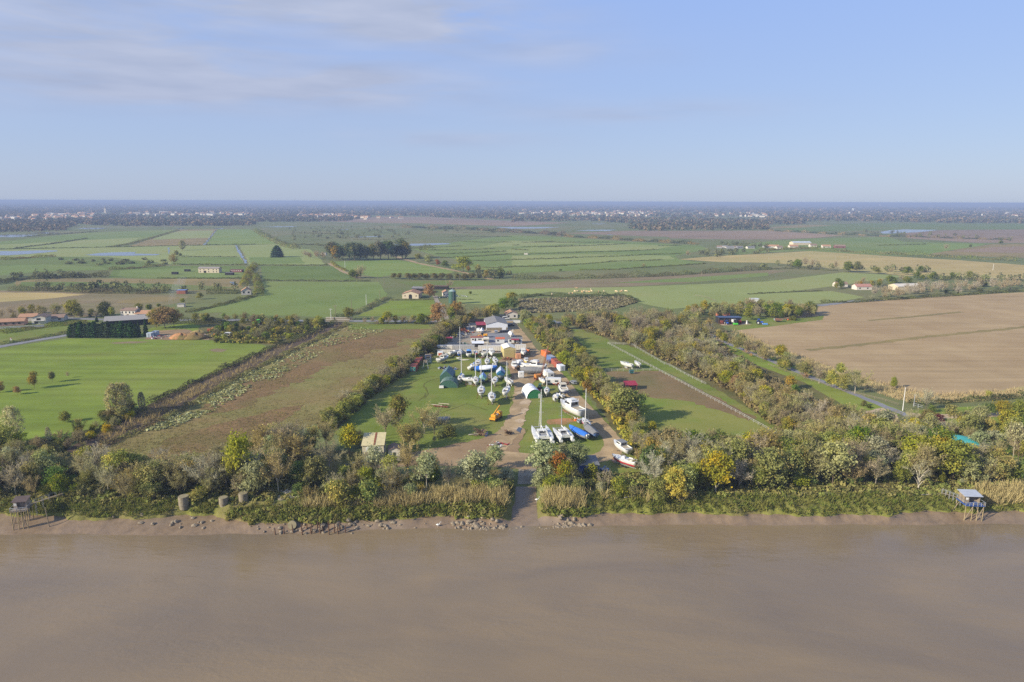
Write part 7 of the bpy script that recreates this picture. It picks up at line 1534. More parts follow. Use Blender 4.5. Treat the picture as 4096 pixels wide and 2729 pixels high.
container(Z(1998, 702), TRK + 14, 2.5, 6.1, 2.5, ORG, 'bright orange shipping container beside the dirt track')
container(Z(2064, 775), TRK + 10, 2.4, 6.0, 2.5, CBLU, 'blue shipping container with pale roof beside the dirt track', roofm=SLV)
container(Z(2112, 815), TRK + 10, 2.4, 4.6, 2.4, OXID, 'upper of two rust-red containers beside the dirt track')
container(Z(2140, 850), TRK + 10, 2.4, 3.6, 2.5, OXID, 'lower of two rust-red containers beside the dirt track')
container(Z(2188, 893), TRK + 10, 2.5, 4.2, 2.4, WTARP, 'white box body at the river end of the container row')
container(Y9(2118, 1345), 4, 2.4, 2.8, 2.2, pm('faded_orange', g(214, 152, 110), .7, dirt=.2), 'small faded orange container beside the beige shed')
HL = ang((955, 842), (992, 812)) - 90
container(Z(170, 900), HL + 6, 2.9, 6.0, 2.4, OXID, 'red-oxide container with a pale green end in the left hedge', endm=pm('mint_paint', g(112, 178, 158), .7))
container(Z(225, 822), HL + 6, 2.6, 9.0, 2.4, OXID, 'long red-oxide container behind the pale green ended one')
b_ = root('scaffold_tower', Z(385, 800), 20, 'blue-grey scaffold tower at the end of the containers', 'scaffold')
for x in (-1.2, 1.2):
    for y in (0, 1.6): MB().tube([(x, y, 0), (x, y, 4.6)], .07, 5).build('upright', CBLU, b_)
m = MB()
for z in (1.2, 2.4, 3.6, 4.5): m.tube([(-1.2, 0, z), (1.2, 0, z)], .05, 4).tube([(-1.2, 1.6, z), (1.2, 1.6, z)], .05, 4).tube([(-1.2, 0, z - 1), (1.2, 1.6, z)], .04, 4)
m.build('brace', SLV, b_); MB().bbox(-1.3, 1.3, -.1, 1.7, 4.5, 4.58).build('platform', WOOD, b_)
b_ = root('metal_trestle', Z(345, 862), 8, 'grey A-frame trestle with a timber panel in front of the scaffold', 'trestle')
for x in (-1.3, 1.3): MB().tube([(x, -.5, 0), (x * .4, 0, 4)], .09, 5).build('leg', SLV, b_)
MB().bbox(-.9, .9, -.06, .06, 2.8, 4.2).build('panel', WOOD, b_)
m = root('beam_rack', Z(330, 735), 25, 'rack of long blue and red metal beams behind the scaffold', 'rack'); MB().tube([(-4, 0, 1.8), (4, 0, 1.9)], .15, 5).tube([(-4, .5, 1.7), (4, .6, 1.8)], .15, 5).build('beam', CBLU, m); MB().tube([(-3.5, -.5, 1.6), (3.8, -.4, 1.5)], .14, 5).build('beam', ORG, m); [MB().tube([(x, -.6, 0), (x, .8, 2)], .1, 4).build('support', SLV, m) for x in (-3, 0, 3)]
# rusty lattice crane
e = root('lattice_crane', Z(1862, 1005), 22, 'rusty lattice-jib crane with an orange engine house', 'crane')
MB().bbox(-1.7, 1.7, -1.3, -.7, 0, .8).bbox(-1.7, 1.7, .7, 1.3, 0, .8).build('track', RUST, e); MB().bbox(-1.6, 1.2, -1.2, 1.2, .9, 2.3).build('engine_house', pm('faded_orange_paint', g(196, 128, 56), .8, dirt=.35), e, bevel=.08); MB().bbox(.5, 1.5, -1.25, -.2, 1.0, 2.7).build('cab', RUST, e)
j = MB(); J0, J1 = Vector((1.3, 0, 1.4)), Vector((5.0, 1.2, 14.2))
for dx, dy in ((-.35, -.35), (.35, -.35), (.35, .35), (-.35, .35)): j.tube([J0 + Vector((dx, dy, 0)), J1 + Vector((dx * .4, dy * .4, 0))], .06, 4)
for i in range(16):
    a, c = J0.lerp(J1, i / 16), J0.lerp(J1, (i + 1) / 16)
    j.tube([a + Vector((-.33, -.33, 0)), c + Vector((.33, -.33, 0))], .035, 3).tube([a + Vector((.33, .33, 0)), c + Vector((-.33, .33, 0))], .035, 3).tube([a + Vector((.33, -.33, 0)), c + Vector((.33, .33, 0))], .035, 3)
j.build('jib', RUST, e); MB().tube([J1, J1 + Vector((.4, .1, -8))], .03, 3).box(tuple(J1 + Vector((.4, .1, -8.3))), (.3, .3, .6)).build('hook', GRY, e); MB().tube([(-1.4, 0, 2.3), (-.4, 0, 4.6), J1], .04, 3).build('stay_cable', GRY, e)
# yellow crane truck
e = root('mobile_crane', Z(1290, 1545), 65, 'yellow mobile crane parked on the lawn beside the dirt track', 'crane truck')
MB().bbox(-3, 3, -1.1, 1.1, .7, 1.3).build('chassis', YEL, e); MB().bbox(1.6, 3, -1.1, 1.1, 1.3, 2.5).build('cab', YEL, e, bevel=.1); MB().bbox(-2.2, .6, -.9, .9, 1.35, 2.3).build('slewing_body', YEL, e, bevel=.1); MB().tube([(-1.6, .1, 2.2), (3.2, .1, 4.2)], [.38, .28], 6).build('boom', YEL, e); MB().box((-.6, -.95, 2.2), (1.1, .1, .7)).build('window', WHT, e)
for x in (-2.2, -1.1, 1.0, 2.1):
    for s in (-1, 1): MB().wheel((x, s * 1.0, .5), .5, .32).build('wheel', BLK, e)
tractor(Z(1900, 1160), -8, TGRN, 'green tractor with red wheel rims beside the white hoop tent', REDP, 1.15)
car(Z(2010, 778), TRK + 92, PURP, 'plum-coloured car on the dirt track by the blue container')
car(Z(2333, 1062), TRK + 97, SILC, 'silver-grey car parked on the grass verge of the dirt track')
car(Z4(1305, 598), 20, SILC, 'silver estate car parked behind the long white motor yacht')
car(Z4(1110, 372), 15, WHT, 'white van at the bow of the long white motor yacht', 4.8, 1.9, 2.0, True, cat='van', name='parked_van')
car(Y9(1530, 665), 95, SILC, 'silver car in front of the big grey-roofed shed'); car(Y9(1720, 660), 10, DKBL, 'black car with white nose in front of the big grey-roofed shed'); car(Y9(1830, 655), 5, DKBL, 'dark blue car at the right corner of the big grey-roofed shed'); car(Y9(1925, 490), 20, DKBL, 'dark car in the shadow beside the big grey-roofed shed')
car(Y9(1790, 315), 0, WHT, 'white van in front of the white house with terracotta roof', 4.6, 1.8, 1.9, True, cat='van', name='parked_van'); car(Y9(1080, 630), 80, WHT, 'white van under the red lean-to', 4.6, 1.8, 2.1, True, cat='van', name='parked_van')
def caravan(v, rz, L, label, h=2.5, W=2.2, m=WHT, win=((-.3, .22), (.2, .22))):
    e = root('caravan', v, rz, label, 'caravan'); MB().bbox(-L / 2, L / 2, 0, W, .45, h).build('body', m, e, bevel=.15)
    for u, w in win: MB().box((u * L, -.01, h * .62), (w * L, .06, .65)).build('window', GLS, e)
    MB().box((L / 2 + .005, W / 2, h * .62), (.06, W * .6, .7)).build('window', GLS, e); MB().bbox(-L / 2 + .1, L / 2 - .1, .1, W - .1, h + .01, h + .07).build('roof', WHT, e)
    for y in (.25, W - .25): MB().wheel((0, y, .33), .33, .2).build('wheel', BLK, e)
    MB().tube([(L / 2, W / 2, .5), (L / 2 + 1.2, W / 2, .45)], .06, 5).build('drawbar', GRY, e); return e
caravan(Z(2030, 1005), TRK + 8, 3.0, 'tall white box caravan beside the dirt track below the crane', 3.0, 6.5, win=((.15, .3),))
caravan(Z(2062, 1078), -3, 6.6, 'long white caravan side-on below the tall box caravan', 2.6, 2.6)
caravan(Z(542, 702), 2, 2.8, 'small white market trailer by the stained white wall', 2.3, 3.2, win=((.0, .001),))
MB().bbox(-.9, .9, -.06, -.02, .7, 1.9).build('sign_panel', ORG, bpy.data.objects['caravan.002'] if 'caravan.002' in bpy.data.objects else None)
_rg = MB(); _rg.tube([(math.cos(t_ * .3491) * .42, -.09, 1.3 + math.sin(t_ * .3491) * .42) for t_ in range(19)], .10, 5, cap=False); _rg.build('ring_emblem', REDP, bpy.data.objects['caravan.002'])
e = root('portable_cabin', Z(1632, 992), 4, 'white upright cabin in the yard left of the grey tarpaulin hull', 'cabin'); MB().bbox(-1.25, 1.25, 0, 1.6, .3, 3.0).build('body', WHT, e, bevel=.2); MB().box((-.05, -.02, 2.1), (.28, .06, .3)).build('window', GLS, e); MB().bbox(-1.1, 1.1, .1, 1.5, 0, .3).build('base', GRY, e)
# upper yard
m_corr = pm('pale_corrugated_sheet', g(214, 218, 224, .9), .6, dirt=.08)
gable('boat_shed', Y9(1556, 606), 6, 12.6, 21, 3.7, 1.6, m_corr, FIBC, 'big shed with grey fibre-cement roof and white gable', 'shed', axis='y', over=.25, skirt=(1.7, CONC), doors=(('S', 4.2, 1.3, 2.4, 2.5, m_corr),))
flat('lean_to', Y9(1150, 590), 6, 5.4, 7.5, 2.9, DARKW, BRED, 'burgundy-roofed lean-to against the left side of the big shed', 'lean-to', slope=.5, over=.4)
gable('beige_boat_shed', Y9(1888, 1312), 9, 5.9, 9.5, 4.4, .9, BEIG, pm('cream_sheet_roof', g(226, 220, 204, .9), .6, dirt=.08), 'tall beige metal shed with a cream roof', 'shed', axis='y', over=.15, doors=(('S', 0, 1.9, 4.6, 3.8, pm('beige_door', g(184, 170, 112), .7)),))
fl = flat
gable('mobile_home', Y9(1028, 915), 2, 6.6, 3.6, 2.5, .5, WHT, pm('brown_red_roof', g(150, 92, 76), .8, dirt=.2), 'white mobile home with a brown-red roof and three small windows', 'mobile home', wins=(('S', -2.1, 1.6, .9, .7), ('S', 1.2, 1.6, .8, .7), ('S', 2.2, 1.6, .8, .7)), doors=(('S', -.8, 1.2, .7, 1.8, GLS),), over=.15)
fl('garden_room', Y9(1266, 930), 2, 3.0, 2.6, 2.2, CRM, CRM, 'cream glazed garden room beside the brown-red roofed mobile home', 'garden room', wins=(('S', -.9, 1.2, .7, 1.1), ('S', 0, 1.2, .7, 1.1), ('S', .9, 1.2, .7, 1.1)), slope=.3)
gable('mobile_home', Y9(1640, 945), 4, 4.6, 3.4, 2.4, .6, WHT, pm('orange_red_roof', g(196, 104, 72), .8, dirt=.2), 'white mobile home with an orange-red roof and burgundy awning', 'mobile home', wins=(('S', -1.2, 1.5, .9, .8),), over=.2)
e = fl('mobile_home', Y9(2030, 948), 1, 7.6, 3.2, 2.5, WHT, FIBC, 'white mobile home with grey roof and a burgundy porch awning', 'mobile home', wins=(('S', -2.6, 1.5, 1.0, 1.0), ('S', 2.5, 1.5, 1.0, 1.0)), doors=(('S', 0, 1.1, 1.0, 1.9, GLS),), slope=.2)
MB().box((0, -.9, 2.45), (4.2, 1.8, .1), rx=.22).build('awning', BRED, e); MB().bbox(-2.1, 2.1, -1.8, -.05, .3, .45).build('porch_deck', WOOD, e)
for x in (-2, -.7, .7, 2): MB().bbox(x - .05, x + .05, -1.75, -1.65, .45, 2.2).build('post', WOOD, e)
fl('carport', Y9(1055, 1040), 2, 6.0, 3.0, 1.9, DARKW, m_corr, 'low carport with a white sheet roof behind the stained wall', 'carport', slope=.4)
e = root('stained_wall', Y9(540, 1218), 1, 'long stained white wall behind the row of boats', 'wall'); MB().bbox(-10.5, 10.5, 0, .25, 0, 2.2).build('wall', WALLW, e); MB().bbox(-10.6, 10.6, -.04, .29, 2.2, 2.3).build('coping', CONC, e)
def semibox(v, rz, L, h, label, m=WALLW):
    e = root('lorry_box', v, rz, label, 'lorry box', 'lorry bodies used as a yard wall'); b = MB(); n = int(L / .5)
    pts = [(-L / 2 + L * i / n, -.03 if i % 2 else 0) for i in range(n + 1)]; b.loft([[(x, y, .5) for x, y in pts], [(x, y, h) for x, y in pts]], cap=False); b.bbox(-L / 2, L / 2, .03, 2.4, .5, h); b.build('body', m, e); MB().bbox(-L / 2, L / 2, .02, 2.4, h, h + .06).build('roof', m, e)
    for x in (-.35 * L, .3 * L): MB().bbox(x - .2, x + .2, .2, 2.2, 0, .5).build('support', RUST, e)
semibox(Y9(690, 1150), 2, 11.0, 2.9, 'grey-streaked lorry box, middle of the yard wall', pm('streaked_grey_sheet', g(180, 178, 172), .8, dirt=.35)); semibox(Y9(1360, 1165), 1, 11.6, 2.8, 'long white lorry box between the grey-streaked one and the beige shed'); semibox(Y9(190, 1130), 1, 8.0, 2.4, 'white lorry box at the left end of the yard wall'); semibox(Y9(2170, 1140), -1, 5.6, 2.9, 'white ribbed lorry box right of the beige shed')
gable('small_store', Y9(308, 908), 8, 2.9, 2.6, 2.1, .4, CONC, BRED, 'tiny grey store hut with a crimson roof in the left yard corner', 'hut')
gable('white_house', Y9(1945, 290), 8, 7.6, 9.0, 3.0, 1.5, REND, TERRA, 'white house with terracotta roof at the top of the yard lane', 'house', axis='y', wins=(('S', -2.2, 1.5, 1.1, 1.1), ('S', 1.8, 1.5, 1.2, 1.2)), over=.4)
e = root('garden_wall', Y9(1640, 248), 1, 'low white garden wall left of the white house', 'wall'); MB().bbox(-5.5, 5.5, 0, .25, 0, 1.6).build('wall', REND, e); MB().bbox(-5.6, 5.6, -.04, .29, 1.6, 1.7).build('coping', CONC, e)
e = root('yard_gate', Y9(2068, 420), 1, 'white sliding gate beside the yard lane', 'gate'); MB().bbox(-2, 2, 0, .08, .2, 1.9).build('panel', WHT, e); [MB().bbox(x - .1, x + .1, -.06, .14, 0, 2.1).build('post', WHT, e) for x in (-2.1, 2.1)]
fl('grey_shed', A(2, 335, 1215), -2, 8.5, 5.5, 2.4, pm('grey_block', g(176, 180, 184), .8), pm('blue_grey_roof', g(160, 170, 186), .5), 'low grey shed with pale blue-grey roof among the trees', 'shed', wins=(('S', 2.6, 1.2, 2.2, 1.0),), slope=.4)
e = root('dark_fence', Y9(1000, 400), 2, 'dark boarded fence behind the scrap heaps of the upper yard', 'fence'); MB().bbox(-13, 13, 0, .12, 0, 2.4).build('boards', DARKW, e); [MB().bbox(x - .08, x + .08, -.1, -.01, 0, 2.5).build('post', DARKW, e) for x in range(-12, 13, 3)]
# loader, brick stacks, junk
e = root('wheel_loader', Y9(1190, 790), 175, 'yellow wheel loader in the tarmac yard', 'loader'); MB().bbox(-2.6, -.3, -.9, .9, .9, 2.2).build('engine_cover', YEL, e, bevel=.1); MB().bbox(.4, 2.2, -.8, .8, .8, 1.5).build('front_frame', YEL, e); MB().bbox(-.3, .9, -.75, .75, 1.5, 2.9).build('cab', GLS, e); MB().loft([[(3.0, -1.2, .2), (3.9, -1.2, .2), (3.3, -1.2, 1.2)], [(3.0, 1.2, .2), (3.9, 1.2, .2), (3.3, 1.2, 1.2)]], closed=True).build('bucket', YEL, e); MB().tube([(1.6, -.5, 1.4), (3.1, -.5, .8)], .14, 5).tube([(1.6, .5, 1.4), (3.1, .5, .8)], .14, 5).build('arm', YEL, e)
for x in (-1.6, 1.5):
    for s in (-1, 1): MB().wheel((x, s * .95, .7), .7, .5).build('wheel', BLK, e)
for i in range(4):
    e = root('brick_pallet', Y9(590 + i * 40, 632), 3, ['first', 'second', 'third', 'fourth'][i] + ' of the tall orange brick pallets, counted from the hedge', 'pallet', 'orange brick pallets'); MB().bbox(-.42, .42, 0, .9, .14, 1.9).build('bricks', BRICK, e); MB().bbox(-.45, .45, -.03, .93, 0, .13).build('pallet', WOOD, e)
e = root('stone_plinth', Y9(1955, 670), 10, 'pale upright boat fin standing at the shed corner', 'fin'); MB().loft([[(-.8, 0, 0), (.6, 0, 0), (.6, .3, 0), (-.8, .3, 0)], [(.2, .05, 2.0), (.8, .05, 2.0), (.8, .2, 2.0), (.2, .2, 2.0)]], closed=True).build('fin', CRM, e)
def heap(v, r, h, label, mats, seed, name='scrap_heap', n=26):
    e = root(name, v, 0, label, 'heap'); rs = random.Random(seed); bs = [MB() for _ in mats]
    for i in range(n):
        a, q = rs.random() * 6.28, r * math.sqrt(rs.random()); zz = h * (1 - q / r) * rs.random(); b = bs[i % len(mats)]
        if rs.random() < .5: b.box((q * math.cos(a) * 1.5, q * math.sin(a), zz + .2), (rs.uniform(.3, 1.2), rs.uniform(.3, .9), rs.uniform(.2, .7)), rs.random() * 3, rx=rs.uniform(-.4, .4))
        else: x, y = q * math.cos(a) * 1.5, q * math.sin(a); b.tube([(x, y, zz), (x + rs.uniform(-1.4, 1.4), y + rs.uniform(-1, 1), zz + rs.uniform(0, .9))], rs.uniform(.05, .14), 5)
    for b, m in zip(bs, mats): b.build(['scrap', 'timber', 'panel', 'pipe'][mats.index(m) % 4], m, e)
    return e
heap(Y9(820, 560), 3.4, 1.8, 'heap of scrap with a blue van cab against the dark fence', [GRY, CBLU, WHT, BLK], 1, n=40); heap(Y9(650, 470), 3.0, 1.6, 'white and orange scrap against the hedge of the upper yard', [WHT, RUST, GRY], 2, n=30); heap(Y9(790, 660), 2.4, 1.5, 'yellow and red machine parts beside the brick pallets', [YEL, REDP, GRY], 3); heap(Y9(560, 770), 3.2, 1.6, 'grey metal scrap heap at the left yard edge', [GRY, SLV, BLK], 4, n=40); heap(Y9(740, 720), 2.4, .9, 'flat pile of white boards in the left yard', [WHT, WOOD], 5)
heap(Y9(680, 980), 1.8, 1.2, 'green and grey implements on the grey gravel', [SGRN, GRY, BLK], 6); heap(Z(640, 862), 3.2, .9, 'pile of pale branches and a tarpaulined trailer on the lawn', [WOOD, GRY, BLK, CBLU], 7, n=40); heap(Z(1445, 735), 2.2, .8, 'rusty trailer frames in front of the beige shed', [RUST, BRWN], 8); heap(Z(1190, 715), 2.6, .8, 'white tanks and tools under the motor cruisers', [WHT, RUST, GRY], 9); heap(Z4(1240, 560), 1.4, .6, 'orange and white buoys beneath the white yacht', [ORG, WHT], 10, n=14); heap(Z(2165, 1075), 2.6, 1.6, 'orange rusty machinery beside the dirt track', [ORG, RUST, BRWN], 11, n=36)
heap(B(1, 2230, 790), 2.0, .9, 'small heap of stones, chairs and red bits at the dirt apron', [CONC, WHT, REDP], 12); heap(Z4(1620, 1350), 1.6, .9, 'blue drums and pale scrap right of the blue cabin', [OBLU, TAN, LBLU], 13)
e = root('beam_frame', Z(545, 1375), -16, 'rusty frame with two long white beams on the lawn', 'rack'); [MB().tube([(x, -.8, .1), (x, .8, .8)], .1, 4).tube([(x, .8, .1), (x, .8, .9)], .1, 4).build('support', RUST, e) for x in (-2, -.7, .7, 2)]; MB().bbox(-3.3, 1.0, -.7, -.55, .8, .95).build('beam', TAN, e); MB().bbox(-1.2, 3.1, .9, 1.05, 1.0, 1.15).build('beam', TAN, e); MB().bbox(-2.8, 3.0, -.6, .6, .25, .35).build('frame', RUST, e)
m_root = noise_mat('root_wood', g(128, 104, 82), g(84, 66, 52), scale=3, rough=.95)
def stump(v, s, label, seed):
    e = root('uprooted_stump', v, seed * 40, label, 'stump'); rs = random.Random(seed); MB().tube([(0, 0, .6), (1.6 * s, 0, 1.0), (2.6 * s, .1, .7)], [.5 * s, .35 * s, .2 * s], 7).build('trunk', m_root, e); b = MB()
    for i in range(26): a = rs.random() * 6.28; z = rs.uniform(.1, 1.6) * s; b.tube([(0, 0, .6 * s), (-rs.uniform(.1, .6) * s, math.cos(a) * 1.0 * s, max(.05, z)), (-rs.uniform(.2, .9) * s, math.cos(a) * 1.7 * s, max(.05, z + rs.uniform(-.5, .9)))], [.14 * s, .08 * s, .02], 4)
    b.build('roots', m_root, e)
stump(B(1, 2070, 700), 1.6, 'large uprooted stump lying at the lawn edge', 2); stump(B(1, 2320, 690), 1.0, 'small uprooted stump on the muddy track', 3); log(B(1, 2010, 690), 20, 4, .2, 'splintered log beside the large uprooted stump')
# near houses by the river
e = flat('two_storey_house', B(1, 1080, 932), 6, 6.2, 8.0, 4.9, pm('weathered_cream_boards', g(216, 206, 172), .9, dirt=.25), pm('lichen_roof', g(214, 200, 150), .9, dirt=.3), 'weathered cream two-storey house with a rust streak on its roof', 'house', wins=(('S', -1.3, 3.9, 1.5, 1.1, WHT), ('S', 1.2, 3.9, 1.5, 1.1, WHT), ('E', 2.5, 3.8, 1.2, 1.0), ('E', 5.5, 3.8, 1.2, 1.0), ('S', 0, 1.4, 2.0, 1.4)), slope=1.0, over=.25)
MB().bbox(-2.6, 2.6, -1.1, -.03, 2.7, 2.85).build('balcony', WOOD, e); MB().bbox(-2.6, 2.6, -1.1, -1.04, 3.5, 3.58).build('balcony_rail', WHT, e); MB().box((.4, 4.0, 5.545), (.6, 8.3, .03), rx=.1244).build('rust_streak', RUST, e)
e = gable('outhouse', B(1, 1272, 915), 8, 3.4, 4.0, 2.9, .8, CRM, TERR2, 'small cream outhouse with one dark window and tiled roof', 'outhouse', axis='y', wins=(('S', 0, 1.7, .8, 1.0), ('E', 2.0, 1.6, .8, .9)), over=.25)
flat('pile_deck', B(1, 1255, 955), 5, 5.4, 3.0, .8, DARKW, WOOD, 'grey timber deck with pale boards below the small outhouse', 'deck', over=.3)
heap(B(1, 985, 965), 2.0, .8, 'blue crates and tarpaulin left of the cream house', [OBLU, BLUE, GRY], 14); car(B(1, 885, 1005), 10, DKBL, 'dark car half hidden under trees left of the cream house')
e = fl('blue_cabin', Z4(1400, 1415), 3, 5.4, 6.5, 2.9, OBLU, GTARP, 'bright blue timber cabin with grey roof behind the silver willows', 'cabin', wins=(('S', -1.1, 1.5, 1.2, 1.5, GLS),), doors=(('S', .9, 1.2, 1.0, 2.2, GLS), ('S', -.05, 1.2, .08, 2.3, WHT), ('S', .9, 2.33, 1.2, .1, WHT), ('S', 1.45, 1.2, .08, 2.3, WHT), ('S', .35, 1.2, .08, 2.3, WHT)), slope=.3)
MB().box((.6, -.6, 2.5), (3.2, 1.2, .1), rx=.35).build('porch_roof', OBLU, e)
# ------------------------------------------------------------------ river edge
def fishing_hut(v, z, rz, label, w, d, deckz, wall, roof, deckc, long_walk):
    p = P(v, z); e = empty('fishing_hut', (p.x, p.y, 0), rad(rz), label, 'fishing hut'); gzl = z - .5
    for i, x in enumerate((-w * .55, -w * .12, w * .2, w * .55)):
        for y in (-d * .62, d * .5): MB().tube([(x, y, gzl), (x, y, deckz + (.9 if y < -1 else 0))], [.10, .08], 6).build('stilt', pm('pale_pile', g(172, 154, 114), .9, dirt=.3), e)
    b = MB()
    for a, c in (((-w * .55, -d * .62, gzl + .3), (-w * .12, -d * .62, deckz - .2)), ((w * .55, -d * .62, gzl + .3), (w * .1, -d * .62, deckz - .2)), ((.2 * w, -d * .62, gzl + .4), (w * .55, -d * .62, deckz - .3)), ((-w * 1.0, d * .2, gzl + .6), (-w * .55, d * .2, deckz - .2))): b.tube([a, c], .09, 5)
    b.build('brace', WOOD, e)
    MB().bbox(-w * .6, w * .6, -d * .68, d * .55, deckz, deckz + .14).build('deck', deckc, e)
    MB().bbox(-w * .48, w * .48, d * .08, d * .14, deckz + .14, deckz + 2.1).bbox(-w * .48, -w * .44, -d * .25, d * .5, deckz + .14, deckz + 2.1).bbox(w * .44, w * .48, -d * .25, d * .5, deckz + .14, deckz + 2.1).bbox(-w * .48, -w * .2, -d * .25, -d * .21, deckz + .14, deckz + 2.1).build('wall', wall, e)
    MB().loft([[(-w * .58, -d * .4, deckz + 2.12), (w * .58, -d * .4, deckz + 2.12), (w * .58, -d * .4, deckz + 2.2), (-w * .58, -d * .4, deckz + 2.2)], [(-w * .58, d * .6, deckz + 2.5), (w * .58, d * .6, deckz + 2.5), (w * .58, d * .6, deckz + 2.58), (-w * .58, d * .6, deckz + 2.58)]], closed=True).build('roof', roof, e)
    MB().box((-w * .33, -d * .26, deckz + 1.4), (.6, .05, .6)).build('window', WHT, e)
    b = MB().tube([(-w * .6, -d * .67, deckz + 1.0), (w * .6, -d * .67, deckz + 1.0)], .05, 5).tube([(-w * .6, -d * .67, deckz + .6), (w * .6, -d * .67, deckz + .6)], .04, 5)
    for s in (-1, 1): b.tube([(s * w * .6, -d * .67, deckz + 1.0), (s * w * .6, d * .5, deckz + 1.0)], .05, 5)
    for x in np.linspace(-.6, .6, 6): b.tube([(w * x, -d * .67, deckz), (w * x, -d * .67, deckz + 1.0)], .05, 5)
    b.build('guard_rail', SLV, e)
    x1, y1 = long_walk; w_ = MB(); q0, q1 = Vector((-w * .3 * (1 if x1 < 0 else -1), d * .5, deckz)), Vector((x1, y1, deckz + .4)); dd = q1 - q0; rzz = math.atan2(dd.y, dd.x)
    m_ = (q0 + q1) / 2; w_.box(m_, (dd.length, .6, .06), rzz).build('walkway', WOOD, e); b = MB()
    for t_ in np.linspace(0, 1, 6):
        q = q0.lerp(q1, t_)
        for s in (-.3, .3): b.tube([(q.x - math.sin(rzz) * s, q.y + math.cos(rzz) * s, -2.5), (q.x - math.sin(rzz) * s, q.y + math.cos(rzz) * s, q.z + .9)], .045, 5)
    for s in (-.3, .3): o_ = Vector((-math.sin(rzz) * s, math.cos(rzz) * s, .85)); b.tube([q0 + o_, q1 + o_], .025, 4)
    b.build('walkway_rail', SLV, e); return e
fishing_hut(B(3, 1838, 1432), -3.3, -4, 'stilt fishing hut with a blue deck and pale sheet roof', 3.9, 3.6, .35, WOOD, pm('pale_sheet_roof', g(176, 182, 190, .85), .6, dirt=.2), OBLU, (-4.2, 5))
fishing_hut(B(0, 222, 1512), -3.2, 14, 'old timber stilt fishing hut with a rusty red roof', 2.9, 3.0, 1.0, pm('bleached_boards', g(184, 168, 150), .9, dirt=.3), pm('rusty_red_roof', g(96, 80, 74), .8, dirt=.3), WOOD, (6.5, 7))
e = P(B(0, 455, 1540), -3.6); o = MB().tube([(0, 0, -.5), (-.4, 0, 5.2)], [.14, .09], 7).build('mooring_post', WOOD); o.location = e; tag(o, 'tall leaning mooring post beside the old timber fishing hut', 'post')
def cylinder_block(v, z, r, h, label, tilt=(0, 0), open_=False):
    p = P(v, z); p.z = max(z, height(p.x, p.y) - .7); r *= .82; e = empty('concrete_cylinder', p, 0, label, 'concrete cylinder', 'old concrete cylinders on the bank'); e.rotation_euler = (tilt[0], tilt[1], 0)
    MB().cyl((0, 0, 0), r * .9, h * .3, 22).cyl((0, 0, h * .3), r, h * .7, 22).build('drum', CONC, e); MB().cyl((0, 0, h), r * .96, .05, 22).build('top', pm('mossy_concrete', g(152, 142, 110), .95, dirt=.35), e)
cylinder_block(B(0, 1703, 1425), -3.2, 1.55, 3.3, 'largest upright concrete cylinder standing in the mud'); cylinder_block(B(0, 1795, 1350), -2.2, 1.3, 1.0, 'tilted round concrete slab beside the largest cylinder', (.9, .35)); cylinder_block(B(0, 2065, 1405), -2.8, 1.35, 2.4, 'concrete cylinder with a pale ring, second upright one'); cylinder_block(B(0, 2248, 1375), -2.4, 1.4, 2.8, 'dark upright concrete cylinder nearest the mossy mounds'); cylinder_block(B(1, 70, 1335), -1.8, 1.5, .9, 'low concrete drum beside the rubble heap'); cylinder_block(B(1, 245, 1318), -1.3, 1.45, .9, 'low mossy-topped concrete drum above the green mounds'); cylinder_block(B(1, 340, 1515), -2.8, 1.3, .9, 'round concrete disc leaning on the mud edge', (1.2, .2))
rs = random.Random(3)
for i, (x, y) in enumerate([(1100 + k * 36, 2130 - (k % 3) * 3) for k in range(8)] + [(1205 + k * 22, 2122 - (k % 2) * 6) for k in range(9)] + [(370, 2080), (405, 2078), (428, 2076)]):
    p = P((x / 1.7408, y / 1.7408), -3.4); hh = rs.uniform(.8, 2.2); o = MB().tube([(0, 0, -.6), (rs.uniform(-.2, .2), 0, hh)], [.16, .11], 6).build('mud_stake', BRWN); o.location = p; tag(o, 'short dark timber stake standing in the mud below the green mounds', 'stake', 'old timber stakes along the mud edge')
pts = []
rs = random.Random(9)
def rubble(v, n, sx_, sy_, z=None):
    c = P(v, -3 if z is None else z)
    for _ in range(n):
        x, y = c.x + rs.gauss(0, sx_), c.y + rs.gauss(0, sy_); pts.append((x, y, height(x, y) + .05))
rubble((1122, 1205), 60, 3.2, .8); rubble((1085, 1200), 30, 2.0, .8); rubble((1310, 1200), 80, 2.0, 1.2); rubble((1280, 1205), 40, 3, .6); rubble((1220, 1207), 50, 3.5, .4); rubble((690, 1212), 34, 6, .8); rubble((800, 1206), 24, 6, .8); rubble((900, 1202), 14, 5, .8); rubble((400, 1200), 20, 6, 1)
rocks('bank_rubble', pts, pm('bank_stone', g(150, 136, 114), .95, dirt=.4), 5, .18, .8)
pts = []; rubble(B(1, 345, 1240), 110, 1.8, 1.3, -.3); rocks('rubble_heap', pts, STON, 6, .2, .7)
log(B(3, 1560, 1278), 2, 9, .16, 'long bleached log lying on the grassy bank left of the blue-decked hut'); log(B(1, 165, 1435), -25, 4.5, .12, 'bleached forked branch on the green mounds'); log(B(2, 1100, 1270), 15, 4, .15, 'grey driftwood log under the right bank bushes')
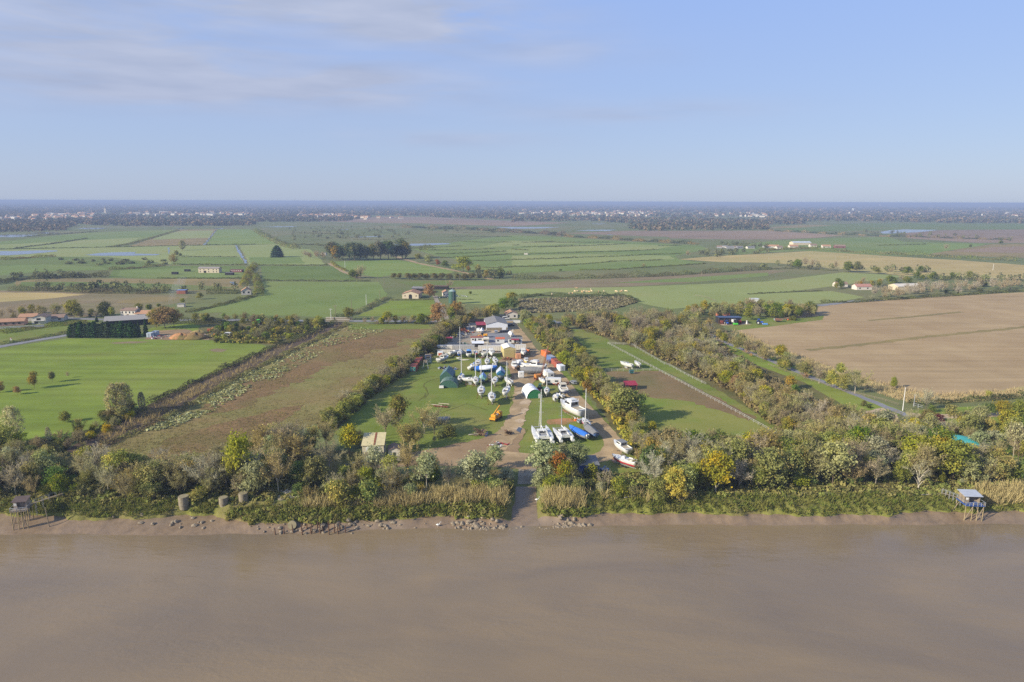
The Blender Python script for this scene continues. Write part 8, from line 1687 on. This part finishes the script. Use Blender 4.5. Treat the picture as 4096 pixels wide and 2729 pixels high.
def bird(v, z, label):
    p = P(v, z); m = MB().loft([[(-.3 + .14 * i, r * math.cos(a), .5 + r * math.sin(a) * 1.1) for a in np.linspace(0, 6.28, 9)[:-1]] for i, r in enumerate((.02, .1, .15, .13, .07))], closed=True); m.tube([(.24, 0, .52), (.34, 0, .75), (.42, 0, .95), (.5, 0, .97), (.66, 0, .93)], [.07, .05, .045, .05, .008], 6); m.tube([(0, .05, .42), (.02, .05, 0)], .015, 4).tube([(0, -.05, .42), (.02, -.05, 0)], .015, 4)
    o = m.build('egret', WHT); o.location = p; o.scale = (1.5,) * 3; tag(o, label, 'bird')
bird((1006, 1212), -4.0, 'white egret standing at the water edge'); bird((1233, 1154), -1.2, 'white egret among the reeds right of the slipway')
# ------------------------------------------------------------------ paddocks and right side
fence([A(2, 880, 1372), B(2, 1150, 0), B(2, 1500, 185), B(2, 1940, 420), B(2, 2354, 650), B(3, 60, 690), B(3, 300, 800)], 'long white post-and-rail fence dividing the paddock and the grass strip')
fence([A(2, 880, 1372), A(2, 1100, 1384), A(2, 1180, 1432), A(2, 1400, 1562), B(2, 1450, 60), B(2, 1620, 155), B(2, 1785, 235)], 'white rail fence on the wood side of the grass strip', step=4)
fence([B(2, 860, 104), B(2, 1080, 104), B(2, 1330, 100)], 'white cross fence between upper and lower paddock')
fence([A(2, 1680, 930), A(2, 1780, 945), A(2, 1880, 985)], 'thin rail fence around the small pasture by the cattle', step=4, h=1.2, mat=WOOD)
fence([B(3, 2, 52), B(3, 330, 175), B(3, 700, 295), B(3, 1080, 385), B(3, 1200, 425)], 'timber fence along the lower side of the lane', step=4, h=1.1, mat=WOOD)
flat('field_shelter', B(2, 1098, 278), 6, 4.6, 3.6, 2.0, pm('orange_brown_boards', g(150, 100, 70), .9), BRED, 'red-roofed timber horse shelter in the bare paddock', 'shelter', slope=.7, over=.3, doors=(('S', .6, .9, 2.6, 1.7, DARKW),))
e = root('feed_trough', B(2, 1098, 128), 4, 'teal hay feeder at the cross fence', 'feeder'); MB().bbox(-.9, .9, -.6, .6, .3, 1.1).build('body', pm('teal_paint', g(44, 100, 96), .6), e); MB().bbox(-1.1, 1.1, -.8, .8, 1.5, 1.62).build('roof', pm('teal_paint', g(44, 100, 96), .6), e); [MB().bbox(x - .05, x + .05, y - .05, y + .05, 0, 1.5).build('post', GRY, e) for x in (-.95, .95) for y in (-.65, .65)]
e = root('football_goal', A(2, 600, 1475), 12, 'small goal frame in the upper paddock by the hedge', 'goal'); MB().tube([(-1.5, 0, 0), (-1.5, 0, 2), (1.5, 0, 2), (1.5, 0, 0)], .06, 5).build('frame', WHT, e)
p = P(B(3, 1745, 815)); e = empty('covered_tank', p, 0, 'round tank under a domed turquoise cover behind the bank trees', 'tank'); MB().cyl((0, 0, 0), 6.5, 1.6, 36).build('wall', CONC, e)
MB().loft([[(6.7 * math.cos(q) * math.cos(a), 6.7 * math.sin(q) * math.cos(a), 1.5 + 2.2 * math.sin(a)) for q in np.linspace(0, 6.283, 37)[:-1]] for a in np.linspace(0, 1.45, 7)], closed=True).build('cover', TURQ, e, smooth=True)
e = fl('machinery_shed', A(2, 2000, 1186), -1, 14.0, 7.0, 4.2, DARKW, SKYB, 'open-fronted machinery shed with a blue roof edge', 'shed', slope=-.5, over=.4)
MB().box((0, -.62, 4.0), (14.8, .1, .6)).build('fascia', SKYB, e); [MB().bbox(x - .15, x + .15, -.12, -.05, 0, 3.9).build('post', BRWN, e) for x in (-6.8, -3.4, 0, 3.4, 6.8)]
tractor(A(2, 2275, 1190), -12, pm('blue_machine_paint', g(44, 90, 186), .5), 'blue tractor parked right of the machinery shed', WHT, 1.25)
tractor(A(2, 1975, 1192), -80, pm('blue_machine_paint', g(44, 90, 186), .5), 'blue tractor nose-out in the second bay of the machinery shed', WHT, 1.0)
e = root('harvester', A(2, 2045, 1192), -90, 'white and lime green harvester in the third bay of the machinery shed', 'harvester'); MB().bbox(-3, 1, -1.3, 1.3, 1.0, 3.0).build('body', WHT, e, bevel=.1); MB().bbox(1.0, 2.2, -1.0, 1.0, 1.6, 3.3).build('cab', GLS, e); MB().bbox(1.4, 2.6, -1.4, 1.4, .3, 1.2).build('header', LIMEG, e); [MB().wheel((x, s * 1.3, .8), .8, .5).build('wheel', BLK, e) for x in (.6, -2.2) for s in (-1, 1)]
for x, m, lb in ((1926, OXID, 'rust-red seed hopper in the first bay of the machinery shed'), (2092, REDP, 'red plough in the last bay of the machinery shed')):
    e = root('farm_implement', A(2, x, 1190), 0, lb, 'implement'); MB().loft([[(-1.0, -.5, 2.2), (1.0, -.5, 2.2), (1.0, .7, 2.2), (-1.0, .7, 2.2)], [(-.5, -.2, .9), (.5, -.2, .9), (.5, .4, .9), (-.5, .4, .9)]], closed=True).build('hopper', m, e); [MB().tube([(s * .9, -.3, 2.0), (s * .9, -.4, 0)], .09, 5).build('leg', m, e) for s in (-1, 1)]; MB().tube([(-1.1, -.45, .25), (1.1, -.45, .25)], .12, 6).build('axle', m, e)
e = root('rotary_harrow', A(2, 2325, 1194), -10, 'pale blue harrow in front of the parked blue tractor', 'implement'); MB().bbox(-1.5, 1.5, -.6, .6, .5, .8).build('frame', pm('light_blue_paint', g(96, 150, 210), .5), e); MB().tube([(-1.6, -.7, .35), (1.6, -.7, .35)], .32, 9).build('roller', pm('light_blue_paint', g(96, 150, 210), .5), e)
e = root('farm_trailer', A(3, 95, 1168), -4, 'brown tipping trailer with a grey end behind the ploughed field', 'trailer'); MB().bbox(-2.6, 2.0, -1, 1, .9, 1.9).build('body', pm('brown_trailer', g(136, 96, 76), .8), e); MB().bbox(-2.7, -2.61, -1, 1, .9, 2.2).build('tailgate', SLV, e); [MB().wheel((x, s * .95, .45), .45, .3).build('wheel', BLK, e) for x in (-.8, .3) for s in (-1, 1)]
e = root('feed_silo', A(2, 2158, 1188), 0, 'white slim sack on a stand right of the machinery shed', 'sack'); MB().cyl((0, 0, 0), .55, 1.7, 10, r2=.35).cyl((0, 0, 1.7), .35, .5, 10, r2=.5).build('sack', WHT, e)
gable('brick_cottage', A(2, 1945, 1115), 4, 9, 7, 3.0, 2.0, pm('red_brick', g(176, 110, 78), .9, dirt=.2), TERR2, 'red brick cottage hidden in the trees behind the machinery shed', 'house', wins=(('S', -2.5, 1.6, 1.1, 1.3), ('S', 1, 1.6, 1.1, 1.3)))
heap(A(2, 2120, 1178), 2.4, 1.0, 'rusty harrows beside the machinery shed', [RUST, BRWN], 21); heap(A(3, 150, 1150), 4.0, .8, 'orange implements under the copse edge', [ORG, RUST, GRY], 22)
pole(B(3, 1238, 468), h_of(B(3, 1238, 468), B(3, 1238, 255)[1]), 'tall white pole at the corner of the lane', 0, WHT); pole(B(3, 1340, 420), 4.5, 'short grey pole beside the garden gate', 0, SLV)
pole(A(2, 1368, 1190), h_of(A(2, 1368, 1190), A(2, 1368, 1085)[1]), 'utility pole with a white lamp in the upper wood', 1)
fence([B(3, 1340, 435), B(3, 1420, 455)], 'blue-grey mesh gate fence by the garden', step=2, h=1.6, mat=SLV, rails=2)
# ------------------------------------------------------------------ cattle
m_cow = pm('cream_hide', g(232, 206, 166), .9, dirt=.15); m_cow2 = pm('tan_hide', g(208, 170, 124), .9, dirt=.15)
def cow_mesh(name, m, graze):
    b = MB(); R = [(-1.05, .06, .98), (-1.0, .26, 1.02), (-.6, .33, 1.0), (0, .36, .96), (.55, .34, 1.0), (.85, .24, 1.08)]
    b.loft([[(x, r * math.cos(a), z + r * 1.15 * math.sin(a)) for a in np.linspace(0, 6.283, 11)[:-1]] for x, r, z in R], closed=True)
    hz_ = .45 if graze else 1.35; b.tube([(.8, 0, 1.12), (1.15, 0, (1.2 + hz_) / 2 + .05), (1.35, 0, hz_ + .12), (1.62, 0, hz_ - .08), (1.75, 0, hz_ - .16)], [.24, .17, .15, .11, .07], 8)
    for s in (-1, 1):
        b.tube([(1.3, s * .1, hz_ + .2), (1.28, s * .28, hz_ + .22)], [.05, .02], 4)
        b.tube([(.65, s * .2, .9), (.66, s * .2, .45), (.64, s * .2, 0)], [.13, .075, .06], 6); b.tube([(-.75, s * .22, 1.0), (-.62, s * .22, .72), (-.86, s * .22, .42), (-.84, s * .22, 0)], [.19, .13, .075, .06], 6)
    b.tube([(-1.05, 0, 1.2), (-1.14, 0, .6)], [.04, .03], 4); o = b.build(name, m, smooth=True); return o
c0, c1 = cow_mesh('cow', m_cow, True), cow_mesh('cow', m_cow2, False)
for i, (x, y) in enumerate(((595, 866), (578, 895), (606, 893), (645, 902), (664, 892), (690, 898), (710, 900), (732, 893), (726, 876), (795, 900), (845, 895), (957, 896), (1002, 898), (1013, 888), (1046, 893), (556, 914), (530, 914), (368, 920), (640, 896))):
    src = c0 if i % 3 else c1; o = src if i in (0, 1) and src.location.length == 0 else src.copy()
    if o is not src: C.objects.link(o)
    p = P(A(2, x, y)); o.location = (p.x, p.y, .06); o.rotation_euler.z = rs.random() * 6.28; o.scale = (1.1,) * 3
    tag(o, 'pale cream cow grazing in the bright pasture beyond the brown scrub field' if i % 3 else 'tan cow with raised head among the cream herd', 'cow', 'cattle in the far pasture')
# ------------------------------------------------------------------ farm with the arched door, far farms, left village
W_ = lambda *a: a
e = gable('stone_barn', A(1, 1420, 955), -4, 13, 14, 3.7, 2.0, STON, TERRA, 'pale stone barn with a terracotta roof and arched door', 'barn', axis='y', wins=(('S', -4.2, 2.2, .7, 1.0), ('S', 4.6, 2.2, .7, 1.0)), doors=(('S', 0, 1.2, 2.6, 2.4, DARKW),)); b = MB(); b.add([(1.3 * math.cos(a), -.07, 2.4 + 1.0 * math.sin(a)) for a in np.linspace(0, 3.1416, 10)], [tuple(range(10))]); b.build('door_arch', DARKW, e)
gable('hay_barn', A(1, 1495, 905), -4, 11, 9, 4.0, 1.0, DARKW, FIBC, 'open hay barn with grey roof behind the stone barn', 'barn'); gable('farmhouse', A(1, 1750, 935), 10, 5.5, 8, 3.2, 1.4, REND, TERRA, 'farmhouse with pinkish walls beside the green silo', 'house', axis='y', wins=(('S', -1.8, 1.6, 1, 1.2), ('S', 1.8, 1.6, 1, 1.2))); flat('cattle_shed', A(1, 1700, 870), -3, 12, 7, 2.6, DARKW, BRWN, 'long low dark cattle shed behind the farm', 'shed')
p = P(A(1, 1805, 1003)); e = empty('grain_silo', p, 0, 'tall green corrugated grain silo with a domed cap', 'silo'); hs_ = h_of(A(1, 1805, 1003), A(1, 1805, 885)[1]); b = MB()
for k in range(14): b.cyl((0, 0, hs_ * k / 14), 2.75 if k % 2 else 2.69, hs_ / 14, 26)
b.build('wall', SGRN, e); MB().cyl((0, 0, hs_), 2.85, 1.3, 26, r2=.4).build('roof', pm('silo_cap', g(146, 168, 160), .5), e); MB().tube([(1.0, -2.75, 0), (1.0, -2.75, hs_), (.4, -.5, hs_ + 2.2)], .1, 5).build('ladder', SLV, e)
heap(A(1, 1880, 938), 3.5, 2.2, 'white caravans and clutter right of the green silo', [WHT, GRY], 31, n=20); heap(A(1, 1735, 945), 3.0, 1.8, 'farm clutter between farmhouse and drive', [GRY, WHT, SGRN], 32, n=20)
gable('long_stone_farmhouse', A(0, 1920, 718), -2, 22, 7, 4.8, 1.3, STON, pm('grey_tile_roof', g(150, 142, 134), .9), 'long stone farmhouse with two storeys in the far pastures', 'house', wins=[('S', x, z, .9, 1.1) for x in (-9, -5, 0, 5, 8.5) for z in (1.3, 3.5)], doors=(('S', -4.0, 1.2, 2.6, 2.2, DARKW),))
flat('brick_stable', A(0, 2170, 712), -2, 13, 5, 2.6, pm('dark_brick', g(130, 84, 76), .9), pm('dark_red_roof', g(120, 70, 66), .8), 'long dark red stable right of the long stone farmhouse', 'stable', wins=[('S', x, 1.7, .8, .6, WHT) for x in (-5, -3, -1, 1, 3, 5)]); flat('field_hut', A(0, 2105, 738), 0, 8, 4, 2.4, DARKW, FIBC, 'dark hut below the long stone farmhouse', 'hut'); flat('field_hut', A(0, 1603, 732), 0, 5.8, 3.5, 2.2, DARKW, DARKW, 'black field hut left of the long stone farmhouse, lower one', 'hut'); flat('field_hut', A(0, 1717, 705), 0, 5.4, 3.5, 2.0, DARKW, DARKW, 'black field hut left of the long stone farmhouse, upper one', 'hut')
gable('gable_cottage', A(0, 2265, 920), 18, 7.5, 8, 3.2, 2.4, REND, TERRA, 'small white gabled cottage with orange roof by the far road', 'house', axis='y', wins=(('S', -1.8, 2.0, 1.2, 1.4), ('S', 1.8, 2.0, 1.2, 1.4)), chim=(2, 4))
flat('red_shed', A(0, 1665, 912), 4, 7, 5, 3.0, pm('brick_shed', g(150, 96, 76), .9), LBLU, 'brick shed with a pale blue roof in the garden scrub', 'shed'); flat('white_cabin', A(0, 1662, 1034), 10, 4.6, 4, 2.2, REND, FIBC, 'small white cabin with pale roof left of the long hedge', 'cabin')
e = gable('white_farmhouse', A(0, 1180, 1132), -3, 9.8, 8, 4.8, 1.2, REND, TERR2, 'white two-storey farmhouse by the country road', 'house', wins=[('S', x, z, .8, 1.2, GRY) for x in (-3.6, -1.2, 1.2, 3.6) for z in (1.3, 3.6)], chim=(4.2, 4), doors=(('S', -.2, 1.2, 1.3, 2.3),)); gable('farmhouse_wing', A(0, 1330, 1135), -3, 13, 8, 2.9, 1.7, REND, TERRA, 'white farmhouse wing with terracotta roof right of the two-storey part', 'house', wins=(('S', -4, 1.8, 1.2, 1.4), ('S', 4, 1.8, 1.2, 1.4)))
gable('farm_barn', A(0, 1190, 1205), 24, 26, 13, 3.6, 1.9, DARKW, pm('pale_barn_roof', g(156, 152, 146), .85, dirt=.15), 'large farm barn with pale grey roof behind the conifers', 'barn')
gable('bungalow', A(0, 90, 1205), 20, 15, 8, 2.5, 1.4, pm('pinkish_render', g(190, 150, 128), .9), TERRA, 'long terracotta-roofed bungalow at the left edge', 'house', wins=[('S', x, 1.4, 1.2, 1.0) for x in (-5, -2, 2, 5)]); e = gable('white_gable_house', A(0, 360, 1190), 14, 7.6, 9, 4.2, 1.3, REND, TERR2, 'white gable-fronted house with a balcony beside the bungalow', 'house', axis='y', wins=(('S', 0, 3.1, 2.2, 1.3, GRY), ('S', -1.5, 1.3, 2.0, 2.0))); MB().bbox(-3.2, 3.2, -1.1, -.04, 2.1, 2.25).build('balcony', WHT, e)
gable('bungalow', A(0, 500, 1165), 16, 10.5, 8, 2.4, 1.5, REND, TERR2, 'hip-shaped brown-roofed bungalow right of the balcony house', 'house', wins=(('S', -3, 1.5, 1.4, 1.0), ('S', 3, 1.5, 1.4, 1.0))); gable('bungalow', A(0, 255, 1165), 16, 9.5, 8, 2.9, 1.5, REND, TERRA, 'terracotta roof between the long bungalow and the balcony house', 'house')
e = root('garden_wall', A(0, 190, 1228), 22, 'long white wall in front of the bungalows', 'wall'); MB().bbox(-14, 12, 0, .3, 0, 1.3).build('wall', WALLW, e); MB().bbox(-14.1, 12.1, -.05, .35, 1.3, 1.4).build('coping', REND, e)
e = root('road_sign', A(0, 105, 1355), 8, 'small red and white road sign beside the country road', 'sign'); MB().tube([(0, 0, 0), (0, 0, 2.2)], .06, 6).build('post', SLV, e); MB().tube([(0, -.05, 2.1), (0, -.09, 2.1)], .45, 16).build('plate', REDP, e); MB().tube([(0, -.10, 2.1), (0, -.12, 2.1)], .3, 16).build('plate_centre', WHT, e); MB().bbox(-.5, .5, -.07, -.03, .9, 1.5).build('lower_plate', WHT, e)
e = car(A(0, 2085, 1300), 175, WHT, 'white van parked by the earth heaps of the farm yard', 5.2, 2.0, 2.2, True, cat='van', name='parked_van')
for i, (x, y, lb) in enumerate(((1370, 1312, 'pale box trailer nearest the cypress'), (1418, 1298, 'second pale box trailer by the cypress'))): container(A(0, x, y), 5, 2.6, 4, 2.4, pm('pale_box', g(190, 200, 206), .7), lb, name='storage_box', cat='box', group='storage boxes of the farm yard')
heap(A(0, 1470, 1315), 4, 1.4, 'white and red junk heap in the farm yard', [WHT, REDP, GRY, BLK], 41, n=34); heap(A(0, 1960, 1295), 4, 1.4, 'timber and orange junk near the white van', [WOOD, ORG, GRY], 42, n=30)
def mound(v, r, h, m, label):
    e = P(v); b = MB(); b.loft([[(rr * r * math.cos(a) * 1.6 * (1 + .15 * math.sin(a * 3)), rr * r * math.sin(a), hh * h * (1 + .2 * math.sin(a * 4 + rr * 5))) for a in np.linspace(0, 6.283, 25)[:-1]] for rr, hh in ((1, -.02), (.8, .35), (.5, .75), (.2, .98), (.02, 1.0))], closed=True); o = b.build('earth_heap', m, smooth=True); o.location = (e.x, e.y, .03); tag(o, label, 'earth heap')
mound(A(0, 1668, 1318), 4.5, 2.6, m_redd, 'orange earth heap in the farm yard'); mound(A(0, 1800, 1320), 5, 3.0, m_brown, 'dark brown earth heap right of the orange one'); mound(A(0, 1830, 1272), 3.4, 1.6, m_straw, 'pale earth heap behind the dark one')
e = root('excavator', A(0, 1925, 1262), 20, 'small orange excavator among the earth heaps', 'excavator'); MB().bbox(-1, 1, -.9, -.4, 0, .5).bbox(-1, 1, .4, .9, 0, .5).build('track', BLK, e); MB().bbox(-1, .6, -.8, .8, .6, 1.8).build('body', ORG, e); MB().tube([(.6, 0, 1.2), (2.2, 0, 2.6), (3.4, 0, .8)], .18, 5).build('arm', ORG, e)
tractor(A(1, 15, 1205), 180, LIMEG, 'lime green tractor in the scrub clearing by the road', WHT, 1.5); heap(A(1, 75, 1202), 2.5, 1.0, 'grey mower behind the lime green tractor', [GRY, WHT], 43, n=14)
# road bridge
e = root('bridge_parapet', A(1, 750, 1166), -1, 'pale bridge parapet on the country road, near side', 'parapet', 'bridge parapets'); MB().bbox(-7.5, 7.5, 0, .4, 0, 1.3).build('wall', CONC, e); MB().bbox(-7.6, 7.6, -.05, .45, 1.3, 1.45).build('coping', REND, e)
e = root('bridge_parapet', A(1, 765, 1148), -1, 'pale bridge parapet on the country road, far side', 'parapet', 'bridge parapets'); MB().bbox(-8.5, 8.5, 0, .4, 0, 1.3).build('wall', CONC, e); MB().bbox(-8.6, 8.6, -.05, .45, 1.3, 1.45).build('coping', REND, e)
for (k, x, y, t_, ar, lb) in ((1, 691, 1150, 1048, 1, 'white utility pole at the road bridge'), (1, 732, 1135, 1015, 2, 'double-armed utility pole behind the road bridge'), (1, 880, 1065, 963, 0, 'grey pole left of the field hedge'), (1, 1015, 1010, 915, 0, 'white pole on the field hedge'), (1, 1141, 960, 875, 0, 'leaning pole near the arched-door barn'), (1, 1701, 1165, 1045, 1, 'white pole at the foot of the farm drive'),
                             (0, 1712, 1080, 985, 1, 'pole beside the long hedge behind the rust oaks'), (0, 880, 1135, 1080, 2, 'double-armed pole on the country road by the farmhouse'), (0, 490, 1105, 1050, 0, 'pole behind the bungalow roofs'), (1, 819, 668, 605, 0, 'lone white pole in the bright far pasture'), (3, 2068, 695, 632, 0, 'lone white pole in the tan crop field'), (2, 1743, 750, 682, 0, 'grey pole in front of the long tall hedge'), (1, 345, 465, 428, 0, 'tiny pole by the far canal trees'), (1, 1120, 798, 730, 0, 'pole at the end of the straight hedge'), (1, 1180, 830, 735, 0, 'second pole at the end of the straight hedge'), (1, 1875, 790, 720, 0, 'pole in the hedge row beyond the farm')):
    pole(A(k, x, y), max(4, h_of(A(k, x, y), A(k, x, t_)[1])), lb, ar, WHT if 'white' in lb else None, r=.2)
# pink-roofed house, hall, hamlet
gable('pink_roofed_house', A(3, 885, 875), 4, 14, 8, 2.9, 1.9, REND, pm('pink_tiles', g(176, 128, 112), .9), 'house with a pinkish tiled roof beside the dark evergreens', 'house', wins=(('S', -4, 1.5, 1.2, 1.1), ('S', 3, 1.5, 1.2, 1.1))); gable('white_hall', A(3, 1320, 880), 8, 26, 13, 3.6, 1.7, STON, pm('cream_hall_roof', g(214, 206, 190), .8), 'large pale hall with a cream roof in the bare wood', 'hall'); gable('pink_roofed_house', A(3, 680, 848), 2, 10.5, 7, 2.8, 1.6, REND, TERR2, 'second house with a brown roof left of the pink-roofed one', 'house')
for i, (x, y, w, lb) in enumerate(((45, 490, 34, 'far farmhouse at the left of the hamlet'), (110, 500, 18, 'far cream house in front of the hamlet'), (240, 490, 26, 'far house behind the red tree of the hamlet'), (420, 480, 20, 'far white shed right of the hamlet'), (540, 490, 24, 'far pale house near the red-roofed shed'), (665, 490, 30, 'far dark red shed at the end of the hamlet'))):
    gable('hamlet_house', A(3, x, y), (i * 37) % 20 - 10, w * .56, 8, 3.2, 2.2, REND if i != 5 else pm('dark_brick', g(130, 84, 76), .9), TERRA if i % 2 == 0 else TERR2, lb, 'house', wins=(('S', -w * .15, 1.6, 1.1, 1.2), ('S', w * .15, 1.6, 1.1, 1.2)))
gable('hamlet_barn', A(3, 315, 462), 3, 33, 16, 4.2, 2.0, STON, pm('pale_blue_roof', g(196, 204, 210), .7), 'wide far barn with a pale blue-white roof', 'barn')
for i, (x, y, w) in enumerate(((1905, 490, 20), (1960, 488, 24), (2010, 495, 30), (2060, 492, 22), (2100, 495, 26), (2200, 495, 34), (2345, 490, 26))): gable('hamlet_shed', A(2, x, y), i * 7 - 20, w * .4, 6, 2.6, 1.4, REND if i % 2 else GRY, FIBC if i % 3 else TERR2, 'small far shed in the row left of the hamlet', 'shed', group='far sheds left of the hamlet')
flat('field_hut', A(2, 128, 550), 0, 5, 3.5, 2.2, REND, FIBC, 'tiny white hut alone in the marsh strips', 'hut'); flat('white_marquee', A(2, 2240, 985), 3, 6.4, 5, 2.2, WHT, WHT, 'white flat-roofed tent beyond the machinery shed copse', 'tent')
flat('grove_house', A(1, 620, 556), 0, 6.5, 6, 3.4, REND, FIBC, 'white house glimpsed left of the dark grove', 'house')
# far town: simple houses, copies of six
protos = []
for i, (w, d, h, rh, wl, rf) in enumerate(((16, 10, 5, 3, REND, TERRA), (22, 11, 6, 3, CRM, TERRA), (14, 10, 7, 3, REND, TERR2), (30, 14, 7, 3, REND, FIBC), (18, 12, 5, 3, STON, TERRA), (46, 22, 7, 2, REND, REND))):
    b = MB(); b.loft([[(-w / 2, -d / 2, 0), (-w / 2, d / 2, 0), (-w / 2, d / 2, h), (-w / 2, 0, h + rh), (-w / 2, -d / 2, h)], [(w / 2, -d / 2, 0), (w / 2, d / 2, 0), (w / 2, d / 2, h), (w / 2, 0, h + rh), (w / 2, -d / 2, h)]], 0, closed=True)
    for s in (-1, 1): b.loft([[(-w / 2 - .5, s * (d / 2 + .6), h - .2), (-w / 2 - .5, 0, h + rh + .1), (-w / 2 - .5, 0, h + rh + .4), (-w / 2 - .5, s * (d / 2 + .6), h + .1)], [(w / 2 + .5, s * (d / 2 + .6), h - .2), (w / 2 + .5, 0, h + rh + .1), (w / 2 + .5, 0, h + rh + .4), (w / 2 + .5, s * (d / 2 + .6), h + .1)]], 1, closed=True)
    me = bpy.data.meshes.new('town_house'); me.from_pydata(b.v, [], b.f); me.materials.append(wl); me.materials.append(rf); me.polygons.foreach_set('material_index', b.m); protos.append(me)
rt = random.Random(31); NT = 0
for pts_, n, where in ((A_(0, [(0, 215), (300, 205), (330, 255), (0, 245)]), 14, 'at the left edge of the far town'), (A_(0, [(310, 192), (860, 180), (860, 235), (310, 250)]), 62, 'in the far left town below the church spire'), (A_(0, [(1150, 175), (1900, 178), (1900, 205), (1150, 200)]), 40, 'in the far village strip right of the spire'), (A_(0, [(1850, 170), (2354, 180), (2354, 205), (1850, 205)]), 26, 'in the far village strip below the slim water tower'),
                       (A_(1, [(370, 195), (900, 200), (900, 220), (370, 215)]), 26, 'in the far terracotta-roofed village'), (A_(1, [(920, 215), (1400, 218), (1400, 232), (920, 232)]), 8, 'in the last houses of the terracotta-roofed village'), (A_(2, [(70, 150), (940, 165), (940, 210), (640, 205), (70, 185)]), 62, 'in the far town right of centre'), (A_(2, [(920, 150), (1340, 165), (1330, 208), (940, 205)]), 36, 'in the far town beside the long white sheds'), (A_(2, [(1640, 165), (2354, 180), (2354, 215), (1800, 212)]), 26, 'in the far right village'), (A_(3, [(20, 120), (900, 130), (2300, 140), (2300, 225), (900, 215), (300, 190)]), 34, 'scattered through the far right woods')):
    for p in vscatter(pts_, n, rt):
        i = rt.choice((0, 0, 1, 1, 2, 2, 4, 4, 3)) if NT % 26 else 5
        o = bpy.data.objects.new('town_house', protos[i]); C.objects.link(o); o.location = (p.x, p.y, 2.5 + rt.random() * 4); o.rotation_euler.z = rt.uniform(-.7, .7); NT += 1
        o.scale = (.85, .85, 1.05)
        tag(o, ('wide white far industrial hall ' if i == 5 else 'small pale far house ') + where, 'house', 'distant houses ' + where)
def water_tower(v, top, r, label, m=WHT):
    p = P(v); h = h_of(v, top) if True else 30; h = min(h, 60); e = empty('water_tower', (p.x, p.y, 0), 0, label, 'water tower', 'far water towers'); MB().cyl((0, 0, 0), r * .5, h * .62, 14).build('shaft', m, e); MB().cyl((0, 0, h * .62), r * .55, h * .14, 16, r2=r).cyl((0, 0, h * .76), r, h * .24, 16).build('tank', m, e)
water_tower(A(0, 2181, 106), A(0, 2181, 74)[1], 7, 'slim white water tower above the far left forest'); water_tower(A(3, 783, 162), A(3, 783, 125)[1], 10, 'white bulb water tower in the far right woods'); water_tower(A(3, 1030, 112), A(3, 1030, 86)[1], 12, 'far water tower breaking the right horizon', CRM); water_tower(A(3, 2040, 132), A(3, 2040, 110)[1], 12, 'far cream water tower at the right edge', CRM)
e = root('church_spire', A(0, 972, 170), 0, 'grey church spire of the far left town', 'church'); MB().bbox(-5, 5, -5, 5, 0, 28).build('tower', STON, e); MB().loft([[(-5.2, -5.2, 28), (5.2, -5.2, 28), (5.2, 5.2, 28), (-5.2, 5.2, 28)], [(-.2, -.2, 50), (.2, -.2, 50), (.2, .2, 50), (-.2, .2, 50)]], closed=True).build('spire', FIBC, e)
# chimney smoke of a garden fire
sm = MB().loft([[(x + rr * math.cos(a), y + rr * math.sin(a), z) for a in np.linspace(0, 6.283, 13)[:-1]] for x, y, z, rr in ((0, 0, 0, .8), (1, .6, 4, 2.0), (3, 2, 9, 3.4), (6, 4, 15, 4.6), (9, 6, 20, 3.0))], closed=True).build('smoke', [bpy.data.materials.new('smoke_air')], kind='stuff', smooth=True); sm.location = P(A(0, 1560, 1012))
t = sm.data.materials[0]; t.use_nodes = True; t = t.node_tree; t.nodes.clear(); pv = N(t, 'ShaderNodeVolumePrincipled'); pv.inputs['Color'].default_value = (.75, .85, 1, 1); pv.inputs['Density'].default_value = .012; o_ = N(t, 'ShaderNodeOutputMaterial'); t.links.new(pv.outputs[0], o_.inputs['Volume'])
# ------------------------------------------------------------------ past 300 of a kind the smallest in view join one mass
def fold(names, limit, massname):
    roots = [o for o in C.objects if o.parent is None and o.name.split('.')[0] == names]
    if len(roots) <= limit: return
    def sz(o):
        q = project(o.location + Vector((0, 0, o.scale.z * .6))); d = (o.location - Vector((0, 0, CAM_H))).length
        return (o.scale.z / d) * (1 if -60 < q[0] < 2415 else .01)
    roots.sort(key=sz, reverse=True); V, Fc, Tn, Pt, Mi, mats, off = [], [], [], [], [], [], 0
    bpy.context.view_layer.update()
    for o in roots[limit:]:
        for c in [o] + list(o.children):
            if c.type != 'MESH' or c.name.startswith('trunk'): continue
            me = c.data; n = len(me.vertices); co = np.empty(n * 3, np.float32); me.vertices.foreach_get('co', co); co = co.reshape(-1, 3)
            Mx = np.array(c.matrix_world); co = co @ Mx[:3, :3].T + Mx[:3, 3]; f = np.empty(len(me.loops), np.int32); me.loops.foreach_get('vertex_index', f)
            nf = len(me.polygons); a = np.empty(nf, np.float32); b = np.empty(nf, np.float32); me.attributes['tone'].data.foreach_get('value', a); me.attributes['patch'].data.foreach_get('value', b)
            mt = c.material_slots[0].material
            if mt not in mats: mats.append(mt)
            V.append(co); Fc.append(f.reshape(-1, 4) + off); Tn.append(a); Pt.append(b); Mi.append(np.full(nf, mats.index(mt), np.int32)); off += n
        for c in list(o.children): bpy.data.objects.remove(c)
        bpy.data.objects.remove(o)
    me = np_mesh(massname, np.concatenate(V), np.concatenate(Fc), None, {'tone': np.concatenate(Tn), 'patch': np.concatenate(Pt)})
    for m in mats: me.materials.append(m)
    me.polygons.foreach_set('material_index', np.concatenate(Mi)); add_obj(massname, me, kind='stuff')
for nm in ('bare_tree', 'twiggy_tree', 'leafy_tree', 'autumn_tree', 'willow_tree', 'bush', 'thicket'): fold(nm, 296, nm.split('_')[0] + '_undergrowth')
